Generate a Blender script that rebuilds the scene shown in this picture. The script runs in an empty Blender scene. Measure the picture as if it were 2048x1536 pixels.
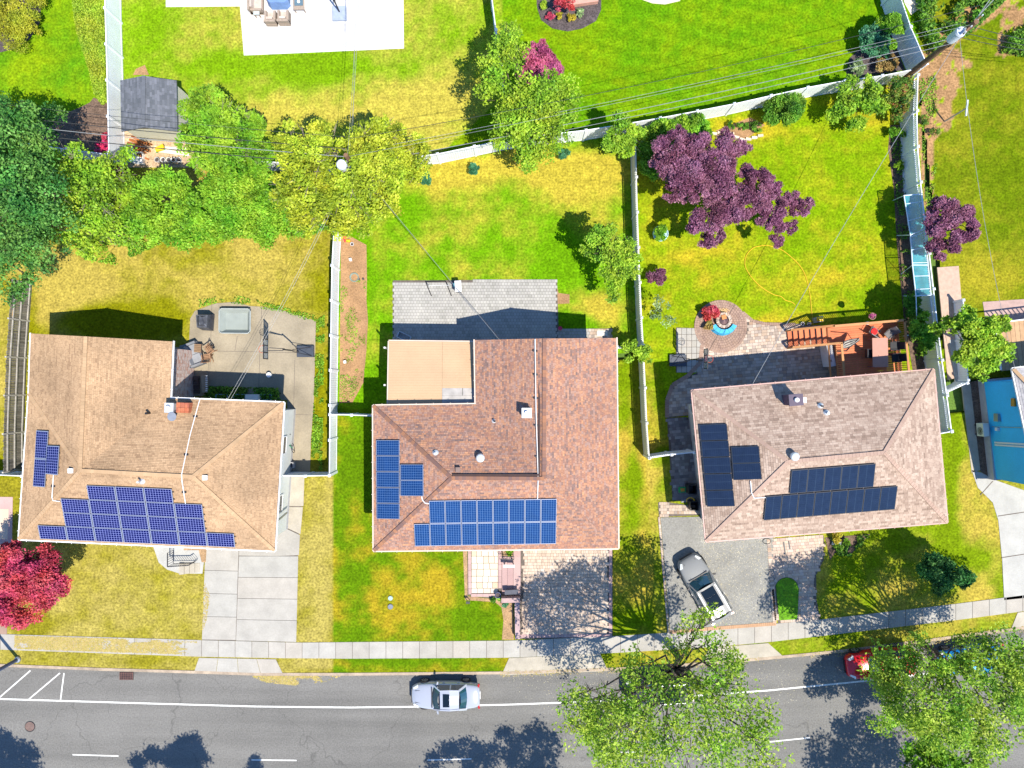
import bpy, math, random
import numpy as np
from mathutils import Vector, Matrix
random.seed(7)
RS = np.random.RandomState(11)
C = bpy.context.scene.collection
D = bpy.data
# ---------------------------------------------------------------- camera, sky, sun, exposure
CAM_H, FPX = 47.0, 1420.0
cd = D.cameras.new('camera'); cam = D.objects.new('camera', cd); C.objects.link(cam)
cam.location = (0, 0, CAM_H); cam.rotation_euler = (0, 0, 0)
cd.sensor_width = 36; cd.lens = 36*FPX/2048; cd.clip_end = 3000
bpy.context.scene.camera = cam
SUNV = Vector((.34, -.42, 1)).normalized()
w = D.worlds.new('World'); bpy.context.scene.world = w; w.use_nodes = True
nt = w.node_tree; bg = nt.nodes['Background']; sky = nt.nodes.new('ShaderNodeTexSky')
sky.sky_type = 'NISHITA'; sky.sun_disc = False
sky.sun_elevation = math.asin(SUNV.z); sky.sun_rotation = math.atan2(SUNV.x, SUNV.y)
sky.air_density = 1.0; sky.dust_density = 0; sky.ozone_density = 10.0
nt.links.new(sky.outputs[0], bg.inputs[0]); bg.inputs[1].default_value = .15
sl = D.lights.new('sun', 'SUN'); sl.energy = 5; sl.angle = math.radians(.5); sl.color = (1, .93, .81)
so = D.objects.new('sun', sl); C.objects.link(so); so.location = (30, -40, 60)
so.rotation_euler = (-SUNV).to_track_quat('-Z', 'Y').to_euler()
vs = bpy.context.scene.view_settings
vs.view_transform = 'Standard'; vs.look = 'None'; vs.exposure = .73; vs.gamma = 1; vs.use_curve_mapping = False
bpy.context.scene.cycles.max_bounces = 6

# ---------------------------------------------------------------- helpers
def G(px, py, h=0.0):                       # a point of the photograph at height h above the ground, in metres
    k = (CAM_H-h)/FPX
    return Vector(((px-1024)*k, (768-py)*k, h))
OFF = {}
def put(o, parent=None):
    C.objects.link(o)
    if parent is not None: o.parent = parent
    return o
def tag(o, label=None, cat=None, group=None, kind=None):
    if label: o['label'] = label
    if cat: o['category'] = cat
    if group: o['group'] = group
    if kind: o['kind'] = kind
    return o
def thing(name, label, cat, loc=(0, 0, 0), group=None, local=False, rz=0):
    o = D.objects.new(name, None); o.location = loc; o.empty_display_size = .3
    o.rotation_euler.z = rz; put(o); tag(o, label, cat, group)
    OFF[o.name] = Vector((0, 0, 0)) if local else Vector(loc)
    return o
class MB:
    def __init__(s): s.v = []; s.f = []; s.m = []; s.uv = {}; s.r = []
    def face(s, pts, mi=0, uv=None, r=None):
        n = len(s.v); s.v += [tuple(p) for p in pts]; s.f.append(tuple(range(n, n+len(pts)))); s.m.append(mi)
        if uv: s.uv[len(s.f)-1] = uv
        s.r.append(random.random() if r is None else r); return s
    def hexa(s, p, mi=0, r=None):            # p: 4 bottom (ccw) + 4 top
        n = len(s.v); s.v += [tuple(q) for q in p]; rr = random.random() if r is None else r
        for f in ((3, 2, 1, 0), (4, 5, 6, 7), (0, 1, 5, 4), (1, 2, 6, 5), (2, 3, 7, 6), (3, 0, 4, 7)):
            s.f.append(tuple(n+i for i in f)); s.m.append(mi); s.r.append(rr)
        return s
    def box(s, c, d, rz=0, mi=0, r=None, rx=0, ry=0):   # centre, full dims
        R = Matrix.Rotation(rz, 3, 'Z') @ Matrix.Rotation(ry, 3, 'Y') @ Matrix.Rotation(rx, 3, 'X')
        x, y, z = d[0]/2, d[1]/2, d[2]/2; c = Vector(c)
        return s.hexa([c+R @ Vector(q) for q in ((-x, -y, -z), (x, -y, -z), (x, y, -z), (-x, y, -z), (-x, -y, z), (x, -y, z), (x, y, z), (-x, y, z))], mi, r)
    def bar(s, a, b, wd, ht, mi=0, r=None):   # beam from a to b, wd across, ht high
        a, b = Vector(a), Vector(b); d = (b-a)
        if d.length < 1e-6: return s
        d.normalize(); u = Vector((-d.y, d.x, 0))
        if u.length < 1e-4: u = Vector((1, 0, 0))
        u.normalize(); n = d.cross(u); n = -n if n.z < 0 else n
        u = u*wd/2; n = n*ht/2
        return s.hexa([a-u-n, b-u-n, b+u-n, a+u-n, a-u+n, b-u+n, b+u+n, a+u+n], mi, r)
    def prism(s, poly, z0, z1, mi=0, r=None):
        poly = [Vector((p[0], p[1], 0)) for p in poly]
        ar = sum(poly[i].x*poly[(i+1) % len(poly)].y-poly[(i+1) % len(poly)].x*poly[i].y for i in range(len(poly)))
        if ar < 0: poly = poly[::-1]
        rr = random.random() if r is None else r; n = len(poly); b = len(s.v)
        s.v += [(p.x, p.y, z0) for p in poly]+[(p.x, p.y, z1) for p in poly]
        fs = [tuple(b+n+i for i in range(n)), tuple(b+n-1-i for i in range(n))]+[(b+i, b+(i+1) % n, b+n+(i+1) % n, b+n+i) for i in range(n)]
        for f in fs: s.f.append(f); s.m.append(mi); s.r.append(rr)
        return s
    def tube(s, pts, rad, seg=8, mi=0, caps=True, r=None):
        pts = [Vector(p) for p in pts]; n0 = len(s.v)
        if not hasattr(rad, '__len__'): rad = [rad]*len(pts)
        rr = random.random() if r is None else r
        for i, p in enumerate(pts):
            d = (pts[min(i+1, len(pts)-1)]-pts[max(i-1, 0)])
            d = d.normalized() if d.length > 0 else Vector((0, 0, 1))
            u = d.cross(Vector((0, 0, 1)))
            if u.length < .05: u = d.cross(Vector((1, 0, 0)))
            u.normalize(); v = d.cross(u)
            for k in range(seg):
                a = 2*math.pi*k/seg; s.v.append(tuple(p+(u*math.cos(a)+v*math.sin(a))*rad[i]))
        for i in range(len(pts)-1):
            for k in range(seg):
                k2 = (k+1) % seg
                s.f.append((n0+i*seg+k, n0+i*seg+k2, n0+(i+1)*seg+k2, n0+(i+1)*seg+k)); s.m.append(mi); s.r.append(rr)
        if caps:
            s.f.append(tuple(n0+k for k in range(seg))[::-1]); s.m.append(mi); s.r.append(rr)
            s.f.append(tuple(n0+(len(pts)-1)*seg+k for k in range(seg))); s.m.append(mi); s.r.append(rr)
        return s
    def lathe(s, c, prof, seg=16, mi=0):      # prof [(radius, z)]
        c = Vector(c); n0 = len(s.v)
        for (rd, z) in prof:
            for k in range(seg):
                a = 2*math.pi*k/seg; s.v.append((c.x+rd*math.cos(a), c.y+rd*math.sin(a), c.z+z))
        for i in range(len(prof)-1):
            for k in range(seg):
                k2 = (k+1) % seg
                s.f.append((n0+i*seg+k, n0+i*seg+k2, n0+(i+1)*seg+k2, n0+(i+1)*seg+k)); s.m.append(mi); s.r.append(0)
        s.f.append(tuple(n0+(len(prof)-1)*seg+k for k in range(seg))); s.m.append(mi); s.r.append(0)
        return s
    def mesh(s, name, mats, off=Vector((0, 0, 0)), smooth=False):
        me = D.meshes.new(name)
        me.from_pydata([(v[0]-off.x, v[1]-off.y, v[2]-off.z) for v in s.v], [], s.f)
        for m in (mats if isinstance(mats, (list, tuple)) else [mats]): me.materials.append(m)
        me.polygons.foreach_set('material_index', s.m)
        at = me.attributes.new('rnd', 'FLOAT', 'FACE'); at.data.foreach_set('value', s.r)
        if s.uv:
            ul = me.uv_layers.new(name='UVMap')
            for fi, uv in s.uv.items():
                for k, li in enumerate(me.polygons[fi].loop_indices): ul.data[li].uv = uv[k]
        if smooth: me.polygons.foreach_set('use_smooth', [True]*len(me.polygons))
        me.update(); return me
    def build(s, name, mats, parent=None, smooth=False, kind=None, label=None, off=None):
        of = off if off is not None else (OFF.get(parent.name, Vector((0, 0, 0))) if parent is not None else Vector((0, 0, 0)))
        o = D.objects.new(name, s.mesh(name, mats, of, smooth)); put(o, parent)
        OFF[o.name] = of
        if kind: o['kind'] = kind
        if label: o['label'] = label
        return o
def single(name, mb, mats, label, cat, base, group=None, smooth=False):   # a thing that is one mesh, origin at its base
    base = Vector(base)
    o = D.objects.new(name, mb.mesh(name, mats, base, smooth)); o.location = base; put(o)
    OFF[o.name] = base; return tag(o, label, cat, group)
def clone(o, parent=None):
    c = o.copy(); C.objects.link(c); c.parent = parent
    for ch in [x for x in D.objects if x.parent == o]: clone(ch, c)
    return c
def place(o, loc, rz=0, label=None, group=None):
    o.location = loc; o.rotation_euler.z = rz
    if label: o['label'] = label
    if group: o['group'] = group
    return o

# ---------------------------------------------------------------- materials
def lin(r, g, b): return tuple(((c/255)/12.92 if c/255 <= .04045 else ((c/255+.055)/1.055)**2.4) for c in (r, g, b))
def mat(name, col, rough=.7, var=.12, scale=4, metal=0, bump=0, bscale=30, ramp=None, rvar=0, spec=.4, attr=None, coat=0, fine=0, alpha=1, trans=0, fscale=11, streak=0):
    m = D.materials.new(name); m.use_nodes = True; n = m.node_tree.nodes; l = m.node_tree.links
    b = n['Principled BSDF']; b.inputs['Roughness'].default_value = rough; b.inputs['Metallic'].default_value = metal
    b.inputs['Specular IOR Level'].default_value = spec; b.inputs['Coat Weight'].default_value = coat
    b.inputs['Alpha'].default_value = alpha; b.inputs['Transmission Weight'].default_value = trans
    tc = n.new('ShaderNodeNewGeometry')
    if ramp:
        at = n.new('ShaderNodeAttribute'); at.attribute_name = 'rnd'
        cr = n.new('ShaderNodeValToRGB'); el = cr.color_ramp.elements
        for i, c in enumerate(ramp):
            p = i/(len(ramp)-1)
            e = el[i] if i < 2 else el.new(p)
            e.position = p
        for i, c in enumerate(ramp): pass
        ps = sorted(range(len(el)), key=lambda q: el[q].position)
        for i, q in enumerate(ps): el[q].color = (*ramp[i], 1)
        l.new(at.outputs['Fac'], cr.inputs[0]); base = cr.outputs[0]
    elif attr:
        at = n.new('ShaderNodeAttribute'); at.attribute_name = attr; base = at.outputs['Color']
    else:
        rgb = n.new('ShaderNodeRGB'); rgb.outputs[0].default_value = (*col, 1); base = rgb.outputs[0]
    def mulnoise(base, sc, amt, det=3):
        tx = n.new('ShaderNodeTexNoise'); tx.inputs['Scale'].default_value = sc; tx.inputs['Detail'].default_value = det
        l.new(tc.outputs['Position'], tx.inputs['Vector'])
        mr = n.new('ShaderNodeMapRange'); mr.inputs[1].default_value = .3; mr.inputs[2].default_value = .7
        mr.inputs[3].default_value = 1-amt; mr.inputs[4].default_value = 1+amt
        l.new(tx.outputs['Fac'], mr.inputs[0])
        vm = n.new('ShaderNodeVectorMath'); vm.operation = 'SCALE'; l.new(base, vm.inputs[0]); l.new(mr.outputs[0], vm.inputs['Scale'])
        return vm.outputs[0]
    if streak:
        mp = n.new('ShaderNodeMapping'); mp.inputs['Scale'].default_value = (.05, .9, 1); l.new(tc.outputs['Position'], mp.inputs[0])
        real = tc
        class _T: outputs = {'Position': mp.outputs[0]}
        tc = _T; base = mulnoise(base, 1.0, streak, 5); tc = real
        vo = n.new('ShaderNodeTexVoronoi'); vo.feature = 'DISTANCE_TO_EDGE'; vo.inputs['Scale'].default_value = .16
        wn = n.new('ShaderNodeTexNoise'); wn.inputs['Scale'].default_value = .8; l.new(tc.outputs['Position'], wn.inputs['Vector'])
        va = n.new('ShaderNodeVectorMath'); va.operation = 'MULTIPLY_ADD'; l.new(wn.outputs['Color'], va.inputs[0]); va.inputs[1].default_value = (2.5, 2.5, 0); l.new(tc.outputs['Position'], va.inputs[2]); l.new(va.outputs[0], vo.inputs['Vector'])
        mr = n.new('ShaderNodeMapRange'); mr.inputs[1].default_value = 0; mr.inputs[2].default_value = .006; mr.inputs[3].default_value = .72; mr.inputs[4].default_value = 1; l.new(vo.outputs['Distance'], mr.inputs[0])
        vm = n.new('ShaderNodeVectorMath'); vm.operation = 'SCALE'; l.new(base, vm.inputs[0]); l.new(mr.outputs[0], vm.inputs['Scale']); base = vm.outputs[0]
    if var: base = mulnoise(base, scale, var)
    if fine: base = mulnoise(base, fscale, fine, 4)
    l.new(base, b.inputs['Base Color'])
    if bump:
        tx = n.new('ShaderNodeTexNoise'); tx.inputs['Scale'].default_value = bscale; tx.inputs['Detail'].default_value = 4
        l.new(tc.outputs['Position'], tx.inputs['Vector']); bp = n.new('ShaderNodeBump'); bp.inputs['Strength'].default_value = bump; bp.inputs['Distance'].default_value = .03
        l.new(tx.outputs['Fac'], bp.inputs['Height']); l.new(bp.outputs[0], b.inputs['Normal'])
    return m
def leafmat(name, ramp, transl=.35, var=.25, scale=1.2):
    m = mat(name, None, .55, var, scale, ramp=ramp, spec=.25)
    n = m.node_tree.nodes; l = m.node_tree.links; b = n['Principled BSDF']; out = n['Material Output']
    t = n.new('ShaderNodeBsdfTranslucent'); mx = n.new('ShaderNodeMixShader'); mx.inputs[0].default_value = transl
    src = b.inputs['Base Color'].links[0].from_socket
    hn = n.new('ShaderNodeTexNoise'); hn.inputs['Scale'].default_value = .7; gp = n.new('ShaderNodeNewGeometry'); l.new(gp.outputs['Position'], hn.inputs['Vector'])
    hr = n.new('ShaderNodeMapRange'); hr.inputs[1].default_value = .3; hr.inputs[2].default_value = .7; hr.inputs[3].default_value = .475; hr.inputs[4].default_value = .515; l.new(hn.outputs['Fac'], hr.inputs[0])
    hs = n.new('ShaderNodeHueSaturation'); hs.inputs['Saturation'].default_value = .96; l.new(hr.outputs[0], hs.inputs['Hue']); l.new(src, hs.inputs['Color']); src = hs.outputs[0]
    l.new(src, b.inputs['Base Color']); l.new(src, t.inputs[0])
    l.new(b.outputs[0], mx.inputs[1]); l.new(t.outputs[0], mx.inputs[2]); l.new(mx.outputs[0], out.inputs[0])
    return m
def solarmat(name, cell, line, nx, ny, t=.1, busx=0):
    m = D.materials.new(name); m.use_nodes = True; n = m.node_tree.nodes; l = m.node_tree.links; b = n['Principled BSDF']
    b.inputs['Roughness'].default_value = .1; b.inputs['Specular IOR Level'].default_value = .35
    uv = n.new('ShaderNodeUVMap'); sp = n.new('ShaderNodeSeparateXYZ'); l.new(uv.outputs[0], sp.inputs[0])
    def lines(sock, k, t):
        a = n.new('ShaderNodeMath'); a.operation = 'MULTIPLY'; a.inputs[1].default_value = k; l.new(sock, a.inputs[0])
        f = n.new('ShaderNodeMath'); f.operation = 'FRACT'; l.new(a.outputs[0], f.inputs[0])
        s = n.new('ShaderNodeMath'); s.operation = 'SUBTRACT'; s.inputs[1].default_value = .5; l.new(f.outputs[0], s.inputs[0])
        ab = n.new('ShaderNodeMath'); ab.operation = 'ABSOLUTE'; l.new(s.outputs[0], ab.inputs[0])
        g = n.new('ShaderNodeMath'); g.operation = 'GREATER_THAN'; g.inputs[1].default_value = .5-t/2; l.new(ab.outputs[0], g.inputs[0]); return g.outputs[0]
    mx = n.new('ShaderNodeMath'); mx.operation = 'MAXIMUM'; l.new(lines(sp.outputs[0], nx, t), mx.inputs[0]); l.new(lines(sp.outputs[1], ny, t), mx.inputs[1])
    ns = n.new('ShaderNodeTexNoise'); ns.inputs['Scale'].default_value = 3; g = n.new('ShaderNodeNewGeometry'); l.new(g.outputs['Position'], ns.inputs['Vector'])
    c1 = n.new('ShaderNodeMix'); c1.data_type = 'RGBA'; c1.inputs[6].default_value = (*[c*.75 for c in cell], 1); c1.inputs[7].default_value = (*[c*1.3 for c in cell], 1); l.new(ns.outputs['Fac'], c1.inputs[0])
    c2 = n.new('ShaderNodeMix'); c2.data_type = 'RGBA'; c2.inputs[7].default_value = (*line, 1); l.new(c1.outputs[2], c2.inputs[6]); l.new(mx.outputs[0], c2.inputs[0])
    l.new(c2.outputs[2], b.inputs['Base Color']); return m
white_vinyl = mat('white_vinyl', (.74, .77, .82), .45, .05, 2)
beige_vinyl = mat('beige_vinyl', (.62, .62, .57), .5, .06, 2)
concrete = mat('concrete', (.37, .365, .34), .85, .12, .9, bump=.3, bscale=60, fine=.06)
concrete_tan = mat('concrete_tan', (.36, .325, .26), .85, .16, .9, bump=.3, bscale=60, fine=.06)
concrete_ramp = mat('concrete_slabs', None, .85, .1, 1.1, ramp=[(.31, .29, .25), (.35, .335, .3), (.33, .318, .285), (.355, .325, .28)], bump=.3, bscale=60, fine=.06)
patio_con = mat('old_patio_concrete', (.27, .23, .165), .9, .22, .55, bump=.35, bscale=40, fine=.1)
kerb_m = mat('kerb_concrete', (.34, .27, .2), .9, .22, 1.5, bump=.3, bscale=40, fine=.12)
asphalt = mat('asphalt', (.155, .15, .138), .92, .07, .35, bump=.6, bscale=120, fine=.2, streak=.16)
asphalt_drive = mat('asphalt_drive', (.23, .225, .205), .92, .1, .8, bump=.6, bscale=120, fine=.2)
paint = mat('road_paint', (.6, .6, .57), .7, .12, 5, fine=.1)
dark = mat('black_plastic', (.012, .013, .018), .5, .1, 3)
darkmetal = mat('dark_metal', (.03, .03, .035), .45, .1, 3, metal=.4)
grey_metal = mat('grey_metal', (.35, .37, .4), .4, .1, 3, metal=.6)
galv = mat('galvanised', (.55, .58, .6), .4, .12, 3, metal=.3)
wood_old = mat('weathered_wood', None, .9, .2, 3, ramp=[(.1, .09, .08), (.2, .18, .165), (.14, .13, .12), (.25, .23, .2)], fine=.2)
wood_rail = mat('weathered_rail', (.36, .34, .31), .9, .15, 3, fine=.15)
wood_new = mat('new_wood', (.42, .24, .05), .8, .15, 3)
pole_wood = mat('pole_wood', (.15, .085, .045), .9, .3, 2, fine=.2)
bark = mat('bark', (.085, .065, .05), .95, .3, 4, bump=.5, bscale=20, fine=.2)
bark_pale = mat('bark_pale', (.2, .17, .14), .95, .3, 4)
mulch = mat('mulch', (.075, .06, .06), .95, .3, 3, bump=1, bscale=30, fine=.5)
mulch_brown = mat('mulch_brown', (.13, .085, .06), .95, .3, 3, bump=1, bscale=30, fine=.45)
dirt_m = mat('dirt', (.3, .175, .085), .95, .18, 1.2, bump=.6, bscale=30, fine=.25)
stone_tan = mat('gravel_tan', (.33, .21, .11), .95, .2, 2, bump=.8, bscale=40, fine=.3)
trim_white = mat('trim_white', (.7, .7, .7), .5, .05)
trim_beige = mat('trim_beige', (.55, .45, .37), .5, .05)
trim_pink = mat('trim_pink', (.45, .28, .24), .5, .05)
glass = mat('window_glass', (.02, .035, .05), .06, 0, spec=.8)
siding_white = mat('siding_cream', (.55, .55, .5), .6, .05)
siding_grey = mat('siding_pale', (.5, .52, .5), .6, .05)
siding_blue = mat('siding_blue', (.04, .5, .85), .6, .06, .6, fine=.06)
found = mat('foundation', (.4, .4, .41), .9, .1)
red_plastic = mat('red_plastic', (.6, .03, .03), .4)
pink_plastic = mat('pink_plastic', (.6, .03, .1), .4)
blue_fabric = mat('blue_fabric', (.02, .3, .6), .8)
beige_fabric = mat('beige_fabric', (.46, .38, .32), .85)
wicker = mat('wicker', (.3, .24, .19), .8, .15, 10)
brick_m = mat('brick', None, .85, .1, ramp=[(.36, .1, .045), (.42, .15, .07), (.3, .085, .05)])
# ---------------------------------------------------------------- lawns: colour painted into one fine grid per yard
def vn(x, y, s, seed):
    X = x*s; Y = y*s; xi = np.floor(X).astype(np.int64); yi = np.floor(Y).astype(np.int64); fx = X-xi; fy = Y-yi
    fx = fx*fx*(3-2*fx); fy = fy*fy*(3-2*fy)
    def hsh(a, b):
        v = np.sin(a*127.1+b*311.7+seed*74.7)*43758.5453; return v-np.floor(v)
    return (hsh(xi, yi)*(1-fx)+hsh(xi+1, yi)*fx)*(1-fy)+(hsh(xi, yi+1)*(1-fx)+hsh(xi+1, yi+1)*fx)*fy
def fbm(x, y, s, seed, o=4):
    t = 0; a = 1; n = 0
    for i in range(o): t = t+a*vn(x, y, s*2**i, seed+i*3); n += a; a *= .55
    return t/n
def inpoly(px, py, poly):
    r = np.zeros(px.shape, bool); j = len(poly)-1
    for i in range(len(poly)):
        xi, yi = poly[i]; xj, yj = poly[j]
        c = ((yi > py) != (yj > py)) & (px < (xj-xi)*(py-yi)/((yj-yi) or 1e-9)+xi); r ^= c; j = i
    return r
KERB = [(-400, 1310), (-100, 1327), (0, 1333), (200, 1341), (400, 1347), (512, 1351), (700, 1351), (1024, 1348), (1240, 1340), (1400, 1330), (1536, 1319), (1700, 1303), (1850, 1284), (1980, 1267), (2048, 1258), (2450, 1200)]
kx = np.array([k[0] for k in KERB]); ky = np.array([k[1] for k in KERB])
def kerb_y(px): return np.interp(px, kx, ky)
BR = (.085, .30, .003); MG = (.06, .19, .004); DG = (.035, .12, .004); YG = (.2, .28, .004); GO = (.31, .21, .012); ST = (.34, .25, .09); DI = (.29, .17, .08); OR = (.36, .17, .02)
REG = [ # name, polygon, green, dry, mean dryness, noise amount, noise scale(1/m)
 ('lawn', 'wide green lawn beyond the white fence at the top', [(990, -400), (1840, -400), (1850, 170), (1300, 245), (850, 330), (1010, 190)], (.075, .2, .002), (.18, .25, .003), .3, 1.0, .25),
 ('lawn', 'yellowing back lawn between the grey shed and the pale patio', [(232, -400), (990, -400), (1010, 190), (850, 335), (232, 335)], (.13, .25, .003), (.35, .3, .045), .36, 1.0, .3),
 ('lawn', 'green lawn corner beside the curved mulch bed, top left', [(-400, -400), (232, -400), (232, 335), (-400, 335)], (.07, .2, .004), YG, .35, .9, .25),
 ('lawn', 'dry golden back lawn behind the tan hip roof', [(-400, 335), (668, 335), (668, 955), (-400, 955)], (.17, .17, .003), (.32, .255, .05), .48, 1.3, .35),
 ('lawn', 'striped green back lawn behind the paver patio', [(668, 335), (850, 325), (1272, 245), (1280, 700), (740, 820), (668, 820)], (.1, .24, .002), (.34, .28, .03), .3, 1.3, .3),
 ('lawn', 'back lawn with orange dry spots under the purple trees', [(1272, 245), (1835, 140), (1860, 600), (1900, 760), (1280, 900)], (.135, .235, .002), (.35, .28, .015), .28, .8, .6),
 ('lawn', 'lawn beyond the lattice fence along the right edge', [(1835, -400), (2450, -400), (2450, 760), (1900, 760), (1835, 150)], (.09, .14, .002), (.26, .23, .015), .26, 1.0, .3),
 ('lawn', 'straw coloured front lawn beside the concrete driveway', [(-400, 955), (600, 955), (668, 955), (668, 1400), (-400, 1400)], (.2, .18, .012), (.3, .25, .06), .55, 1.1, .6),
 ('lawn', 'front lawn with golden centre before the brick red roof', [(668, 820), (1020, 820), (1040, 1500), (668, 1500)], (.08, .16, .002), (.28, .21, .012), .28, 1.6, .6),
 ('lawn', 'narrow mottled lawn between two houses', [(1020, 820), (1290, 700), (1400, 900), (1330, 1500), (1040, 1500)], (.12, .19, .002), (.32, .24, .03), .45, 1.4, .35),
 ('lawn', 'shaded front lawn under the street trees at right', [(1290, 900), (2450, 760), (2450, 1500), (1330, 1500)], (.13, .2, .003), (.33, .26, .04), .42, 1.4, .4),
]
BLOB = [ (230, 640, 130, 28, -1.), (1010, 640, 160, 16, -.6), (735, 900, 14, 120, -.5), (1325, 800, 20, 80, -.4), # px, py, rx, ry, amount (plus dry, minus green)
 (540, 130, 150, 25, -.5), (300, 60, 60, 90, -.35), (840, 200, 130, 60, .5), (640, 235, 200, 40, .45), (330, 130, 60, 60, .15), (930, 60, 25, 90, .1), (700, 140, 120, 25, -.3), (780, 290, 60, 25, .1),
 (1120, 350, 130, 40, .8), (1180, 400, 70, 60, .5), (900, 350, 60, 25, .8), (1010, 330, 200, 22, .7), (850, 420, 80, 40, -.2), (960, 420, 120, 50, .15), (1000, 500, 200, 60, -.35), (830, 490, 40, 60, .45), (760, 480, 25, 60, .6), (740, 560, 20, 90, -.2), (800, 410, 45, 25, -.5),
 (1205, 620, 30, 25, 1.1), (1150, 650, 40, 20, -.4), (890, 480, 12, 18, -.3),
 (130, 560, 70, 40, .9), (330, 560, 180, 60, .15), (560, 520, 80, 50, .35), (100, 600, 40, 60, .5), (640, 700, 20, 250, -.25), (640, 880, 20, 60, -.4), (560, 640, 60, 30, -.1), (480, 470, 160, 20, .3), (60, 700, 12, 300, -.5),
 (1590, 640, 70, 12, .7), (1670, 560, 60, 18, .5), (1380, 520, 25, 20, .5), (1410, 560, 20, 12, .5), (1330, 600, 20, 15, .4), (1740, 250, 30, 30, .4), (1490, 260, 60, 20, 1.), (1620, 300, 60, 40, -.2), (1300, 440, 15, 100, .1), (1690, 300, 20, 12, .4), (1780, 330, 14, 40, .3), (1400, 620, 10, 12, .4), (1440, 500, 40, 15, .3),
 (1990, 170, 60, 60, -.1), (1960, 560, 60, 40, .5), (2000, 330, 40, 120, -.1),
 (640, 1150, 22, 160, .4), (612, 1000, 12, 100, -.2), (300, 1200, 200, 60, .1), (60, 1250, 50, 20, -1.0), (70, 960, 90, 25, -1.5), (20, 980, 30, 60, -1.2), (300, 1320, 60, 12, -.6), (390, 1255, 30, 20, .1), (660, 1000, 10, 200, .2),
 (700, 1180, 30, 120, -.5), (840, 1190, 85, 50, .5), (800, 1240, 120, 30, .3), (960, 1240, 40, 40, -.6), (870, 1170, 18, 25, .9), (720, 900, 30, 60, -.3), (720, 1010, 20, 60, .2), (920, 1150, 20, 40, -.3), (800, 1322, 120, 10, -.6), (690, 1325, 40, 8, .4), (640, 1325, 35, 9, 1), (880, 1322, 40, 8, .4),
 (1250, 830, 18, 40, -.6), (1270, 940, 14, 50, -.7), (1240, 1000, 15, 30, .3), (1300, 950, 18, 40, .6), (1265, 1030, 16, 30, -.3), (1290, 1080, 14, 60, .4), (1245, 880, 12, 30, .6), (1250, 740, 15, 40, -.4), (1310, 740, 16, 60, .1),
 (1930, 950, 30, 80, .3), (1900, 1030, 14, 60, -.8), (1905, 860, 18, 80, -.7), (1960, 1190, 40, 30, .9), (1975, 1010, 20, 60, .5), (1900, 1080, 20, 40, -.7), (1990, 1230, 40, 10, .3), (1940, 960, 20, 40, .3), (1575, 1190, 20, 40, -1.0),
]
EXTRA = [ # straight overrides: polygon, colour, softness by noise
 ([(1838, 100), (1905, 130), (1925, 175), (1905, 200), (1905, 250), (1870, 280), (1862, 420), (1850, 420), (1838, 300)], DI),
 ([(1905, 90), (2060, -10), (2060, -100), (1990, -40), (1880, 60), (1850, 120), (1900, 150), (1950, 130)], DI),
 ([(2010, 20), (2048, 10), (2048, 110), (1990, 110)], DI),
]
step = .17
xs = np.arange(-420, 2470, step*30.2); ts = np.linspace(0, 1, 300)
PX, T = np.meshgrid(xs, ts); PY = kerb_y(PX)*(1-T)+(-420)*T-5*(1-T)
WX = (PX-1024)*CAM_H/FPX; WY = (768-PY)*CAM_H/FPX
col = np.zeros(PX.shape+(3,)); rid = np.full(PX.shape, -1)
warp = 10*(fbm(WX, WY, .6, 91)-.5)
for i, (nm, lb, poly, g, d, mean, amp, sc) in enumerate(REG):
    m = inpoly(PX, PY, poly); rid[m] = i
    n = fbm(WX, WY*1.3, sc, i*7+1, 5)-.5; n2 = fbm(WX, WY, 2.2, i*5+2, 3)-.5
    dry = mean+amp*n*1.1+.55*n2
    for (bx, by, rx, ry, a) in BLOB:
        dry = dry+a*np.exp(-(((PX-bx+warp*1.5)/rx)**2+((PY-by+warp*1.5)/ry)**2)*.9)
    dry = np.clip(dry, -.1, 1); dk = np.clip(-dry*4, 0, 1)[..., None]*.2; dry = np.clip(dry, 0, 1)
    dry = (dry*dry*(3-2*dry))[..., None]
    c = np.array(g)*(1-dry)*(1-dk)+np.array(d)*dry
    if i == 0: c = c*(1+.07*np.sin((WX*.25+WY)*6.0))[..., None]
    if i == 4: c = c*(1+.05*np.sin(WY*6))[..., None]
    c = c*(1+.1*(vn(WX*.5, WY*9, 1, 70+i)-.5)+.1*(vn(WX*9, WY*.5, 1, 90+i)-.5)+.22*(fbm(WX, WY, 2.6, 33+i, 3)-.5))[..., None]
    col[m] = c[m]
for poly, cc in EXTRA:
    m = inpoly(PX+warp*1.2, PY+warp*1.2, poly)
    k = (.75+.5*fbm(WX, WY, 1.5, 5))[..., None]; gn = (fbm(WX, WY, 2.5, 55) > .66)[..., None]
    col[m] = (np.where(gn, np.array(YG), np.array(cc)*k))[m]
lawn_m = mat('grass', None, .95, .16, 2.2, attr='Col', bump=1, bscale=14, fine=.4, spec=.04, fscale=7)
Z = .02*(fbm(WX, WY, .4, 3)-.5)
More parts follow.
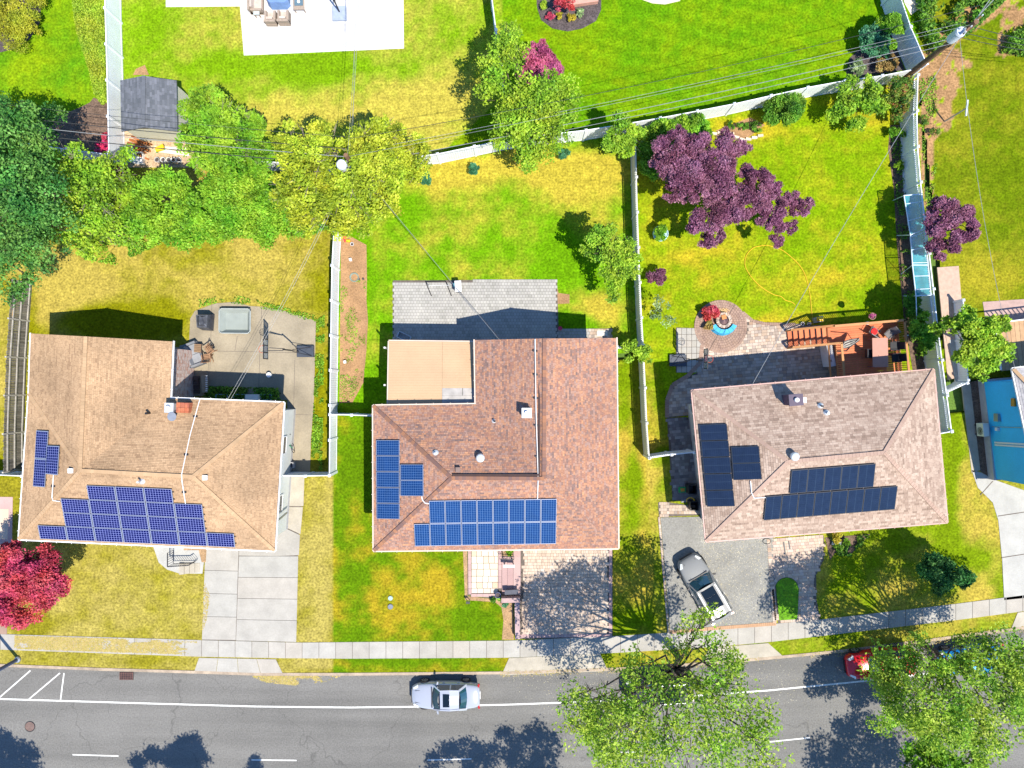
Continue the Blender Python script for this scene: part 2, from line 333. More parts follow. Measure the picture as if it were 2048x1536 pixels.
def grid_obj(name, mask, cols, zz, m, label, kind='structure'):
    H, W_ = mask.shape; cm = mask[:-1, :-1]
    idx = np.arange(H*W_).reshape(H, W_); q = np.stack([idx[:-1, :-1], idx[:-1, 1:], idx[1:, 1:], idx[1:, :-1]], -1)[cm]
    u, inv = np.unique(q, return_inverse=True); q = inv.reshape(-1, 4)
    co = np.stack([WX, WY, zz], -1).reshape(-1, 3)[u]; me = D.meshes.new(name)
    me.vertices.add(len(u)); me.vertices.foreach_set('co', co.ravel().astype(np.float32))
    me.loops.add(q.size); me.loops.foreach_set('vertex_index', q.ravel().astype(np.int32))
    me.polygons.add(len(q)); me.polygons.foreach_set('loop_start', np.arange(0, q.size, 4, dtype=np.int32))
    me.update(calc_edges=True)
    a = me.attributes.new('Col', 'FLOAT_COLOR', 'POINT'); cc = np.ones((len(u), 4), np.float32); cc[:, :3] = cols.reshape(-1, 3)[u]
    a.data.foreach_set('color', cc.ravel()); me.materials.append(m); me.polygons.foreach_set('use_smooth', [True]*len(q))
    o = D.objects.new(name, me); put(o); return tag(o, label, kind=kind)
for i, rg in enumerate(REG): grid_obj(rg[0], rid == i, col, Z, lawn_m, rg[1])
# base ground to the horizon
ground_m = mat('far_ground', (.08, .15, .02), .95, .3, .1, fine=.3)
mb = MB(); mb.face([(-900, -900, -.32), (900, -900, -.32), (900, 900, -.32), (-900, 900, -.32)]); tag(mb.build('ground', ground_m), kind='structure')

# ---------------------------------------------------------------- road, kerb, pavement, driveways
def lerp_line(line, x):
    return float(np.interp(x, [p[0] for p in line], [p[1] for p in line]))
mb = MB()
rp = [G(x, y, -.1) for x, y in KERB]
for a, b in zip(rp[:-1], rp[1:]): mb.face([(a.x, a.y-14.5, -.1), (b.x, b.y-14.5, -.1), (b.x, b.y, -.1), (a.x, a.y, -.1)])
tag(mb.build('road', asphalt), 'worn grey asphalt street along the bottom', kind='structure')
mb = MB()
for (x0, y0), (x1, y1) in zip(KERB[:-1], KERB[1:]):
    mb.prism([G(x0, y0)[:2], G(x1, y1)[:2], G(x1, y1-5.5)[:2], G(x0, y0-5.5)[:2]], -.15, .035)
tag(mb.build('kerb', kerb_m), kind='structure')
mb = MB()
for a, b in zip(rp[:-1], rp[1:]): mb.prism([(a.x, a.y-14.5), (b.x, b.y-14.5), (b.x, b.y-14.7), (a.x, a.y-14.7)], -.3, .035)
tag(mb.build('kerb', kerb_m), kind='structure')
mb = MB()
for a, b in zip(rp[:-1], rp[1:]): mb.face([(a.x, a.y-60, .02), (b.x, b.y-60, .02), (b.x, b.y-14.7, .02), (a.x, a.y-14.7, .02)])
tag(mb.build('verge', ground_m), kind='structure')
def stripe(pts, wpx, nm='road_marking'):
    mb = MB(); P = [G(x, y, -.096) for x, y in pts]; hw = wpx/30.2/2
    nrm = []
    for i in range(len(P)):
        d = (P[min(i+1, len(P)-1)]-P[max(i-1, 0)]).normalized(); nrm.append(Vector((-d.y, d.x, 0))*hw)
    for i in range(len(P)-1): mb.face([P[i]-nrm[i], P[i+1]-nrm[i+1], P[i+1]+nrm[i+1], P[i]+nrm[i]])
    return tag(mb.build(nm, paint), kind='structure')
WL = [(-300, 1390), (0, 1398), (300, 1407), (512, 1413), (700, 1415), (860, 1413), (1024, 1409), (1240, 1401), (1400, 1391), (1536, 1381), (1740, 1361), (2048, 1325), (2300, 1290)]
stripe(WL, 3.2)
for a, b in (((61, 1341), (-8, 1401)), ((120, 1346), (57, 1399)), ((128, 1346), (121, 1400)), ((0, 1338), (-60, 1396))): stripe([a, b], 2.6)
for x0, x1 in ((-215, -125), (145, 237), (503, 593), (855, 943), (1195, 1285), (1535, 1620), (1880, 1965)):
    f = lambda x: lerp_line(WL, x)+float(np.interp(x, [0, 900, 2048], [107, 107, 100]))
    stripe([(x0, f(x0)), ((x0+x1)/2, f((x0+x1)/2)), (x1, f(x1))], 2.6)
STOP = [(-300, 1258), (0, 1268), (400, 1280), (600, 1285), (700, 1284), (1024, 1281), (1230, 1272), (1420, 1260), (1540, 1248), (1640, 1239), (1900, 1209), (2048, 1190), (2300, 1158)]
SBOT = [(-300, 1288), (0, 1299), (400, 1313), (560, 1316), (700, 1317), (1024, 1315), (1240, 1305), (1420, 1294), (1536, 1284), (1640, 1272), (1800, 1253), (1920, 1239), (2048, 1222), (2300, 1188)]
def slabs(name, polys, parent, z0, z1, m, label=None):
    for p in polys:
        mb = MB(); mb.prism([G(*q)[:2] for q in p], z0, z1); mb.build(name, m, parent)
def quadgrid(c, nu, nv, gap=.4):   # c: TL TR BR BL px
    out = []
    L = lambda a, b, t: (a[0]+(b[0]-a[0])*t, a[1]+(b[1]-a[1])*t)
    for j in range(nv):
        for i in range(nu):
            q = []
            for (u, v) in ((i, j), (i+1, j), (i+1, j+1), (i, j+1)):
                q.append(L(L(c[0], c[1], u/nu), L(c[3], c[2], u/nu), v/nv))
            cx = sum(p[0] for p in q)/4; cy = sum(p[1] for p in q)/4
            out.append([(p[0]+(gap if p[0] < cx else -gap), p[1]+(gap if p[1] < cy else -gap)) for p in q])
    return out
def band(name, m, top, bot, xs, zbase=-.06):
    mb = MB()
    for x0, x1 in zip(xs[:-1], xs[1:]):
        mb.prism([G(x0, lerp_line(top, x0)+1)[:2], G(x1, lerp_line(top, x1)+1)[:2], G(x1, lerp_line(bot, x1)-1)[:2], G(x0, lerp_line(bot, x0)-1)[:2]], zbase, .012)
    return tag(mb.build(name, m), kind='structure')
joint_m = mat('joint_sand', (.12, .1, .085), .95, .2)
sw = band('pavement', joint_m, STOP, SBOT, list(range(-300, 2301, 100)))
x = -300; polys = []
while x < 2290:
    x2 = x+33.5
    polys.append([(x+.45, lerp_line(STOP, x)), (x2-.45, lerp_line(STOP, x2)), (x2-.45, lerp_line(SBOT, x2)), (x+.45, lerp_line(SBOT, x))]); x = x2
slabs('paving_slab', polys, sw, -.05, .03, concrete_ramp)
# first driveway: concrete slabs from the garage to the road
def pad(name, poly, m, z=.012, label=None, z0=-.06):
    mb = MB(); mb.prism([G(*q)[:2] for q in poly], z0, z); return tag(mb.build(name, m), label, kind='structure')
d1 = pad('driveway', [(412, 1092), (604, 1000), (596, 1090), (590, 1284), (404, 1280)], joint_m, .01, 'pale concrete slab driveway with a centre joint')
slabs('concrete_slab', quadgrid([(411, 1094), (478, 1096), (472, 1280), (404, 1279)], 1, 4)+quadgrid([(479, 1096), (555, 1098), (592, 1284), (472, 1281)], 1, 4)[0:0], d1, -.05, .034, concrete_ramp)
slabs('concrete_slab', [[(479, 1096), (557, 1050), (600, 1070), (598, 1110), (553, 1112), (478, 1111)], ] + quadgrid([(478, 1112), (597, 1112), (593, 1284), (472, 1281)], 1, 4), d1, -.05, .034, concrete_ramp)
slabs('concrete_slab', [[(575, 950), (609, 950), (607, 1012), (571, 1012)], [(570, 1014), (606, 1014), (601, 1068), (558, 1048)]], d1, -.05, .032, concrete_tan)
slabs('concrete_slab', quadgrid([(398, 1315), (552, 1318), (566, 1347), (388, 1345)], 4, 1), d1, -.05, .033, concrete_ramp)
def leaves_litter(n, poly, m, name, label, z=.0, sz=.05):
    xs_ = [p[0] for p in poly]; ys_ = [p[1] for p in poly]; mb = MB(); k = 0
    while k < n:
        x, y = random.uniform(min(xs_), max(xs_)), random.uniform(min(ys_), max(ys_))
        if not inpoly(np.array([x]), np.array([y]), poly)[0]: continue
        p = G(x, y); a = random.uniform(0, 6.28); s = sz*random.uniform(.5, 1.3)
        d1_, d2_ = Vector((math.cos(a), math.sin(a), 0))*s, Vector((-math.sin(a), math.cos(a), random.uniform(-.3, .3)))*s*.6
        c = Vector((p.x, p.y, z+.02)); mb.face([c-d1_, c-d2_, c+d1_, c+d2_]); k += 1
    return tag(mb.build(name, m), label, kind='stuff')
litter_m = mat('petal_litter', None, .9, .1, ramp=[(.5, .46, .3), (.4, .34, .2), (.6, .57, .46)])
# pavers helper : many small stones joined as stuff
paver_mats = {}
def pavers(parent, poly, m, size=(.22, .22), z=.02, z1=.045, rz=0, gap=.012, mix=False, name='pavers', holes=()):
    P = [G(*q) for q in poly]; xs_ = [p.x for p in P]; ys_ = [p.y for p in P]; cx, cy = sum(xs_)/len(P), sum(ys_)/len(P)
    R = max(max(xs_)-min(xs_), max(ys_)-min(ys_)); mb = MB(); c_, s_ = math.cos(rz), math.sin(rz)
    ny = int(R/size[1])+2; pts = []
    pl = [(p.x, p.y) for p in P]; hl = [[tuple(G(*q)[:2]) for q in h] for h in holes]
    for j in range(-ny, ny):
        x = -R*.75+(j % 2)*size[0]*.5
        while x < R*.75:
            ww = size[0]*(random.choice((.6, 1, 1, 1.5)) if mix else 1)
            u, v = x+ww/2, j*size[1]; x += ww
            X, Y = cx+u*c_-v*s_, cy+u*s_+v*c_
            pts.append((X, Y, ww))
    A = np.array(pts); ok = inpoly(A[:, 0], A[:, 1], pl)
    for h in hl: ok &= ~inpoly(A[:, 0], A[:, 1], h)
    for X, Y, ww in A[ok]: mb.box((X, Y, (z+z1)/2), (ww-gap, size[1]-gap, z1-z+random.uniform(-.004, .004)), rz)
    return mb.build(name, m, parent, kind='stuff')
def ring(cpx, r0, r1, a0, a1, n=24):
    return [(cpx[0]+r1*math.cos(a0+(a1-a0)*i/n), cpx[1]+r1*math.sin(a0+(a1-a0)*i/n)) for i in range(n+1)]+[(cpx[0]+r0*math.cos(a1+(a0-a1)*i/n), cpx[1]+r0*math.sin(a1+(a0-a1)*i/n)) for i in range(n+1)]
def radial(parent, cpx, r0, r1, nr, m, a0=0, a1=6.2832, z=.05, name='border_pavers', w=.16):
    c = G(*cpx); mb = MB(); k = CAM_H/FPX
    for j in range(nr):
        ra, rb = (r0+(r1-r0)*j/nr)*k, (r0+(r1-r0)*(j+1)/nr)*k-.01; n = max(6, int(abs(a1-a0)*(ra+rb)/2/w))
        for i in range(n):
            t0, t1 = a0+(a1-a0)*i/n, a0+(a1-a0)*(i+.93)/n
            mb.prism([(c.x+ra*math.cos(t0), c.y-ra*math.sin(t0)), (c.x+rb*math.cos(t0), c.y-rb*math.sin(t0)), (c.x+rb*math.cos(t1), c.y-rb*math.sin(t1)), (c.x+ra*math.cos(t1), c.y-ra*math.sin(t1))], z-.03, z)
    return mb.build(name, m, parent, kind='stuff')
def edge_pavers(parent, pts, m, wd=.2, ln=.12, z=.05, name='border_pavers'):
    mb = MB(); P = [G(*q) for q in pts]
    for a, b in zip(P[:-1], P[1:]):
        d = b-a; L = d.length; n = max(1, int(L/ln)); an = math.atan2(d.y, d.x)
        for i in range(n): c = a+d*((i+.5)/n); mb.box((c.x, c.y, z-.015), (L/n-.01, wd, .03), an)
    return mb.build(name, m, parent, kind='stuff')
pv_grey = mat('pavers_grey', None, .85, .1, .7, ramp=[(.27, .265, .24), (.35, .34, .315), (.31, .3, .28), (.37, .36, .33)])
pv_tan = mat('pavers_tan', None, .85, .1, .7, ramp=[(.33, .22, .15), (.47, .38, .3), (.25, .2, .17), (.5, .41, .34), (.38, .28, .2)])
pv_pale = mat('pavers_pale', None, .85, .1, .7, ramp=[(.55, .45, .33), (.6, .53, .43), (.52, .38, .26), (.62, .56, .48)])
pv_brown = mat('pavers_brown', None, .85, .1, .7, ramp=[(.26, .17, .125), (.31, .21, .16), (.23, .15, .12)])
pv_pink = mat('pavers_pink', None, .85, .1, .7, ramp=[(.38, .25, .23), (.43, .3, .28), (.35, .23, .22)])
pv_dark = mat('pavers_mixed', None, .85, .1, .7, ramp=[(.12, .11, .11), (.22, .2, .2), (.16, .13, .13), (.3, .29, .28), (.18, .17, .17)])
# second house: rear paver patio
p = pad('patio', [(786, 561), (1114, 559), (1118, 686), (1223, 655), (1223, 690), (786, 700)], joint_m, .018, 'grey paver patio behind the brick red roof')
pavers(p, [(788, 563), (1113, 561), (1113, 690), (788, 700)], pv_grey, (.2, .2))
pavers(p, [(1113, 655), (1222, 655), (1222, 690), (1113, 690)], pv_grey, (.2, .2))
pavers(p, [(1174, 655), (1222, 655), (1222, 690), (1184, 690)], pv_tan, (.2, .2), z1=.055)
mb = MB(); mb.prism([G(1194, 661)[:2], G(1215, 661)[:2], G(1215, 672)[:2], G(1194, 673)[:2]], .02, .07)
mb.build('stone_step', pv_pale, p)
pad('dirt_patch', [(1114, 572), (1117, 586), (1139, 589), (1139, 607), (1114, 608)], dirt_m, .014)
# dirt strip by the white fence
ds = pad('dirt_bed', [(682, 462), (733, 490), (734, 560), (733, 600), (736, 640), (733, 700), (729, 740), (727, 765), (705, 805), (679, 806)], dirt_m, .018, 'bare sandy bed along the white fence')
# second house: front walk, retaining wall, driveway
p = pad('front_path', [(935, 1095), (1040, 1095), (1040, 1190), (1002, 1200), (935, 1190)], joint_m, .02, 'cream square tile path with pink border')
for (xa, xb, ya, yb) in [(0, 1, 0, 1)]:
    r_ = 0
    y = 1098
    rows = [(1098, 1112), (1112, 1126), (1126, 1138), (1138, 1152), (1152, 1164), (1164, 1176), (1176, 1186)]
    for (ya, yb) in rows:
        xx = 943
        while xx < 995:
            ww = random.choice((10, 12, 14)); x2 = min(xx+ww, 996)
            if 996-x2 < 6: x2 = 996
            mb = MB(); mb.prism([G(xx+.4, ya+.4)[:2], G(x2-.4, ya+.4)[:2], G(x2-.4, yb-.4)[:2], G(xx+.4, yb-.4)[:2]], 0, .06)
            mb.build('tile', pv_pale, p); xx = x2
edge_pavers(p, [(939, 1094), (940, 1188)], pv_pink, .2, .35, .075); edge_pavers(p, [(942, 1190), (1002, 1190)], pv_pink, .2, .35, .075)
edge_pavers(p, [(1000, 1094), (1000, 1176)], pv_pink, .22, .35, .075)
for i, (x0, x1, z) in enumerate(((1004, 1015, .09), (1015, 1027, .13), (1027, 1041, .17))):
    mb = MB(); mb.prism([G(x0, 1113 if i else 1113)[:2], G(x1, 1113)[:2], G(x1, 1188)[:2], G(x0, 1188)[:2]], 0, z); mb.build('step_slab', pv_pink, p)
mb = MB(); mb.prism([G(1027, 1096)[:2], G(1041, 1096)[:2], G(1041, 1113)[:2], G(1027, 1113)[:2]], 0, .17); mb.build('step_slab', pv_pink, p)
bd = pad('planting_bed', [(926, 1100), (934, 1100), (936, 1192), (1000, 1200), (1026, 1200), (1028, 1279), (1004, 1279), (1007, 1240), (1003, 1215), (990, 1204), (930, 1200)], stone_tan, .016, 'tan gravel bed round the tiled front path')
pad('planting_bed', [(1003, 1097), (1026, 1097), (1026, 1111), (1003, 1111)], stone_tan, .1, 'small gravel bed by the front rail')
d2 = pad('driveway', [(1040, 1095), (1225, 1095), (1225, 1276), (1030, 1278), (1032, 1190), (1040, 1190)], joint_m, .016, 'cream paver driveway dappled with tree shade')
pavers(d2, [(1048, 1095), (1216, 1095), (1217, 1268), (1044, 1270)], mat('pavers_cream', None, .85, .1, .7, ramp=[(.43, .33, .25), (.52, .42, .33), (.38, .28, .21), (.5, .42, .35)]), (.2, .2), mix=True)
edge_pavers(d2, [(1221, 1096), (1221, 1274)], pv_pink, .2, .2); edge_pavers(d2, [(1034, 1272), (1221, 1270)], pv_pink, .22, .2, .052)
pad('apron', [(1018, 1316), (1200, 1307), (1216, 1342), (1003, 1350)], concrete_tan, .03, 'tan concrete driveway apron at the kerb')
wl = MB()
a_, b_ = G(1034, 1198), G(1035, 1272); wl.bar((a_.x, a_.y, .3), (b_.x, b_.y, .3), .32, .6)
single('retaining_wall', wl, mat('wall_pink', (.38, .27, .27), .8), 'low pinkish retaining wall at the left side of the cream driveway', 'wall', a_)
wl = MB(); a_, b_ = G(1003, 1195), G(1040, 1194); wl.bar((a_.x, a_.y, .35), (b_.x, b_.y, .35), .3, .7)
single('retaining_wall', wl, mat('wall_pink_b', (.36, .25, .24), .8), 'short pinkish wall across the end of the tiled path', 'wall', a_)
# third house: asphalt drive, brick edging, walk with oval lawn
d3 = pad('driveway', [(1321, 1035), (1545, 1030), (1552, 1245), (1420, 1256), (1340, 1262)], asphalt_drive, .03, 'grey asphalt driveway scattered with pale petals')
edge_pavers(d3, [(1318, 1034), (1337, 1266)], pv_tan, .14, .12, .05); edge_pavers(d3, [(1340, 1264), (1420, 1257), (1552, 1247)], mat('pavers_red', (.38, .22, .12)), .22, .14, .05)
edge_pavers(d3, [(1537, 1078), (1549, 1246)], pv_tan, .24, .14, .055)
leaves_litter(1500, [(1390, 1035), (1545, 1050), (1552, 1245), (1440, 1255)], litter_m, 'fallen_petals', 'pale petals strewn on the asphalt driveway', .015, .03)
leaves_litter(900, [(1000, 1352), (1600, 1330), (1980, 1275), (2040, 1330), (1500, 1420), (1100, 1440)], litter_m, 'fallen_petals', 'pale petals strewn on the street by the kerb', -.11, .03)
pad('driveway_apron', [(1420, 1295), (1536, 1286), (1570, 1316), (1400, 1331)], concrete_tan, .031, 'concrete apron of the asphalt driveway')
p = pad('side_path', [(1316, 1005), (1340, 1005), (1405, 1015), (1408, 1030), (1318, 1034)], joint_m, .02, 'tan paver corner beside the asphalt driveway')
pavers(p, [(1318, 1006), (1405, 1010), (1406, 1028), (1320, 1032)], pv_tan, (.2, .2), mix=True, z1=.05)
p = pad('side_path', [(1334, 835), (1385, 835), (1412, 1010), (1345, 1000)], joint_m, .014, 'dark paver side path along the cream wall')
pavers(p, [(1336, 836), (1385, 838), (1398, 930), (1404, 1006), (1346, 1000)], pv_dark, (.24, .2), mix=True, rz=.09)
oval = [(1573+27*math.cos(a)*(1 if True else 1), 1195+45*math.sin(a)) for a in [i*math.pi/12 for i in range(24)]]
p = pad('front_path', [(1545, 1078), (1648, 1072), (1647, 1120), (1632, 1150), (1633, 1200), (1640, 1238), (1556, 1246), (1549, 1180)], joint_m, .016, 'blond paver path round an oval of grass')
pavers(p, [(1545, 1078), (1648, 1072), (1646, 1118), (1630, 1150), (1630, 1200), (1637, 1238), (1556, 1246), (1549, 1180)], mat('pavers_blond', None, .85, .1, .7, ramp=[(.42, .31, .24), (.5, .4, .31), (.37, .27, .22), (.52, .43, .36)]), (.26, .2), mix=True, rz=.08, holes=[oval])
radial(p, (1573, 1178), 24, 31, 1, pv_tan, math.pi, 2*math.pi); edge_pavers(p, [(1546, 1178), (1552, 1240)], pv_tan, .2, .14, .055); edge_pavers(p, [(1600, 1178), (1598, 1236)], pv_tan, .2, .14, .055)
mb = MB(); mb.prism([G(*q)[:2] for q in [(1549+3, 1178)]+[(1573+23*math.cos(math.pi+a), 1178+23*math.sin(math.pi+a)) for a in [i*math.pi/10 for i in range(1, 10)]]+[(1597, 1178), (1594, 1238), (1558, 1240)]], .02, .06)
tag(mb.build('grass_island', mat('island_grass', (.1, .26, .004), .95, .25, 3, bump=1, bscale=45, fine=.45)), 'oval lawn island in the blond paver path', kind='structure')
# third house patio
p = pad('patio', [(1334, 835), (1334, 800), (1345, 770), (1365, 760), (1400, 742), (1403, 655), (1420, 612), (1450, 607), (1480, 622), (1500, 640), (1530, 647), (1590, 649), (1700, 655), (1700, 780), (1385, 830)], joint_m, .016, 'mixed tone paver patio wrapping a round fire pit')
pc = (1441, 653)
circ = [(pc[0]+54*math.cos(a), pc[1]+47*math.sin(a)) for a in [i*math.pi/16 for i in range(32)]]
pavers(p, [(1336, 835), (1336, 800), (1347, 772), (1370, 760), (1402, 742), (1406, 655), (1480, 622), (1500, 642), (1530, 649), (1590, 650), (1690, 655), (1690, 780), (1385, 830)], pv_tan, (.24, .2), mix=True, rz=.085, holes=[circ])
radial(p, pc, 4, 53, 10, pv_brown, z=.058); edge_pavers(p, [(1404, 690), (1400, 725), (1375, 752), (1345, 770), (1334, 800), (1334, 835)], pv_brown, .26, .14, .055)
edge_pavers(p, [(1485, 625), (1505, 642), (1530, 648), (1590, 649)], pv_brown, .2, .14, .055)
p = pad('court_pad', [(1352, 655), (1403, 657), (1406, 700), (1400, 735), (1378, 745), (1352, 745)], joint_m, .018, 'white square tile pad beside the round patio')
for q in quadgrid([(1353, 656), (1403, 656), (1403, 745), (1353, 745)], 5, 7, .4): slabs('tile', [q], p, 0, .045, mat('t', (.5, .5, .47)) if False else concrete_ramp)
# first house: back patio
PAT = [(381, 637), (390, 622), (430, 607), (470, 604), (500, 612), (530, 614), (570, 622), (632, 642), (630, 720), (628, 800), (622, 880), (620, 945), (575, 948), (575, 800), (350, 790), (340, 695), (378, 693)]
p = pad('patio', PAT, patio_con, .03, 'stained concrete patio behind the tan hip roof')
mb = MB()
for a, b in (((424, 610), (420, 745)), ((424, 702), (630, 706)), ((524, 612), (520, 705)), ((475, 672), (470, 702)), ((418, 690), (416, 790)), ((590, 720), (584, 945)), ((520, 706), (517, 800)), ((575, 828), (622, 830)), ((424, 700), (418, 702))):
    A_, B_ = G(*a), G(*b); mb.bar((A_.x, A_.y, .0295), (B_.x, B_.y, .0295), .025, .006)
mb.build('joint', joint_m, p)
p = pad('front_path', [(305, 1088), (318, 1125), (335, 1139), (360, 1147), (405, 1147), (412, 1092)], concrete, .03, 'rounded concrete landing at the front rail')
for i in range(4):
    mb = MB(); x0 = 361+i*10; mb.prism([G(x0, 1126)[:2], G(x0+9.6, 1126)[:2], G(x0+9.6, 1147-i)[:2], G(x0, 1148-i)[:2]], 0, .2-.045*i if False else .05+.05*(3-i)); mb.build('step', concrete_tan, p)
pad('planting_bed', [(368, 1092), (414, 1092), (412, 1124), (404, 1124), (398, 1100), (368, 1100)], stone_tan, .05, 'brick edged bed beside the front rail')
# neighbours: pale back patio, left drives, right drive, beds
bp = pad('patio', [(332, -200), (805, -200), (808, 97), (488, 111), (480, 13), (332, 14)], mat('patio_edge', (.58, .57, .55), .8, .04), .02, 'very pale paved patio of the house beyond the fence')
t_m = mat('patio_tiles_pale', None, .8, .03, ramp=[(.46, .455, .44), (.52, .51, .5), (.49, .48, .47)])
for q in quadgrid([(492, -60), (795, -64), (797, 90), (497, 103)], 18, 10, .25):
    mb = MB(); mb.prism([G(*u)[:2] for u in q], 0, .03); mb.build('tile', t_m, bp)
pad('driveway', [(-300, 1185), (0, 1200), (16, 1205), (14, 1268), (-300, 1262)], pv_brown, .03, 'brown paver driveway at the left edge')
q = pad('driveway', [(-300, 990), (26, 994), (24, 1100), (-300, 1100)], pv_pink, .03, 'pinkish paver pad at the left edge')
pad('border_band', [(-300, 1016), (18, 1018), (16, 1078), (-300, 1078)], pv_pale, .036)
pad('driveway', [(1943, 940), (1962, 945), (1990, 960), (2060, 985), (2300, 960), (2300, 1170), (2008, 1200), (2004, 1120), (1996, 1040), (1985, 1005), (1955, 975)], concrete, .03, 'concrete driveway curving in at the right edge')
for a, b in (((1995, 1032), (2048, 1024)), ((2003, 1115), (2048, 1108)), ((1960, 990), (1985, 962))):
    mb = MB(); A_, B_ = G(*a), G(*b); mb.bar((A_.x, A_.y, .029), (B_.x, B_.y, .029), .06, .006); tag(mb.build('joint', joint_m), kind='structure')
pad('driveway_apron', [(2035, 1225), (2300, 1190), (2300, 1222), (2020, 1262)], concrete_tan, .031, 'concrete apron at the right edge')
pad('patio', [(1800, -80), (1870, -80), (1862, 0), (1822, 30), (1808, 5)], pv_pale, .02, 'beige paving beyond the wide shaded fence')
pth = pad('side_path', [(1923, 770), (1940, 766), (1960, 940), (1943, 945)], concrete_tan, .03, 'narrow concrete path beside the blue wall')
pad('planting_bed', [(1940, 764), (1955, 762), (1978, 955), (1960, 942)], mulch_brown, .02, 'narrow mulch strip along the blue wall')
pad('side_path', [(1874, 535), (1917, 532), (1935, 750), (1895, 760)], mat('tan_pad', (.42, .3, .23), .85), .025, 'tan paved strip beyond the lattice fence')
pad('side_path', [(1898, 680), (1928, 676), (1938, 766), (1910, 768)], concrete, .035, 'pale concrete strip under the young tree')
pad('planting_bed', [(-100, 60), (0, 105), (30, 98), (60, 78), (80, 45), (86, -60), (-100, -60)], mulch, .022, 'dark mulch bed under the clipped yellow hedge')
pad('planting_bed', [(120, 232), (160, 215), (180, 205), (188, 195), (216, 208), (217, 300), (90, 300), (60, 250)], mulch_brown, .02, 'brown mulch bed before the white fence')
pad('planting_bed', [(1070, -80), (1074, 15), (1082, 40), (1105, 57), (1135, 63), (1165, 57), (1192, 42), (1202, 20), (1204, -80)], mulch, .022, 'grey mulch island bed with small flowers')
pad('patio', [(1285, -80), (1285, 0), (1305, 7), (1330, 9), (1360, 2), (1372, -80)], pv_pale, .02, 'curved cream patio tip at the top edge')
pad('planting_bed', [(1725, 70), (1770, 40), (1810, 140), (1700, 158), (1692, 145), (1700, 115), (1722, 95)], mulch, .02, 'dark mulch bed in the fence corner')
pad('planting_bed', [(1780, 250), (1806, 250), (1802, 300), (1822, 440), (1836, 640), (1850, 700), (1858, 780), (1832, 780), (1808, 640), (1793, 480), (1788, 380), (1776, 300)], mulch_brown, .018, 'brown bed under the lattice fence')
pad('planting_bed', [(1430, 262), (1500, 235), (1530, 250), (1490, 280), (1460, 272)], dirt_m, .02, 'sandy bed with edging stones under the white fence')
pad('planting_bed', [(1650, 1075), (1740, 1068), (1700, 1110), (1670, 1105), (1660, 1120)], mulch_brown, .02, 'flower bed along the front eave at right')
pad('planting_bed', [(266, 150), (272, 138), (290, 130), (298, 150)], dirt_m, .016)
pad('gravel_yard', [(245, 262), (385, 262), (390, 335), (245, 335)], mat('yard_gravel', (.42, .3, .19), .9, .25, 2, fine=.3), .018, 'littered gravel yard before the shed')
# ---------------------------------------------------------------- roofs and houses
def clip(poly, a, b):   # keep the part of 2D poly left of a->b
    out = []
    f = lambda p: (b[0]-a[0])*(p[1]-a[1])-(b[1]-a[1])*(p[0]-a[0])
    for i in range(len(poly)):
        p, q = poly[i], poly[(i+1) % len(poly)]; fp, fq = f(p), f(q)
        if fp >= 0: out.append(p)
        if (fp > 0) != (fq > 0) and abs(fp-fq) > 1e-12:
            t = fp/(fp-fq); out.append((p[0]+(q[0]-p[0])*t, p[1]+(q[1]-p[1])*t))
    return out
class Plane:
    def __init__(s, pts):   # pts world 3D, first edge = eave
        s.p = pts; s.o = pts[0]; s.u = (pts[1]-pts[0]).normalized(); n = None
        n = (pts[1]-pts[0]).cross(pts[2]-pts[0]).normalized(); s.n = -n if n.z < 0 else n
        s.v = s.n.cross(s.u).normalized()
        if s.v.z < 0: s.v = -s.v
    def to2(s, p): d = p-s.o; return (d.dot(s.u), d.dot(s.v))
    def to3(s, q, h=0): return s.o+s.u*q[0]+s.v*q[1]+s.n*h
    def hit(s, px, py, h=0):
        c = Vector((0, 0, CAM_H)); d = G(px, py, 0)-c; o = s.o+s.n*h
        return c+d*((o-c).dot(s.n)/d.dot(s.n))
def shingles(parent, planes, m, tw=.3, th=.145, seed=1, lift=.016):
    rr = random.Random(seed); mb = MB()
    for P in planes:
        poly = [P.to2(p) for p in P.p]
        ar = sum(poly[i][0]*poly[(i+1) % len(poly)][1]-poly[(i+1) % len(poly)][0]*poly[i][1] for i in range(len(poly)))
        if ar < 0: poly = poly[::-1]
        edges = [(poly[i], poly[(i+1) % len(poly)]) for i in range(len(poly))]
        u0, u1 = min(q[0] for q in poly), max(q[0] for q in poly); v0, v1 = min(q[1] for q in poly), max(q[1] for q in poly)
        j = 0; v = v0
        while v < v1:
            rowc = rr.random()*.25
            x = u0-rr.random()*tw; top = min(v+th, v1)
            rowp = [(u0-1, v), (u1+1, v), (u1+1, top), (u0-1, top)]
            while x < u1:
                x2 = x+tw*rr.choice((.7, 1, 1, 1.3)); q = [(x+.004, v), (x2-.004, v), (x2-.004, top), (x+.004, top)]; x = x2
                full = q
                for e in edges:
                    q = clip(q, *e)
                    if len(q) < 3: break
                if len(q) < 3: continue
                c = min(1, rr.random()*.8+rowc)
                mb.face([P.to3(t, lift*(1-(t[1]-v)/th)+.004) for t in q], 0, r=c)
                b = [t for t in q if abs(t[1]-v) < 1e-6]
                if len(b) == 2:
                    b.sort(); mb.face([P.to3(b[0], .0), P.to3(b[1], .0), P.to3(b[1], lift+.004), P.to3(b[0], lift+.004)], 0, r=c*.4)
            v += th
    return mb.build('shingles', m, parent, kind='stuff')
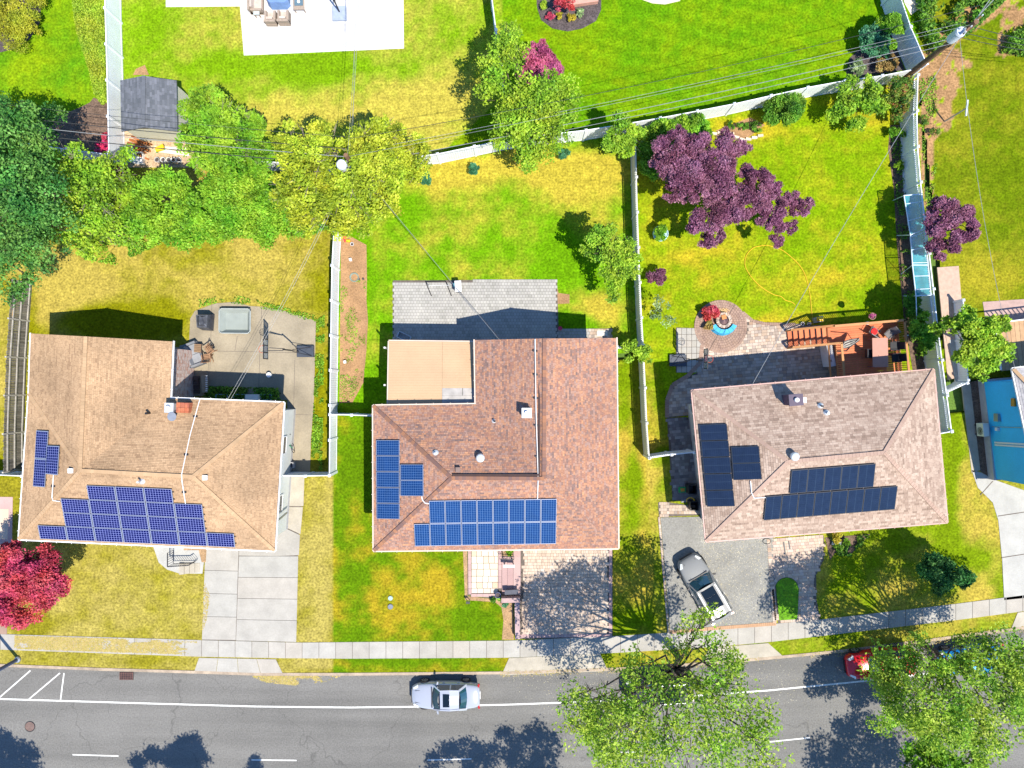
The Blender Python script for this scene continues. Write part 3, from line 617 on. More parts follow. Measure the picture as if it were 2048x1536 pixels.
def ridgecaps(parent, lines, m, ln=.2, wd=.22, z=.03):
    mb = MB()
    for a, b in lines:
        d = b-a; n = int(d.length/ln)
        for i in range(n):
            p, q = a+d*(i/n), a+d*((i+1.05)/n); mb.bar(p+Vector((0, 0, z+.012)), q+Vector((0, 0, z)), wd, .03)
    return mb.build('ridge_cap', m, parent, kind='stuff')
def siding(parent, poly, z0, z1, m, ex=.16, name='siding'):
    mb = MB(); n = len(poly); ar = sum(poly[i][0]*poly[(i+1) % n][1]-poly[(i+1) % n][0]*poly[i][1] for i in range(n))
    if ar < 0: poly = poly[::-1]
    z = z0
    while z < z1-.01:
        zt = min(z+ex, z1)
        for i in range(n):
            a, b = Vector(poly[i]), Vector(poly[(i+1) % n]); d = (b-a).normalized(); o = Vector((d.y, -d.x))*.018
            mb.face([(a.x+o.x, a.y+o.y, z), (b.x+o.x, b.y+o.y, z), (b.x, b.y, zt), (a.x, a.y, zt)])
            mb.face([(a.x, a.y, z), (b.x, b.y, z), (b.x+o.x, b.y+o.y, z), (a.x+o.x, a.y+o.y, z)])
        z = zt
    return mb.build(name, m, parent, kind='stuff')
def window(parent, a, b, t, zc, w_, h_, frame=None, door=False):
    a, b = Vector((a[0], a[1], 0)), Vector((b[0], b[1], 0)); d = (b-a).normalized(); c = a+(b-a)*t; o = Vector((d.y, -d.x, 0)); an = math.atan2(d.y, d.x)
    mb = MB(); e = .07; c2 = c+o*.03; frame = frame or trim_white
    for s in (-1, 1): mb.box(c2+d*(s*w_/2)+Vector((0, 0, zc)), (e, .07, h_+e), an); mb.box(c2+Vector((0, 0, zc+s*h_/2)), (w_-e, .069, e), an)
    if not door: mb.box(c2+Vector((0, 0, zc)), (w_-e, .05, .04), an)
    f = mb.build('door_frame' if door else 'window', frame, parent)
    mb = MB(); mb.box(c+o*.025+Vector((0, 0, zc)), (w_-e, .03, h_-e), an); mb.build('door_panel' if door else 'pane', trim_white if door else glass, f)
def house(name, label, planes_px, foot_px, eave_h, mats, eaves, seed, gutter, hip_px, sid, ridge_m, tabs=(.3, .145)):
    # planes: lists of (px, py, h); foot: ground px outline
    fp = [G(*q) for q in foot_px]; cen = sum(fp, Vector())/len(fp)
    t = thing(name, label, 'house', (cen.x, cen.y, 0))
    mb = MB(); mb.prism([p[:2] for p in fp], -.1, .45); mb.build('foundation', found, t)
    mb = MB(); mb.prism([p[:2] for p in fp], .45, eave_h-.15); mb.build('wall', sid, t)
    siding(t, [tuple(p[:2]) for p in fp], .46, eave_h-.2, sid)
    planes = [Plane([G(*q) for q in pl]) for pl in planes_px]
    mb = MB()
    for P in planes:
        dn = Vector((0, 0, -.13)); up = P.p; mb.face(up); mb.face([p+dn for p in up[::-1]])
        for i in range(len(up)): a, b = up[i], up[(i+1) % len(up)]; mb.face([a+dn, b+dn, b, a])
    roof = mb.build('roof', mats[1], t)
    shingles(roof, planes, mats[0], tabs[0], tabs[1], seed)
    ridgecaps(roof, [(G(*a), G(*b)) for a, b in hip_px], ridge_m)
    for a, b in eaves:
        a, b = G(*a), G(*b); d = (b-a).normalized(); o = Vector((d.y, -d.x, 0))
        if ((a+b)/2+o-cen).length < ((a+b)/2-o-cen).length: o = -o
        mb = MB(); off = o*.06+Vector((0, 0, -.06))
        mb.bar(a+off-d*.04, b+off+d*.04, .075, .1)
        n = int((b-a).length/.9)
        for i in range(n): mb.bar(a+(b-a)*((i+.5)/n)-o*.03+Vector((0, 0, .0)), a+(b-a)*((i+.5)/n)+o*.14+Vector((0, 0, .0)), .03, .02)
        mb.build('gutter', gutter, roof)
    return t, roof, planes
tan_sh = mat('tan_shingle', None, .9, .2, .35, fine=.1, ramp=[(.24, .15, .085), (.32, .21, .12), (.36, .235, .135), (.38, .255, .15)])
tan_un = mat('tan_under', (.1, .06, .045), .9)
tan_rg = mat('tan_ridge', None, .9, .12, 1, ramp=[(.36, .24, .135), (.41, .27, .155)])
red_sh = mat('red_brown_shingle', None, .9, .08, .5, fine=.1, ramp=[(.13, .09, .085), (.22, .135, .11), (.29, .145, .1), (.37, .19, .11), (.28, .18, .15), (.44, .22, .12)])
red_rg = mat('red_brown_ridge', None, .9, .1, .5, ramp=[(.3, .14, .075), (.15, .09, .08), (.24, .12, .07)])
red_un = mat('red_under', (.06, .035, .03), .9)
pk_sh = mat('rosy_shingle', None, .9, .08, .5, fine=.08, ramp=[(.2, .14, .105), (.3, .215, .165), (.36, .27, .21), (.41, .315, .25)])
pk_rg = mat('rosy_ridge', None, .9, .1, .5, ramp=[(.36, .25, .195), (.32, .22, .17)])
pk_un = mat('rosy_under', (.1, .065, .055), .9)
def on(a, b, c, px, py):
    P_ = Plane([G(*a), G(*b), G(*c)]); return (px, py, P_.hit(px, py).z)
E = 4.1; A = (62, 667, E); B = (345, 683, 4.0); Cc = (340, 797, 4.0); Dd = (567, 806, E); Ee = (549, 1101, E); Ff = (38, 1078, E); L1 = (58, 787, E)
R1 = (172, 673, 5.35); P1 = (161, 941, 5.6); P2 = (386, 953, 5.6)
Ee = on(Ff, P1, P2, *Ee[:2]); Cc = on(Dd, P1, P2, *Cc[:2]); R1 = on(Cc, B, P1, *R1[:2]); A = on(L1, P1, R1, *A[:2])
print('heights', Ee, Cc, R1, A)
h1, roof1, pl1 = house('tan_roof_house', 'house with a sun-bleached tan hip roof and bright blue solar panels', [
    [A, L1, P1, R1], [Cc, B, R1, P1], [Dd, Cc, P1, P2], [Ff, Ee, P2, P1], [Ee, Dd, P2], [L1, Ff, P1]],
    [(161, 691), (388, 703), (386, 814), (592, 818), (576, 1057), (139, 1036)], E, (tan_sh, tan_un),
    [(A, L1), (L1, Ff), (Ff, Ee), (Ee, Dd), (Dd, Cc), (Cc, B)], 3, trim_white,
    [(R1, P1), (P1, P2), (P1, Ff), (P2, Ee), (P2, Dd), (P1, L1)], siding_grey, tan_rg, (.22, .1))
E = 4.0; a = (950, 680, E); b = (1232, 676, E); c = (1236, 1096, E); d = (748, 1101, E); e = (747, 812, E); f = (952, 809, E)
r1 = (1089, 677, 5.55); P = (1088, 957, 5.6); Q = (903, 956, 5.6)
f = on(e, P, Q, *f[:2]); c = on(d, P, Q, *c[:2]); r1 = on(f, a, P, *r1[:2]); b = on(c, P, r1, *b[:2])
print(f, c, r1, b)
h2, roof2, pl2 = house('red_roof_house', 'house with a mottled brick red shingle roof in the middle', [
    [f, a, r1, P], [b, c, P, r1], [e, f, P, Q], [d, c, P, Q], [d, e, Q]],
    [(968, 706), (1199, 706), (1199, 1058), (788, 1058), (788, 816), (968, 816)], E, (red_sh, red_un),
    [(b, c), (c, d), (d, e), (e, f), (f, a)], 5, trim_beige,
    [(P, Q), (r1, P), (Q, d), (Q, e)], siding_white, red_rg, (.17, .11))
E = 4.25; nw = (1385, 782, E); ne = (1867, 740, E); se = (1894, 1044, E); sw_ = (1413, 1082, E); P = (1576, 923, 5.95); Q = (1768, 905, 5.95)
ne = on(nw, P, Q, *ne[:2]); se = on(sw_, P, Q, *se[:2]); print(ne, se)
h3, roof3, pl3 = house('rosy_roof_house', 'house with a rosy beige hip roof and black solar panels', [
    [nw, ne, Q, P], [sw_, nw, P], [sw_, se, Q, P], [ne, se, Q]],
    [(1374, 808), (1775, 768), (1800, 1006), (1402, 1038)], E, (pk_sh, pk_un),
    [(nw, ne), (ne, se), (se, sw_), (sw_, nw)], 8, trim_pink,
    [(P, Q), (P, nw), (P, sw_), (Q, ne), (Q, se)], siding_white, pk_rg, (.24, .135))
# right neighbour in blue
E = 4.1; q1 = (2026, 738, E); q2 = (2420, 690, E); q3 = (2470, 1020, E); q4 = (2088, 1030, E); Pm = (2180, 900, 5.7); Qm = (2300, 880, 5.7)
q2 = on(q1, Pm, Qm, *q2[:2]); q3 = on(q4, Pm, Qm, *q3[:2]); print(q2, q3)
h4, roof4, pl4 = house('blue_house', 'bright blue sided house with a pale grey roof at the right edge', [
    [q1, q2, Qm, Pm], [q4, q1, Pm], [q4, q3, Qm, Pm], [q2, q3, Qm]],
    [(1956, 764), (2290, 735), (2320, 940), (1980, 955)], E, (mat('pale_shingle', None, .9, .1, ramp=[(.3, .29, .29), (.42, .4, .4)]), tan_un),
    [(q1, q2), (q1, q4)], 9, trim_white, [(Pm, q1), (Pm, q4)], siding_blue, tan_rg)
mb = MB(); mb.prism([G(1955, 760)[:2], G(2290, 731)[:2], G(2322, 943)[:2], G(1976, 958)[:2]], .0, .62)
mb.build('foundation', found, h4)
F = [G(*q) for q in [(1956, 764), (1980, 955)]]; u_ = (F[1]-F[0]).normalized(); o_ = Vector((-1, 0, 0))
def on_wall(t, z, out=.05): p = F[0]+(F[1]-F[0])*t; return Vector((p.x-out, p.y, z))
mb = MB(); mb.bar(on_wall(.62, 1.0), on_wall(.6, 4.0), .08, .1); mb.bar(on_wall(.645, 1.0), on_wall(.625, 4.0), .08, .1); mb.build('downpipe', trim_white, h4)
mb = MB(); mb.bar(on_wall(.46, .9), on_wall(.44, 4.0), .03, .03); mb.build('conduit', grey_metal, h4)
mb = MB(); mb.box(on_wall(.36, 1.6, .1), (.22, .5, .4)); mb.build('meter_box', grey_metal, h4)
mb = MB(); mb.box(on_wall(.48, 1.45, .1), (.16, .2, .22)); mb.build('outlet_box', trim_white, h4)
mb = MB(); mb.box(on_wall(.2, 3.2, .07), (.12, .5, .32)); mb.build('wall_lamp', mat('lamp_brass', (.45, .22, .03), .4), h4)
# condenser on the mulch strip
def condenser(x, y, h, rz, label, s=1.0):
    t = thing('condenser_unit', label, 'air conditioner', G(x, y), None, True, rz)
    mb = MB(); mb.box((0, 0, .08+.34*s), (.36, .85*s, .68*s)); mb.build('casing', beige_vinyl, t)
    mb = MB(); mb.tube([(-.18, -.08, .08+.34*s), (-.2, -.08, .08+.34*s)], .26*s, 20); g = mb.build('fan_grille', grey_metal, t)
    mb = MB()
    for k in range(4): a = k*math.pi/4; mb.bar((-.205, -.08-.25*s*math.cos(a), .42*s+.08-.25*s*math.sin(a)), (-.205, -.08+.25*s*math.cos(a), .42*s+.08+.25*s*math.sin(a)), .015, .01)
    mb.build('grille_wire', dark, g)
    mb = MB(); [mb.box((0, sy*.3, .04), (.5, .08, .08)) for sy in (-1, 1)]; mb.build('foot', dark, t); t.location.z = h; return t
condenser(1954, 858, .15, .08, 'white air conditioner unit against the blue wall at right')
# windows / doors on visible walls
def seg_veneer(foot, i):
    fp = [G(*q) for q in foot]; ar = sum(fp[k].x*fp[(k+1) % len(fp)].y-fp[(k+1) % len(fp)].x*fp[k].y for k in range(len(fp)))
    f = foot[::-1] if ar < 0 else foot; a, b = f[i], f[(i+1) % len(f)]; return abs(a[0]-387) < 3 and abs(b[0]-387) < 3
va, vb = G(388, 703), G(386, 814); mb = MB(); L_ = (vb-va).length; nrow = 46
for j in range(nrow):
    z = .06+j*.075; n = int(L_/.21); off_ = (j % 2)*.5
    for i in range(n): p = va.lerp(vb, (i+.25+off_*.5)/n); mb.box((p.x+.04, p.y, z+.033), (.06+random.uniform(-.006, .006), L_/n-.012, .064))
mb.build('brick_veneer', mat('veneer_brick', None, .85, .1, ramp=[(.42, .3, .26), (.5, .42, .38), (.38, .2, .15), (.46, .36, .32), (.52, .46, .42)]), h1, kind='stuff')
def wl_(h, foot, i, t, z, w_, hh, door=False):
    fp = [G(*q) for q in foot]; ar = sum(fp[k].x*fp[(k+1) % len(fp)].y-fp[(k+1) % len(fp)].x*fp[k].y for k in range(len(fp)))
    if ar < 0: fp = fp[::-1]
    window(h, fp[i], fp[(i+1) % len(fp)], t, z, w_, hh, door=door)
for (h, foot) in ((h1, [(161, 691), (388, 703), (386, 814), (592, 818), (576, 1057), (139, 1036)]), (h2, [(968, 706), (1199, 706), (1199, 1058), (788, 1058), (788, 816), (968, 816)]), (h3, [(1374, 808), (1775, 768), (1800, 1006), (1402, 1038)])):
    for i in range(len(foot)):
        for t in (.25, .72):
            if not (h == h1 and seg_veneer(foot, i)): wl_(h, foot, i, t, 2.3, 1.1, 1.2)
# cream wall fittings of the third house
a_ = G(1374, 808); b_ = G(1402, 1038)
def w3(t, z, o=.1): p = a_+(b_-a_)*t; return Vector((p.x-o, p.y, z))
mb = MB(); mb.box(w3(.28, 1.6), (.16, .35, .5)); mb.build('meter_box', grey_metal, h3)
mb = MB(); mb.box(w3(.4, 1.5), (.14, .3, .4)); mb.build('meter_box', grey_metal, h3)
mb = MB(); mb.bar(w3(.05, 1.0), w3(.2, 3.6), .06, .06); mb.build('downpipe', trim_white, h3)
mb = MB(); mb.box(w3(.03, 2.2, .15), (.3, .4, .35)); mb.build('vent_hood', grey_metal, h3)
# first house downpipe and gate side wall
mb = MB(); mb.bar(G(553, 1043, 3.4), G(574, 1025, 1.2), .09, .09); mb.build('downpipe', grey_metal, h1)
# ridge vents of the middle house
mb = MB()
mb.bar(G(1078, 690, 5.5), G(1079, 948, 5.62), .1, .1); mb.bar(G(905, 950, 5.62), G(1080, 950, 5.62), .1, .08)
mb.build('ridge_vent', red_un, roof2)
# house two: patio cover in tan metal, butting the roof
ch = 3.3
mb = MB(); cs = [G(778, 682, ch-.12), G(950, 684, ch-.12), G(950, 807, ch+.12), G(776, 808, ch+.12)]
n = 24
for i in range(n):
    t0, t1 = i/n, (i+.97)/n
    for (s0, s1) in ((0, .62), (.622, 1)):
        L = lambda s, t: (cs[0].lerp(cs[1], s)).lerp(cs[3].lerp(cs[2], s), t)
        if s0 > .5 and t0 > .74: continue
        q = [L(s0, t0), L(s1, t0), L(s1, t1), L(s0, t1)]; z = Vector((0, 0, .05)); mb.hexa([p-z for p in (q[3], q[2], q[1], q[0])]+[(p) for p in (q[3], q[2], q[1], q[0])])
cov = thing('patio_cover', 'tan metal patio cover joined to the brick red roof', 'patio cover', (G(864, 745)[0], G(864, 745)[1], 0))
mb.build('roof_panel', mat('tan_metal', (.45, .3, .175), .55, .06, .6, fine=.04), cov, off=OFF[cov.name])
for (s0, s1, t0, t1, m_) in ((.622, .855, .75, .87, 'g'), (.622, 1, .872, .999, 'g'), (.86, 1, .75, .87, 'g')):
    q = [L(s0, t0), L(s1, t0), L(s1, t1), L(s0, t1)]; mb = MB(); z = Vector((0, 0, .05)); mb.hexa([p-z for p in (q[3], q[2], q[1], q[0])]+[p+Vector((0, 0, .004)) for p in (q[3], q[2], q[1], q[0])])
    mb.build('patch_sheet', mat('patch_grey', (.34, .32, .3), .6, .2, 2), cov)
mb = MB(); mb.bar(cs[0]+Vector((-.03, .03, -.1)), cs[1]+Vector((0, .03, -.1)), .1, .14); mb.bar(cs[0]+Vector((-.03, 0, -.1)), cs[3]+Vector((-.03, 0, -.1)), .1, .14); mb.build('fascia', trim_beige, cov)
for px_, py_ in ((786, 700), (860, 700), (935, 700), (786, 770)): mb = MB(); g = G(px_, py_, 0); mb.box((g.x, g.y, 1.6), (.1, .1, 3.1)); mb.build('post', trim_white, cov)
# roof fittings
def roof_at(planes, i, px, py, h=0): return planes[i].hit(px, py, h)
def pipe_vent(roof, p, m=dark, r=.06, h=.45, base=True):
    mb = MB(); mb.tube([p-Vector((0, 0, .1)), p+Vector((0, 0, h))], r, 10); v = mb.build('vent_pipe', m, roof)
    if base: mb = MB(); mb.lathe(p, [(.2, .0), (.16, .05), (r+.03, .12)], 12); mb.build('flashing', galv, v)
def mushroom(roof, p, r=.26, m=None):
    mb = MB(); mb.lathe(p, [(r*.75, -.1), (r*.75, .22), (r, .22), (r, .32), (r*.8, .4), (r*.3, .44)], 20); mb.build('roof_fan', m or galv, roof, smooth=False)
pipe_vent(roof1, roof_at(pl1, 2, 300, 826), dark, .07, .5, False); pipe_vent(roof1, roof_at(pl1, 3, 284, 962), galv, .07, .5)
for (i, x, y) in ((5, 143, 941), (4, 411, 955)):
    p = pl1[i].hit(x, y, .03); mb = MB(); mb.box(p+Vector((0, 0, .07)), (.28, .28, .14)); mb.build('box_vent', trim_white, roof1)
def chimney(roof, p, w_, d_, h, m, rz, capm, flue=True, parts=True):
    mb = MB()
    if m is brick_m:
        z = -.4; k = 0
        while z < h:
            for sx in range(2):
                for sy in range(2):
                    for i in range(3):
                        pass
            z += .1
        nx = max(2, int(w_/.2)); ny = max(2, int(d_/.2)); z = -.4; R = Matrix.Rotation(rz, 3, 'Z')
        while z < h-.02:
            for i in range(nx):
                for sy in (-1, 1): mb.box(p+R @ Vector((-w_/2+(i+.5)*w_/nx, sy*(d_/2-.05), z+.035)), (w_/nx-.012, .1, .062), rz)
            for i in range(ny):
                for sx in (-1, 1): mb.box(p+R @ Vector((sx*(w_/2-.05), -d_/2+.1+(i+.5)*(d_-.2)/ny, z+.035)), (.1, (d_-.2)/ny-.012, .062), rz)
            z += .072
        c = mb.build('chimney', m, roof); mb = MB(); mb.box(p+Vector((0, 0, h/2-.22)), (w_-.12, d_-.12, h+.3), rz); mb.build('mortar_core', mat('mortar', (.3, .26, .22)), c)
        mb = MB()
        for i in range(nx):
            for j in range(ny): mb.box(p+R @ Vector((-w_/2+(i+.5)*w_/nx, -d_/2+(j+.5)*d_/ny, h-.03)), (w_/nx-.012, d_/ny-.012, .06), rz)
        mb.build('top_bricks', m, c, kind='stuff')
    else:
        mb.box(p+Vector((0, 0, h/2-.2)), (w_, d_, h+.4), rz); c = mb.build('chimney', m, roof)
        mb = MB(); mb.box(p+Vector((0, 0, h+.04)), (w_+.08, d_+.08, .08), rz); mb.build('chimney_cap', capm, c)
    if flue: mb = MB(); mb.tube([p+Vector((0, 0, h)), p+Vector((0, 0, h+.25))], .13, 12); mb.build('flue', trim_white, c)
    return c
p = pl1[2].hit(372, 815); chimney(roof1, p, .75, .6, .45, brick_m, -.04, concrete, False)
p = pl1[2].hit(347, 815); chimney(roof1, p, .45, .5, .5, galv, -.04, galv)
mb = MB(); p = pl1[2].hit(345, 833, .35); mb.lathe(p, [(.05, -.03), (.2, .03), (.27, .09)], 16); mb.tube([p, p-Vector((0, 0, .4))], .02, 6); mb.build('satellite_dish', grey_metal, roof1)
# conduits clipped on the roofs
def conduit(roof, pts, m=trim_white, r=.028):
    mb = MB(); mb.tube(pts, r, 6); c = mb.build('conduit', m, roof)
    for a, b in zip(pts[:-1], pts[1:]):
        if (b-a).length > 1.2:
            k = int((b-a).length/1.3)
            for i in range(k): q = a+(b-a)*((i+.5)/k); mb = MB(); mb.box(q-Vector((0, 0, .04)), (.26, .1, .05)); mb.build('clip', darkmetal, c)
conduit(roof1, [pl1[2].hit(400, 797, .08), pl1[2].hit(380, 870, .08), pl1[2].hit(363, 950, .1), pl1[3].hit(364, 962, .1), pl1[3].hit(371, 1007, .1)])
conduit(roof1, [pl1[5].hit(107, 950, .08), pl1[5].hit(104, 995, .08), pl1[3].hit(106, 1001, .08), pl1[3].hit(120, 1003, .08)])
conduit(roof2, [pl2[0].hit(1070, 678, .1), pl2[0].hit(1072, 820, .1), pl2[2].hit(1076, 945, .1), pl2[3].hit(1076, 965, .1), pl2[3].hit(1075, 998, .1)])
conduit(roof2, [pl2[4].hit(843, 993, .08), pl2[4].hit(845, 1000, .08), pl2[3].hit(850, 1006, .08), pl2[3].hit(858, 1007, .08)], r=.035)
conduit(roof3, [pl3[1].hit(1501, 962, .08), pl3[1].hit(1503, 985, .08), pl3[2].hit(1508, 996, .08), pl3[2].hit(1532, 995, .08)])
# middle house fittings
p = pl2[0].hit(1053, 825); chimney(roof2, p, .5, .5, .6, galv, 0, galv)
pipe_vent(roof2, pl2[2].hit(989, 842), dark, .07, .35); pipe_vent(roof2, pl2[2].hit(871, 906), galv, .06, .3)
mushroom(roof2, pl2[2].hit(961, 915)); p = pl2[2].hit(916, 939); mb = MB(); mb.box(p+Vector((0, 0, .1)), (.26, .3, .2)); mb.build('box_vent', mat('vent_brown', (.18, .12, .1), .6), roof2)
# third house fittings
p = pl3[0].hit(1578, 799); chimney(roof3, p, .75, .6, 1.0, mat('chimney_purple', (.1, .06, .09), .8, .2, 6), .08, mat('slate_cap', (.09, .07, .1), .7))
p = pl3[0].hit(1601, 800); mb = MB(); mb.box(p+Vector((0, 0, .15)), (.4, .3, .5), .08); mb.build('flue_box', galv, roof3)
pipe_vent(roof3, pl3[0].hit(1641, 812), dark, .06, .35); pipe_vent(roof3, pl3[0].hit(1653, 826), galv, .08, .3); mushroom(roof3, pl3[0].hit(1586, 912))

# ---------------------------------------------------------------- solar arrays
s_blue = solarmat('cells_bright_blue', (.002, .003, .06), (.2, .23, .5), 10, 6, .11)
s_mid = solarmat('cells_mid_blue', (.004, .03, .12), (.09, .18, .36), 6, 12, .1)
s_mid2 = solarmat('cells_mid_blue_b', (.004, .03, .12), (.09, .18, .36), 12, 6, .1)
s_blk = solarmat('cells_black', (.011, .02, .045), (.03, .05, .085), 12, 2, .04)
fr_w = mat('frame_silver', (.33, .36, .44), .35, .05, metal=.5); fr_k = mat('frame_black', (.02, .025, .035), .4, .05)
def array(label, plane, corners, nu, nv, mask, cellm, framem, h=.14):
    q = [plane.hit(x, y, h) for x, y in corners]; L = lambda s, t: q[0].lerp(q[1], s).lerp(q[3].lerp(q[2], s), t)
    base = sum(q, Vector())/4
    t = thing('solar_array', label, 'solar panels', base, 'rooftop solar arrays')
    nrm = plane.n
    mbr = MB()
    for j in range(nv):
        cells = [i for i in range(nu) if mask(i, j)]
        if not cells: continue
        for tt in (.25, .75): mbr.bar(L(min(cells)/nu-.004, (j+tt)/nv)-nrm*.08, L((max(cells)+1)/nu+.004, (j+tt)/nv)-nrm*.08, .05, .06)
    mbr.build('mounting_rail', darkmetal, t)
    g = .0035
    for j in range(nv):
        for i in range(nu):
            if not mask(i, j): continue
            s0, s1, t0, t1 = i/nu+g/2, (i+1)/nu-g/2, j/nv+g, (j+1)/nv-g
            c = [L(s0, t1), L(s1, t1), L(s1, t0), L(s0, t0)]; lo = [p-nrm*.04 for p in c]
            mb = MB(); cc = sum(c, Vector())/4; inn = [p+(cc-p).normalized()*.05 for p in c]
            mb.face(lo[::-1], 0)
            for k in range(4): k2 = (k+1) % 4; mb.face([lo[k], lo[k2], c[k2], c[k]], 0); mb.face([c[k], c[k2], inn[k2], inn[k]], 0)
            mb.face([p-nrm*.003 for p in inn], 1, uv=[(0, 0), (1, 0), (1, 1), (0, 1)])
            mb.build('solar_panel', [framem, cellm], t)
    return t
array('large stepped array of bright blue solar panels on the front slope of the tan roof', pl1[3], [(57.5, 966), (458, 983), (471, 1095), (79.5, 1078)], 7, 4, lambda i, j: [2 <= i <= 4, 1 <= i <= 5, 1 <= i <= 5, True][j], s_blue, fr_w)
s_blue2 = solarmat('cells_bright_blue_b', (.002, .003, .06), (.2, .23, .5), 6, 10, .11)
array('small bright blue solar array on the left slope of the tan roof', pl1[5], [(72.5, 860.5), (120, 864), (113, 979), (65.5, 973)], 2, 4, lambda i, j: False, s_blue2, fr_w)
def array2(label, plane, groups, cellm, framem, h=.14):
    t = None
    for k, (cor, nu, nv) in enumerate(groups):
        if k == 0: t = array(label, plane, cor, nu, nv, lambda i, j: True, cellm, framem, h)
        else:
            o = array(label, plane, cor, nu, nv, lambda i, j: True, cellm, framem, h)
            dl = o.location-t.location
            for ch in [x for x in D.objects if x.parent == o]: ch.parent = t; ch.location = ch.location+dl
            D.objects.remove(o)
    return t
for o in [x for x in D.objects if x.get('label', '') == 'small bright blue solar array on the left slope of the tan roof']:
    for ch in [x for x in D.objects if x.parent == o]: D.objects.remove(ch)
    D.objects.remove(o)
array2('small bright blue solar array of three panels on the left slope of the tan roof', pl1[5], [([(72.5, 860.5), (96, 862), (89, 975), (65.5, 973)], 1, 2), ([(93, 891), (118, 892), (114.5, 950.5), (90, 948)], 1, 1)], s_blue2, fr_w)
array('long two-row array of blue solar panels on the front slope of the brick red roof', pl2[3], [(825.5, 1002), (1114, 997.5), (1112.5, 1088), (829.5, 1093)], 9, 2, lambda i, j: j == 1 or i > 0, s_mid, fr_w)
array2('small blue solar array on the left slope of the brick red roof', pl2[4], [([(752, 880), (799, 880), (799, 1039), (753, 1038)], 1, 5), ([(800.5, 929), (846.5, 929), (847, 992.5), (800.5, 992)], 1, 2)], s_mid2, fr_w)
array2('black solar array on the left slope of the rosy roof', pl3[1], [([(1398, 849), (1453.5, 847), (1470, 1013), (1414, 1014)], 1, 5), ([(1462, 894), (1518, 892), (1524, 958.5), (1466.5, 960.5)], 1, 2)], s_blk, fr_k)
s_blk2 = solarmat('cells_black_b', (.011, .02, .045), (.035, .06, .1), 2, 12, .03)
array2('black solar array in two staggered rows on the front slope of the rosy roof', pl3[2], [([(1532, 993), (1796, 972), (1790, 1019), (1527, 1041)], 8, 1), ([(1583.5, 940.5), (1752, 927), (1747, 974), (1579, 988)], 5, 1)], s_blk2, fr_k)

# ---------------------------------------------------------------- fences
def fence(label, pts, h=1.85, style='solid', m=white_vinyl, step=2.35, post=.13, ends=True, cap=True, heights=None):
    P = [G(x, y, h) for x, y in pts]; base = Vector((P[0].x, P[0].y, 0))
    t = thing('fence', label, 'fence', base)
    lens = [0]
    for a, b in zip(P[:-1], P[1:]): lens.append(lens[-1]+(b-a).length)
    def at(s):
        for i in range(len(P)-1):
            if s <= lens[i+1]+1e-6: return P[i].lerp(P[i+1], (s-lens[i])/(lens[i+1]-lens[i]))
        return P[-1]
    n = max(1, round(lens[-1]/step)); S = [at(lens[-1]*i/n) for i in range(n+1)]
    S = [Vector((p.x, p.y, 0)) for p in S]
    pm = MB(); pm.box((0, 0, (h+.08)/2), (post, post, h+.08)); cm = MB(); cm.hexa([(-.09, -.09, h+.08), (.09, -.09, h+.08), (.09, .09, h+.08), (-.09, .09, h+.08), (-.03, -.03, h+.15), (.03, -.03, h+.15), (.03, .03, h+.15), (-.03, .03, h+.15)])
    pme, cme = pm.mesh('post', m), cm.mesh('post_cap', m)
    for i, p in enumerate(S):
        an = 0
        d = S[min(i+1, n)]-S[max(i-1, 0)]; an = math.atan2(d.y, d.x)
        if i in (0, n) and not ends: continue
        o = D.objects.new('post', pme); o.location = p-base; o.rotation_euler.z = an; put(o, t)
        if cap: cp = D.objects.new('post_cap', cme); put(cp, o)
    for a, b in zip(S[:-1], S[1:]):
        d = (b-a); L_ = d.length; d = d.normalized(); a2, b2 = a+d*(post/2), b-d*(post/2); L2 = (b2-a2).length; an = math.atan2(d.y, d.x)
        up = lambda p, z: Vector((p.x, p.y, z)); mid = (a2+b2)/2
        mb = MB(); top = h if style == 'solid' else h-.42
        if style in ('solid', 'spindle', 'lattice'):
            nb = max(1, round(L2/.15))
            for k in range(nb):
                c = a2+d*(L2*(k+.5)/nb); mb.box(up(c, top/2+.03), (L2/nb-.008, .022+.006*(k % 2), top-.1), an)
            mb.bar(up(a2, top-.03), up(b2, top-.03), .05, .12); mb.bar(up(a2, .1), up(b2, .1), .05, .12)
            if style == 'spindle':
                k = 0
                mb.bar(up(a2, h-.03), up(b2, h-.03), .06, .06)
                while k < L2: c = a2+d*(k+.05); mb.box(up(c, h-.22), (.045, .035, .34), an); k += .12
            if style == 'lattice':
                mb.bar(up(a2, h-.03), up(b2, h-.03), .06, .06); z0, z1 = h-.38, h-.05; k = -.3
                while k < L2:
                    for s in (1, -1):
                        x0, x1 = (k, k+.33) if s > 0 else (k+.33, k); zz0, zz1 = z0, z1
                        if x0 < 0 or x1 < 0 or x0 > L2 or x1 > L2: continue
                        mb.bar(up(a2+d*x0, zz0), up(a2+d*x1, zz1), .018+.006*s, .035)
                    k += .13
            mb.build('panel', m, t)
        elif style == 'wood':
            nb = int(L2/.11)
            for k in range(nb):
                c = a2+d*(L2*(k+.5)/nb); hh = h+random.uniform(-.05, .04); mb.box(up(c, hh/2)+Vector((-d.y, d.x, 0))*.0, (L2/nb-.012, .02, hh), an)
            mb.build('picket_panel', wood_old, t)
            side = Vector((d.y, -d.x, 0)); side = side if side.x > 0 else -side
            for z in (.25, .95, 1.6):
                mb = MB(); mb.bar(up(a2, z)+side*.045, up(b2, z)+side*.045, .05, .09); mb.build('rail', wood_rail, t)
    return t
fence('tall white vinyl fence beside the grey shed, top left', [(207, -200), (210.5, 20), (214, 130), (218, 305)], 1.9)
fence('short white fence run behind the pink flowers', [(50, 286), (120, 297), (218, 309)], 1.9)
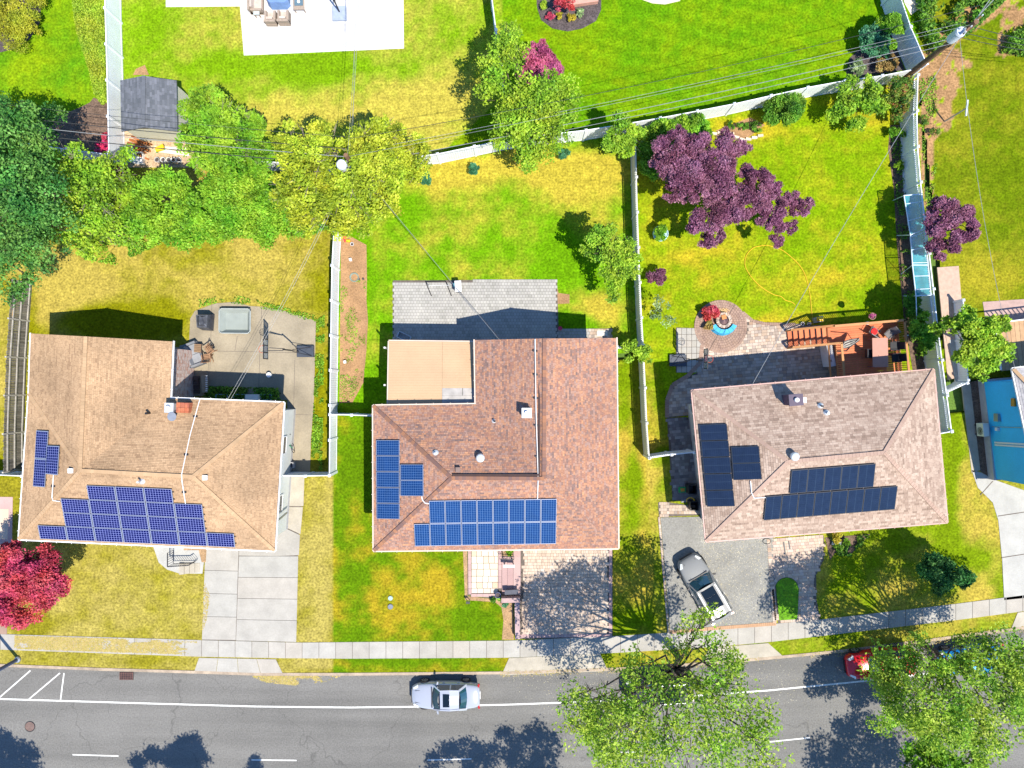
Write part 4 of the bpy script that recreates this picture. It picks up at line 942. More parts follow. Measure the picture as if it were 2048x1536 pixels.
fence('white vinyl fence between the two top lawns, mostly behind the tree', [(968, -150), (985, 10), (994, 75), (1008, 165), (1018, 270)], 1.85)
fence('long white vinyl fence along the back lots, sunlit from the front', [(500, 322), (650, 330), (853, 313), (1024, 277), (1180, 260), (1334, 234), (1485, 205), (1600, 178), (1700, 160), (1778, 150), (1838, 137)], 1.85)
fence('wide shaded white vinyl fence rising to the top right corner', [(1761, -180), (1800, 0), (1828, 72), (1853, 128)], 1.95)
fence('curving white lattice-top fence down the right side', [(1836, 150), (1833, 250), (1837, 330), (1845, 395), (1854, 470), (1862, 535), (1872, 625), (1880, 690), (1889, 762), (1895, 800), (1903, 862)], 1.95, 'lattice')
fence('short white gate panel beside the rosy roof', [(1903, 863), (1875, 868)], 1.95, 'solid', step=1.5)
fence('white spindle-top fence between the middle and right lots', [(1271, 284), (1274, 410), (1278, 520), (1282, 620), (1287, 700), (1291, 790), (1294, 860), (1298.5, 916)], 1.85, 'spindle', beige_vinyl)
fence('white spindle-top gate run to the cream wall', [(1298.5, 916), (1345, 909), (1388, 905)], 1.85, 'spindle', step=1.6)
fence('short white fence from the brick red roof to the spindle fence', [(1234, 694), (1287, 691)], 1.8, step=1.8)
fence('straight white vinyl fence beside the bare sandy bed', [(668, 461), (664.5, 512), (663, 590), (662, 665), (661, 735), (660, 808), (659.5, 880), (659, 950)], 1.85)
fence('thin white fence run left of the brick red roof', [(660, 829), (706, 830), (747, 832)], 1.8, step=1.6)
fence('white gate fence between the tan roof and the straight fence', [(563, 951), (604, 952), (659, 951)], 1.85, step=1.8)
fence('white gate fence left of the tan roof', [(-60, 948), (2, 950), (45, 952)], 1.8, step=1.8)
wf = fence('weathered wooden stockade fence at the left edge with a few new yellow boards', [(24, 560), (21, 605), (14, 680), (11, 760), (8, 835), (6, 905), (7, 945)], 1.9, 'wood', wood_rail, 2.4, .1, cap=False)
for (px_, y0, y1, z) in ((24, 590, 632, 1.6), (28, 665, 712, .95), (41, 660, 716, .28), (41, 752, 795, .28)):
    k = (CAM_H-z)/FPX; mb = MB(); a0, a1 = G(px_, y0, z), G(px_, y1, z); mb.bar(a0+Vector((.05, 0, 0)), a1+Vector((.05, 0, 0)), .05, .13); mb.build('new_board', wood_new, wf)
fence('white rail fence end at the far right path', [(1926, 600), (1930, 680), (1936, 760)], 1.0, 'solid', step=2.2)
fence('white gate panel beside the blue house', [(1893, 785), (1934, 766)], 1.4, 'lattice', step=1.4)
# ---------------------------------------------------------------- trees and shrubs
def leaf_mesh(name, lobes, n, size, m, seed, cl=26, spread=.22, flat=.3, hollow=.55, squash=1.0, balls=15, br=.34):
    rs = np.random.RandomState(seed); V = []; K = []
    tot = sum(l[3]*l[4] for l in lobes) or 1
    for (cx, cy, cz, rx, ry, rz) in lobes:
        nn = max(cl, int(n*rx*ry/tot)); nb = max(5, int(balls*(.6+.5*min(rx, 1.6))))
        d = rs.normal(size=(nb, 3)); d /= np.linalg.norm(d, axis=1)[:, None]
        d[:, 2] = np.where(d[:, 2] < -.2, -d[:, 2]*.7, d[:, 2])
        r = hollow+(1-hollow)*rs.rand(nb)+rs.normal(size=nb)*.08
        cc = d*r[:, None]*np.array([rx, ry, rz])+np.array([cx, cy, cz]); bR = br*min(rx, ry)*(.6+.8*rs.rand(nb))
        wgt = bR**2; wgt /= wgt.sum(); k = rs.choice(nb, nn, p=wgt)
        e = rs.normal(size=(nn, 3)); e /= np.linalg.norm(e, axis=1)[:, None]; e[:, 2] = np.abs(e[:, 2])*.9-.15
        p = cc[k]+e*(bR[k]*(.55+.5*rs.rand(nn)))[:, None]+rs.normal(size=(nn, 3))*spread*.3
        cr = rs.rand(nb)*.55+.08; V.append(p); K.append(np.clip(cr[k]+rs.rand(nn)*.5-.1, 0, 1))
    p = np.concatenate(V); r = np.concatenate(K); N = len(p)
    p[:, 2] = np.maximum(p[:, 2], .03)
    nr = rs.normal(size=(N, 3)); nr[:, 2] = np.abs(nr[:, 2])+flat; nr /= np.linalg.norm(nr, axis=1)[:, None]
    a = rs.normal(size=(N, 3)); u = np.cross(nr, a); u /= np.linalg.norm(u, axis=1)[:, None]; v = np.cross(nr, u)
    s = size*(.6+.8*rs.rand(N))[:, None]
    q = np.stack([p-u*s, p-v*s*.55, p+u*s, p+v*s*.55], 1)
    return q, r
def leaf_obj(name, q, r, m, parent=None, off=Vector((0, 0, 0)), me_only=False):
    N = len(q); me = D.meshes.new(name); co = (q.reshape(-1, 3)-np.array(off)).astype(np.float32)
    me.vertices.add(N*4); me.vertices.foreach_set('co', co.ravel()); me.loops.add(N*4); me.loops.foreach_set('vertex_index', np.arange(N*4, dtype=np.int32))
    me.polygons.add(N); me.polygons.foreach_set('loop_start', np.arange(0, N*4, 4, dtype=np.int32)); me.update(calc_edges=True)
    at = me.attributes.new('rnd', 'FLOAT', 'FACE'); at.data.foreach_set('value', r.astype(np.float32)); me.materials.append(m)
    o = D.objects.new(name, me)
    if not me_only: put(o, parent)
    return o
TS = [100]
LEAFCOUNT = [0]
def tree(name, label, cat, base, lobes, n, size, m, group=None, trunk=.16, bk=None, twigs=0, **kw):
    # base: ground px; lobes: (px, py, h, r, [rz]) as they appear in the photo
    TS[0] += 1; B = G(*base); t = thing(name, label, cat, (B.x, B.y, 0), group); L_ = []
    for l in lobes:
        c = G(l[0], l[1], l[2]); rz = l[4] if len(l) > 4 else l[3]*.75; ry = l[5] if len(l) > 5 else l[3]; L_.append((c.x, c.y, l[2], l[3], ry, rz))
    q, r = leaf_mesh('leaves', L_, n, size, m, TS[0], **kw); LEAFCOUNT[0] += len(q)
    leaf_obj('crown', q, r, m, t, B)
    if trunk:
        rr = random.Random(TS[0]); mb = MB(); cz = sum(l[2] for l in L_)/len(L_)
        fork = Vector((B.x, B.y, max(.15, cz*.38))); cen = Vector((sum(l[0] for l in L_)/len(L_), sum(l[1] for l in L_)/len(L_), cz))
        fork = fork.lerp(Vector((cen.x, cen.y, fork.z)), .25)
        mb.tube([(B.x, B.y, -.1), (B.x, B.y, fork.z*.4), fork], [trunk*1.25, trunk, trunk*.85], 8); 
        for l in L_:
            c = Vector(l[:3]); mid = fork.lerp(c, .5)+Vector((rr.uniform(-.6, .6), rr.uniform(-.6, .6), rr.uniform(0, .4)))*min(1.3, l[3])
            mb.tube([fork, fork.lerp(c, .25)+Vector((rr.uniform(-.25, .25), rr.uniform(-.25, .25), .1))*min(1.3, l[3]), mid, mid.lerp(c, .55)+Vector((rr.uniform(-.3, .3), rr.uniform(-.3, .3), 0))*min(1.3, l[3]), c], [trunk*.45, trunk*.38, trunk*.28, trunk*.2, trunk*.12], 6)
            for k in range(twigs):
                d = Vector((rr.gauss(0, 1), rr.gauss(0, 1), rr.uniform(-.1, 1))).normalized(); e = c+Vector((d.x*l[3], d.y*l[4], d.z*l[5]))*rr.uniform(.75, 1.08); s_ = mid.lerp(c, rr.uniform(.2, 1)); m2 = s_.lerp(e, .5)+Vector((0, 0, .15*l[3]))
                mb.tube([s_, m2, e], [trunk*.2, trunk*.1, .008], 4)
                for kk in range(2):
                    e2 = e.lerp(m2, .3)+Vector((rr.gauss(0, .5), rr.gauss(0, .5), rr.uniform(0, .3)))*l[3]*.35; mb.tube([m2.lerp(e, .4), e2], [trunk*.08, .006], 4)
        mb.build('trunk', bk or bark, t)
    return t
LG = lambda *c: [tuple(x) for x in c]
lf_dark = leafmat('leaf_deep_green', LG((.015, .08, .018), (.055, .2, .03), (.11, .33, .045), (.22, .45, .09)))
lf_lime = leafmat('leaf_lime', LG((.03, .12, .004), (.13, .33, .006), (.23, .48, .01), (.34, .57, .03)))
lf_oak = leafmat('leaf_yellow_green', LG((.09, .15, .006), (.28, .39, .01), (.47, .57, .015), (.62, .7, .06)))
lf_street = leafmat('leaf_street_tree', LG((.05, .14, .01), (.19, .38, .015), (.34, .52, .03), (.52, .64, .1)), .4)
lf_mid = leafmat('leaf_mid_green', LG((.02, .08, .008), (.07, .22, .01), (.14, .34, .015), (.22, .42, .03)))
lf_purple = leafmat('leaf_purple', LG((.04, .01, .025), (.16, .045, .09), (.27, .1, .17), (.38, .18, .26)), .2)
lf_crimson = leafmat('leaf_crimson', LG((.12, .006, .012), (.42, .022, .04), (.54, .05, .075), (.6, .12, .12)), .2)
lf_magenta = leafmat('leaf_magenta', LG((.14, .01, .05), (.36, .05, .15), (.46, .09, .2), (.5, .17, .24)), .2)
lf_yellow = leafmat('leaf_golden', LG((.18, .16, .008), (.38, .34, .012), (.5, .46, .02), (.55, .55, .05)), .25)
lf_bushy = leafmat('leaf_yellow_lime', LG((.05, .14, .008), (.18, .37, .01), (.32, .54, .015), (.46, .62, .04)))
lf_silver = leafmat('leaf_silver_green', LG((.06, .14, .04), (.2, .32, .12), (.34, .46, .2), (.5, .6, .35)))
lf_blue = leafmat('leaf_blue_green', LG((.01, .08, .03), (.04, .2, .09), (.08, .3, .14), (.15, .36, .2)))
lf_tan = leafmat('leaf_tan', LG((.15, .1, .02), (.35, .24, .06), (.45, .34, .1), (.4, .42, .1)))
lf_mix = leafmat('leaf_mixed_rose', LG((.02, .07, .01), (.08, .22, .02), (.2, .3, .03), (.4, .1, .05)))
lf_under = leafmat('leaf_thicket', LG((.03, .12, .004), (.12, .35, .006), (.22, .48, .012), (.34, .56, .03)))

tree('broadleaf_tree', 'large deep green tree at the left edge, top of the wooden fence', 'tree', (-30, 420), [(20, 300, 7.5, 2.6), (60, 390, 8, 2.3), (15, 440, 8.5, 2.6), (90, 500, 6.5, 1.6), (30, 535, 6, 1.7), (35, 240, 6, 1.3), (-60, 380, 8, 3.5), (-60, 520, 7, 3), (105, 430, 6.5, 1.5), (100, 250, 4.5, 1.), (-40, 260, 6, 2.4), (60, 340, 7, 1.6), (10, 360, 8, 1.8)], 52000, .085, lf_dark, trunk=.3, twigs=3, cl=60, spread=.35, hollow=.6, balls=20, br=.26)
tree('broadleaf_tree', 'yellowish green tree with bare pale twigs beside the deep green tree', 'tree', (210, 400), [(130, 340, 5, 1.7), (180, 390, 5.5, 1.8), (230, 340, 5, 1.3), (160, 440, 4.5, 1.6), (215, 445, 4.5, 1.4), (100, 330, 4.5, 1.1), (240, 400, 4, 1.2), (185, 490, 3.5, 1.0), (250, 470, 3, 1.)], 18000, .09, lf_bushy, trunk=.16, bk=bark_pale, twigs=16, cl=36, spread=.17, hollow=.5)
tree('broadleaf_tree', 'bright lime tree between the yellowish tree and the thicket', 'tree', (320, 420), [(300, 388, 4.5, 1.2), (330, 400, 4.5, 1.5), (280, 430, 4, 1.4), (350, 372, 4, .9), (265, 395, 4, 1.1), (320, 460, 3, 1.1), (370, 430, 3.5, 1.2)], 21000, .09, lf_lime, trunk=.14, twigs=5, cl=50, spread=.18)
tree('broadleaf_tree', 'bright green tree leaning over the grey shed', 'tree', (440, 300), [(415, 215, 5, 1.3), (450, 250, 5.5, 1.5), (420, 290, 5, 1.4), (480, 290, 4.5, 1.2), (500, 250, 4, 1.0), (460, 320, 4.5, 1.3), (385, 262, 4, .7), (408, 325, 4, .8), (515, 300, 3.5, .9)], 19000, .09, lf_lime, trunk=.14, bk=bark_pale, twigs=12, cl=44, spread=.18)
tree('thicket', 'lime green vine thicket behind the tan roofed house', 'shrubs', (450, 430), [(430, 400, 2.2, 1.8, 1), (480, 390, 2.5, 1.8, 1), (520, 420, 2, 1.6, .9), (450, 450, 1.4, 1.6, .7), (400, 450, 1.6, 1.4, .8), (540, 380, 2, 1.3, 1), (500, 350, 2.4, 1.3, 1), (580, 440, 1.2, 1.1, .6), (360, 470, 1.4, 1.1, .6), (520, 455, .8, 1.3, .5), (620, 455, .8, .9, .4)], 42000, .085, lf_under, trunk=0, cl=50, spread=.25, hollow=.2)
tree('oak_tree', 'large yellow-green tree covering the utility pole with the white transformer', 'tree', (690, 370), [(590, 300, 6, 1.5), (620, 350, 6.5, 1.8), (585, 390, 5.5, 1.4), (650, 290, 6, 1.3), (680, 400, 6, 1.7), (635, 425, 5, 1.3), (720, 350, 6.5, 1.6), (740, 300, 6.5, 1.5), (770, 270, 6, 1.1), (800, 320, 6, 1.5), (770, 360, 5.5, 1.5), (830, 300, 5.5, .9), (725, 430, 5, 1.2), (690, 450, 4, .9), (770, 410, 4.5, 1.0), (610, 450, 4, .8), (830, 340, 5, .9)], 42000, .085, lf_oak, trunk=.2, bk=bark_pale, twigs=12, cl=44, spread=.3, hollow=.45, balls=20, br=.26)
tree('broadleaf_tree', 'light green tree straddling the white fence at the top centre', 'tree', (1040, 270), [(1010, 80, 5, .9), (1030, 110, 5, .9), (990, 130, 4.5, .9), (1000, 190, 5.5, 1.3), (1060, 200, 6, 1.6), (1110, 190, 5.5, 1.2), (1030, 240, 6, 1.4), (1085, 240, 6, 1.4), (1130, 230, 5, .9), (1010, 280, 5, .9), (1060, 290, 5, 1.2), (1115, 280, 5, .9), (990, 100, 4, .6), (1020, 60, 4, .6), (1050, 320, 3, .8)], 19000, .085, lf_bushy, trunk=.15, twigs=9, cl=24, spread=.35, hollow=.4)
tree('maple_tree', 'round magenta maple on the lawn side of the top centre fence', 'tree', (1070, 150), [(1075, 120, 3, .9), (1062, 145, 2.8, .75), (1095, 140, 2.8, .85), (1078, 102, 2.7, .5), (1100, 120, 2.8, .6)], 9000, .075, lf_magenta, trunk=.08, cl=26, spread=.14)
tree('shrub_tree', 'small yellow-green tree at the top end of the spindle fence', 'tree', (1238, 285), [(1245, 260, 3, .9), (1225, 285, 2.8, .7), (1262, 280, 3, .75), (1250, 300, 2.5, .6), (1240, 240, 3, .5)], 6000, .085, lf_bushy, trunk=.07, twigs=6, cl=22, spread=.15)
tree('bamboo_clump', 'feathery green clump under the white fence behind the purple trees', 'shrub', (1350, 285), [(1310, 275, 1.6, .9), (1345, 262, 1.8, 1.0), (1385, 255, 1.8, 1.0), (1400, 270, 1.4, .7), (1295, 305, 1.4, .8), (1300, 335, 1.2, .7), (1390, 285, 1.0, .7), (1335, 300, 1.2, .8)], 20000, .1, lf_lime, trunk=0, cl=30, spread=.2, hollow=.2)
tree('maple_tree', 'largest dense purple maple, nearest the spindle-top fence', 'tree', (1400, 380), [(1345, 300, 4.2, 1.05), (1360, 345, 4.5, 1.1), (1330, 335, 4, .8), (1365, 275, 4, .6), (1390, 300, 4.3, .9), (1425, 335, 4.5, 1.1), (1450, 295, 4.2, .8), (1470, 330, 4.2, .9), (1395, 375, 4.2, 1.0), (1440, 375, 4.2, 1.0), (1350, 385, 3.6, .7), (1480, 300, 4, .5)], 46000, .065, lf_purple, trunk=.14, cl=55, spread=.16, hollow=.7)
tree('maple_tree', 'lobed purple maple in the middle of the three on the lawn', 'tree', (1440, 430), [(1420, 430, 4, 1.1), (1400, 455, 3.8, .7), (1430, 468, 3.6, .6), (1465, 420, 4.2, .8), (1510, 360, 4.2, .8), (1535, 375, 4, .7), (1500, 400, 4.2, .9), (1470, 385, 4.2, .8), (1410, 482, 3.2, .4)], 34000, .065, lf_purple, trunk=.12, cl=55, spread=.16, hollow=.7)
tree('maple_tree', 'smaller purple maple with separate round lobes, right of the group', 'tree', (1540, 440), [(1545, 415, 3.6, .8), (1580, 400, 3.4, .45), (1608, 410, 3.3, .5), (1550, 455, 3.4, .55), (1520, 430, 3.4, .6), (1580, 455, 3., .4), (1553, 480, 3, .38), (1590, 420, 3.2, .4)], 17000, .065, lf_purple, trunk=.1, cl=50, spread=.13, hollow=.7)
tree('maple_tree', 'purple maple beyond the lattice fence beside its blue netting', 'tree', (1875, 470), [(1880, 420, 3.4, .8), (1905, 430, 3.6, .8), (1930, 460, 3.4, .7), (1875, 455, 3.4, .7), (1900, 480, 3.4, .7), (1875, 500, 3.2, .6), (1925, 430, 3.3, .6), (1945, 455, 3.2, .35), (1862, 425, 3, .4)], 24000, .07, lf_purple, trunk=.1, cl=50, spread=.14, hollow=.7)
tree('climbing_shrub', 'yellow-green shrub sprawling over the white back fence at right', 'shrub', (1720, 200), [(1700, 190, 2.2, .75, .4), (1742, 182, 2.3, .7, .4), (1688, 218, 1.9, .65, .4), (1715, 248, 1.5, .5, .35), (1666, 230, 1.4, .45, .3), (1735, 208, 2., .65, .4), (1702, 160, 2.1, .3, .2), (1758, 215, 1.5, .45, .3), (1700, 255, 1.2, .3, .2)], 6500, .085, lf_bushy, trunk=.05, twigs=8, cl=20, spread=.3)
tree('rose_shrub', 'mixed green and rust shrub in the corner of the lattice fence', 'shrub', (1795, 190), [(1795, 172, 2, .55, .5), (1808, 190, 1.8, .55, .5), (1785, 200, 1.6, .5, .4), (1802, 215, 1.4, .45, .4), (1815, 165, 1.8, .3, .3), (1792, 235, 1., .35, .3)], 6000, .08, lf_mix, trunk=.05, cl=24, spread=.16)
tree('round_shrub', 'round green shrub under the white back fence', 'shrub', (1560, 232), [(1568, 228, 1.2, 1.1, .9), (1556, 232, 1, .7, .6)], 9000, .07, lf_mid, trunk=.05, cl=30, spread=.13, hollow=.8)
tree('round_shrub', 'bright round shrub against the wide shaded fence', 'shrub', (1762, 78), [(1777, 66, 1.2, .95, 1.0)], 8000, .06, lf_lime, trunk=.05, cl=30, spread=.1, hollow=.85)
tree('round_shrub', 'bluish green tufted shrub left of the bright round one', 'shrub', (1738, 92), [(1747, 82, 1., .85, .8), (1762, 98, .8, .6, .6)], 6000, .08, lf_blue, trunk=.05, cl=30, spread=.1, hollow=.7)
tree('round_shrub', 'pale silvery shrub at the front of the corner bed', 'shrub', (1708, 142), [(1713, 138, .5, .5, .4), (1716, 128, .5, .3, .3)], 2500, .06, lf_silver, trunk=0, cl=20, spread=.1)
tree('round_shrub', 'tan and yellow shrub in the corner bed', 'shrub', (1768, 136), [(1775, 131, .5, .6, .35), (1788, 126, .4, .3, .3)], 2500, .06, lf_tan, trunk=0, cl=20, spread=.1)
tree('broadleaf_tree', 'small green tree leaning on the spindle fence behind the patio', 'tree', (1222, 525), [(1215, 490, 4, 1.1), (1240, 520, 4, 1.1), (1195, 480, 3.8, .8), (1210, 535, 3.6, .9), (1235, 555, 3.4, .8), (1210, 460, 3.6, .6), (1180, 500, 3.4, .6), (1250, 490, 3.6, .6), (1225, 590, 2.8, .5), (1265, 540, 3, .5)], 6500, .09, lf_bushy, trunk=.08, twigs=14, cl=14, spread=.18)
tree('sapling', 'thin sapling beside the spindle fence below the green tree', 'tree', (1322, 622), [(1325, 608, 2, .5), (1310, 630, 1.8, .4), (1335, 640, 1.6, .4)], 450, .07, lf_silver, trunk=.03, twigs=8, cl=8, spread=.12)
tree('sapling', 'sparse shrub over the short fence beside the brick red roof', 'shrub', (1268, 705), [(1270, 700, 2.2, .7, .5), (1290, 710, 2, .5, .4), (1255, 692, 2, .4, .3)], 1600, .08, lf_bushy, trunk=.03, twigs=6, cl=14, spread=.15)
tree('maple_shrub', 'small dark purple shrub on the lawn beside the fence', 'shrub', (1314, 556), [(1316, 552, .8, .6, .5)], 2600, .06, lf_purple, trunk=.03, cl=22, spread=.1)
tree('young_tree', 'bright yellow-green young tree at the right between path and deck', 'tree', (1925, 690), [(1925, 650, 5.4, .8), (1960, 665, 5.8, 1.1), (1945, 700, 5.8, 1.0), (1980, 700, 5.6, .9), (1925, 720, 5.4, .7), (1900, 650, 5, .6), (1985, 650, 5.6, .7), (1955, 740, 5.2, .6), (2005, 690, 5.2, .5), (2010, 710, 5.2, .4), (1930, 625, 5, .5), (1875, 660, 4.6, .4)], 12000, .095, lf_bushy, trunk=.1, twigs=8, cl=20, spread=.2)
tree('shrub', 'leafy shrub between the wooden deck and the lattice fence', 'shrub', (1832, 655), [(1838, 655, 2.2, .6), (1848, 672, 2, .6), (1840, 635, 1.8, .4), (1850, 690, 1.6, .45)], 4500, .08, lf_lime, trunk=.06, cl=22, spread=.16)
tree('shade_tree', 'deep shaded green shrub tree at the corner of the wooden deck', 'tree', (1822, 620), [(1822, 606, 1.4, .5), (1826, 625, 1.3, .4), (1832, 595, 1.2, .4)], 2200, .09, lf_mid, trunk=.06, cl=24, spread=.18)
tree('crimson_maple', 'crimson maple at the left edge below the tan roof', 'tree', (30, 1160), [(50, 1130, 3.2, 1.4), (92, 1128, 3, 1.1), (30, 1170, 3.4, 1.5), (88, 1165, 3.2, 1.3), (60, 1200, 3, 1.3), (60, 1160, 3.6, 1.2), (10, 1130, 3, 1.1), (0, 1200, 3, 1.1), (108, 1150, 2.8, .6), (25, 1100, 2.6, .6), (100, 1100, 2.6, .5), (-40, 1160, 3, 1.3)], 42000, .075, lf_crimson, trunk=.13, cl=50, spread=.16, hollow=.75, flat=.5)
tree('evergreen_shrub', 'dark green spreading shrub on the shaded front lawn at right', 'shrub', (1872, 1130), [(1872, 1140, 2.5, 1.0, 1.2), (1900, 1148, 2.4, 1.0, 1.2), (1850, 1132, 2.2, .7, .9), (1925, 1158, 1.8, .5, .7), (1880, 1168, 1.8, .6, .7)], 11000, .08, leafmat('leaf_evergreen', LG((.015, .07, .02), (.04, .17, .03), (.08, .27, .05), (.14, .35, .08))), trunk=.06, cl=30, spread=.16)
# street trees
tree('street_tree', 'big airy street tree overhanging the road at the bottom centre', 'street tree', (1349, 1302), [(1150, 1390, 7.5, 1.2), (1200, 1420, 8.5, 1.6), (1260, 1390, 8.5, 1.5), (1180, 1460, 8, 1.3), (1250, 1460, 9.5, 1.7), (1310, 1430, 9.5, 1.6), (1320, 1350, 8, 1.3), (1270, 1330, 7, 1.2), (1390, 1250, 6.5, 1.1), (1410, 1290, 7, 1.2), (1360, 1290, 6.5, .9), (1440, 1340, 8, 1.4), (1470, 1310, 7, .8), (1400, 1370, 9, 1.5), (1380, 1450, 10, 1.7), (1460, 1420, 9, 1.6), (1510, 1440, 8.5, 1.3), (1520, 1500, 9, 1.6), (1440, 1500, 10, 1.7), (1330, 1520, 10, 1.7), (1240, 1520, 9, 1.3), (1200, 1500, 8, .9), (1460, 1370, 8, .9), (1420, 1220, 6, .6), (1190, 1440, 5.5, 1.3), (1230, 1485, 6, 1.4), (1180, 1400, 5, 1.0), (1150, 1440, 6, .9), (1290, 1480, 6, 1.2)], 19000, .085, lf_street, trunk=.2, bk=bark, twigs=5, cl=14, spread=.26, hollow=.35)
tree('street_tree', 'airy street tree over the red and blue cars at the bottom right', 'street tree', (1852, 1292), [(1772, 1335, 7.2, 1.2), (1800, 1318, 7, 1.0), (1780, 1340, 7.5, 1.3), (1770, 1390, 8, 1.1), (1820, 1380, 8.5, 1.4), (1790, 1430, 8.5, 1.3), (1850, 1420, 9.5, 1.6), (1830, 1300, 7, 1.0), (1870, 1340, 8, 1.4), (1930, 1310, 7.5, 1.2), (1970, 1290, 7, 1.0), (2000, 1330, 8, 1.4), (1940, 1370, 9, 1.5), (2010, 1400, 9, 1.5), (1900, 1460, 9.5, 1.4), (1960, 1450, 9, 1.2), (1850, 1470, 9, 1.1), (1920, 1275, 6, .6), (2060, 1350, 8, 1.6), (2060, 1440, 8, 1.5), (1760, 1300, 6.5, .7), (2110, 1390, 8, 1.6), (2110, 1320, 7.5, 1.4), (1900, 1410, 9, 1.3), (1790, 1370, 5.5, 1.2), (1830, 1420, 6, 1.3), (2000, 1300, 8.5, 1.4), (2060, 1290, 8.5, 1.5), (2120, 1440, 8.5, 1.7), (2160, 1350, 8, 1.6), (1960, 1490, 8.5, 1.4), (1900, 1450, 6, 1.4), (1950, 1430, 6, 1.3), (2020, 1400, 6, 1.3), (2080, 1370, 6, 1.3)], 31000, .085, lf_street, trunk=.16, bk=bark, twigs=5, cl=14, spread=.26, hollow=.35)
tree('street_tree', 'bright crown poking up at the bottom right corner', 'street tree', (1900, 1515), [(1840, 1510, 6, 1.0), (1880, 1530, 6.5, 1.2), (1930, 1540, 6.5, 1.2), (1860, 1570, 7, 1.4), (1950, 1590, 7, 1.4)], 9000, .1, lf_lime, trunk=.14, twigs=6, cl=18, spread=.22)
def for_shade(pts, h=8.0):      # crowns standing where their shade falls on the road at these points
    out = []
    for (x, y, r) in pts: hh = h+random.uniform(-.6, .6); out.append((1024+(x+10.2*hh-1024)*47/(47-hh), 768+(y+12.6*hh-768)*47/(47-hh), hh, r))
    return out
for (bx, by, lab, pts) in (
    (1085, 1640, 'crown beyond the bottom edge casting the dappled shade left of the airy tree', [(870, 1528, .6), (905, 1512, .8), (945, 1500, .7), (985, 1512, .9), (1020, 1478, .7), (1065, 1475, .9), (1100, 1492, .8), (1050, 1520, 1.1), (1090, 1540, 1.2), (960, 1545, 1.0)]),
    (1790, 1640, 'round dense crown beyond the bottom edge casting the round shade', [(1700, 1475, 1.1), (1735, 1465, 1.2), (1770, 1480, 1.1), (1800, 1515, 1.1), (1660, 1510, 1.2), (1720, 1510, 1.8), (1760, 1540, 1.6), (1640, 1550, 1.2), (1700, 1560, 1.6), (1690, 1450, .5)]),
    (420, 1640, 'crown beyond the bottom edge casting small shade blobs on the road', [(275, 1530, .5), (305, 1515, .5), (345, 1520, .7), (378, 1500, .8), (395, 1522, .8), (360, 1540, .9), (512, 1530, .45)]),
    (60, 1640, 'crown beyond the bottom left corner casting shade on the road', [(-10, 1500, 1.1), (20, 1510, 1.0), (50, 1512, .9), (70, 1540, .8), (10, 1550, 1.4), (-30, 1560, 1.4)])):
    tree('street_tree', lab, 'street tree', (bx, by), for_shade(pts), 9000, .1, lf_street, group='street trees beyond the bottom edge', trunk=.1, twigs=4, cl=24, spread=.5)
# hedges, ground cover, flowers
tree('clipped_hedge', 'rounded clipped yellow hedge in the top left corner', 'hedge', (30, 40), [(40, 20, 1.0, 1.4, 1.0), (25, 60, .9, 1.1, .85), (55, 50, .9, .9, .8), (10, 30, 1, 1.3, .9), (45, -20, 1, 1.4, 1.)], 26000, .05, leafmat('leaf_gold_hedge', LG((.1, .12, .005), (.26, .3, .008), (.38, .42, .01), (.5, .5, .03)), .2), trunk=0, cl=60, spread=.09, hollow=.9)
def cover(name, label, poly, n, size, m, hmax, seed, keep=None):
    rs = np.random.RandomState(seed); xs_ = [p[0] for p in poly]; ys_ = [p[1] for p in poly]
    px = rs.uniform(min(xs_), max(xs_), n*3); py = rs.uniform(min(ys_), max(ys_), n*3); ok = inpoly(px, py, poly)
    if keep: ok &= fbm((px-1024)/30, py/30, keep[0], seed, 3) > keep[1]
    px, py = px[ok][:n], py[ok][:n]; N = len(px); k = CAM_H/FPX
    p = np.stack([(px-1024)*k, (768-py)*k, rs.uniform(.03, hmax, N)], -1)
    nr = rs.normal(size=(N, 3)); nr[:, 2] = abs(nr[:, 2])+.5; nr /= np.linalg.norm(nr, axis=1)[:, None]
    a = rs.normal(size=(N, 3)); u = np.cross(nr, a); u /= np.linalg.norm(u, axis=1)[:, None]; v = np.cross(nr, u); s = size*(.6+.8*rs.rand(N))[:, None]
    o = leaf_obj(name, np.stack([p-u*s, p-v*s*.5, p+u*s, p+v*s*.5], 1), rs.rand(N), m); LEAFCOUNT[0] += N; return tag(o, label, kind='stuff')
cover('ground_cover', 'yellow-green ground cover between the lawn and the tall white fence', [(146, -60), (150, 30), (160, 80), (180, 140), (190, 185), (205, 212), (215, 208), (212, 0), (210, -60)], 22000, .055, lf_yellow if False else leafmat('leaf_cover', LG((.1, .2, .004), (.22, .36, .006), (.32, .46, .01), (.4, .5, .03)), .2), .3, 41)
cover('weeds', 'weeds and vines at the foot of the thicket', [(270, 480), (350, 440), (600, 420), (672, 460), (560, 475), (420, 480), (330, 485), (290, 505), (230, 530), (170, 520), (160, 470)], 9000, .07, lf_under, .3, 42, (1.2, .42))
cover('weeds', 'weeds sprouting in the bare sandy bed', [(682, 560), (732, 560), (730, 740), (705, 803), (680, 804)], 1500, .045, lf_lime, .06, 43, (1.5, .55))
cover('weeds', 'weeds along the straight fence and the stained patio', [(634, 640), (650, 630), (645, 940), (622, 940), (628, 800)], 2600, .06, lf_lime, .15, 44, (1.5, .45))
cover('weeds', 'weeds along the curved edge of the stained patio', [(400, 600), (470, 590), (630, 630), (640, 650), (570, 625), (500, 614), (450, 604), (400, 614)], 1500, .06, lf_lime, .18, 45, (1.8, .45))
cover('weeds', 'weeds among the bare soil beyond the lattice fence', [(1838, 160), (1870, 150), (1880, 280), (1862, 420), (1858, 500), (1850, 400)], 1300, .06, lf_lime, .12, 46, (1.5, .52))
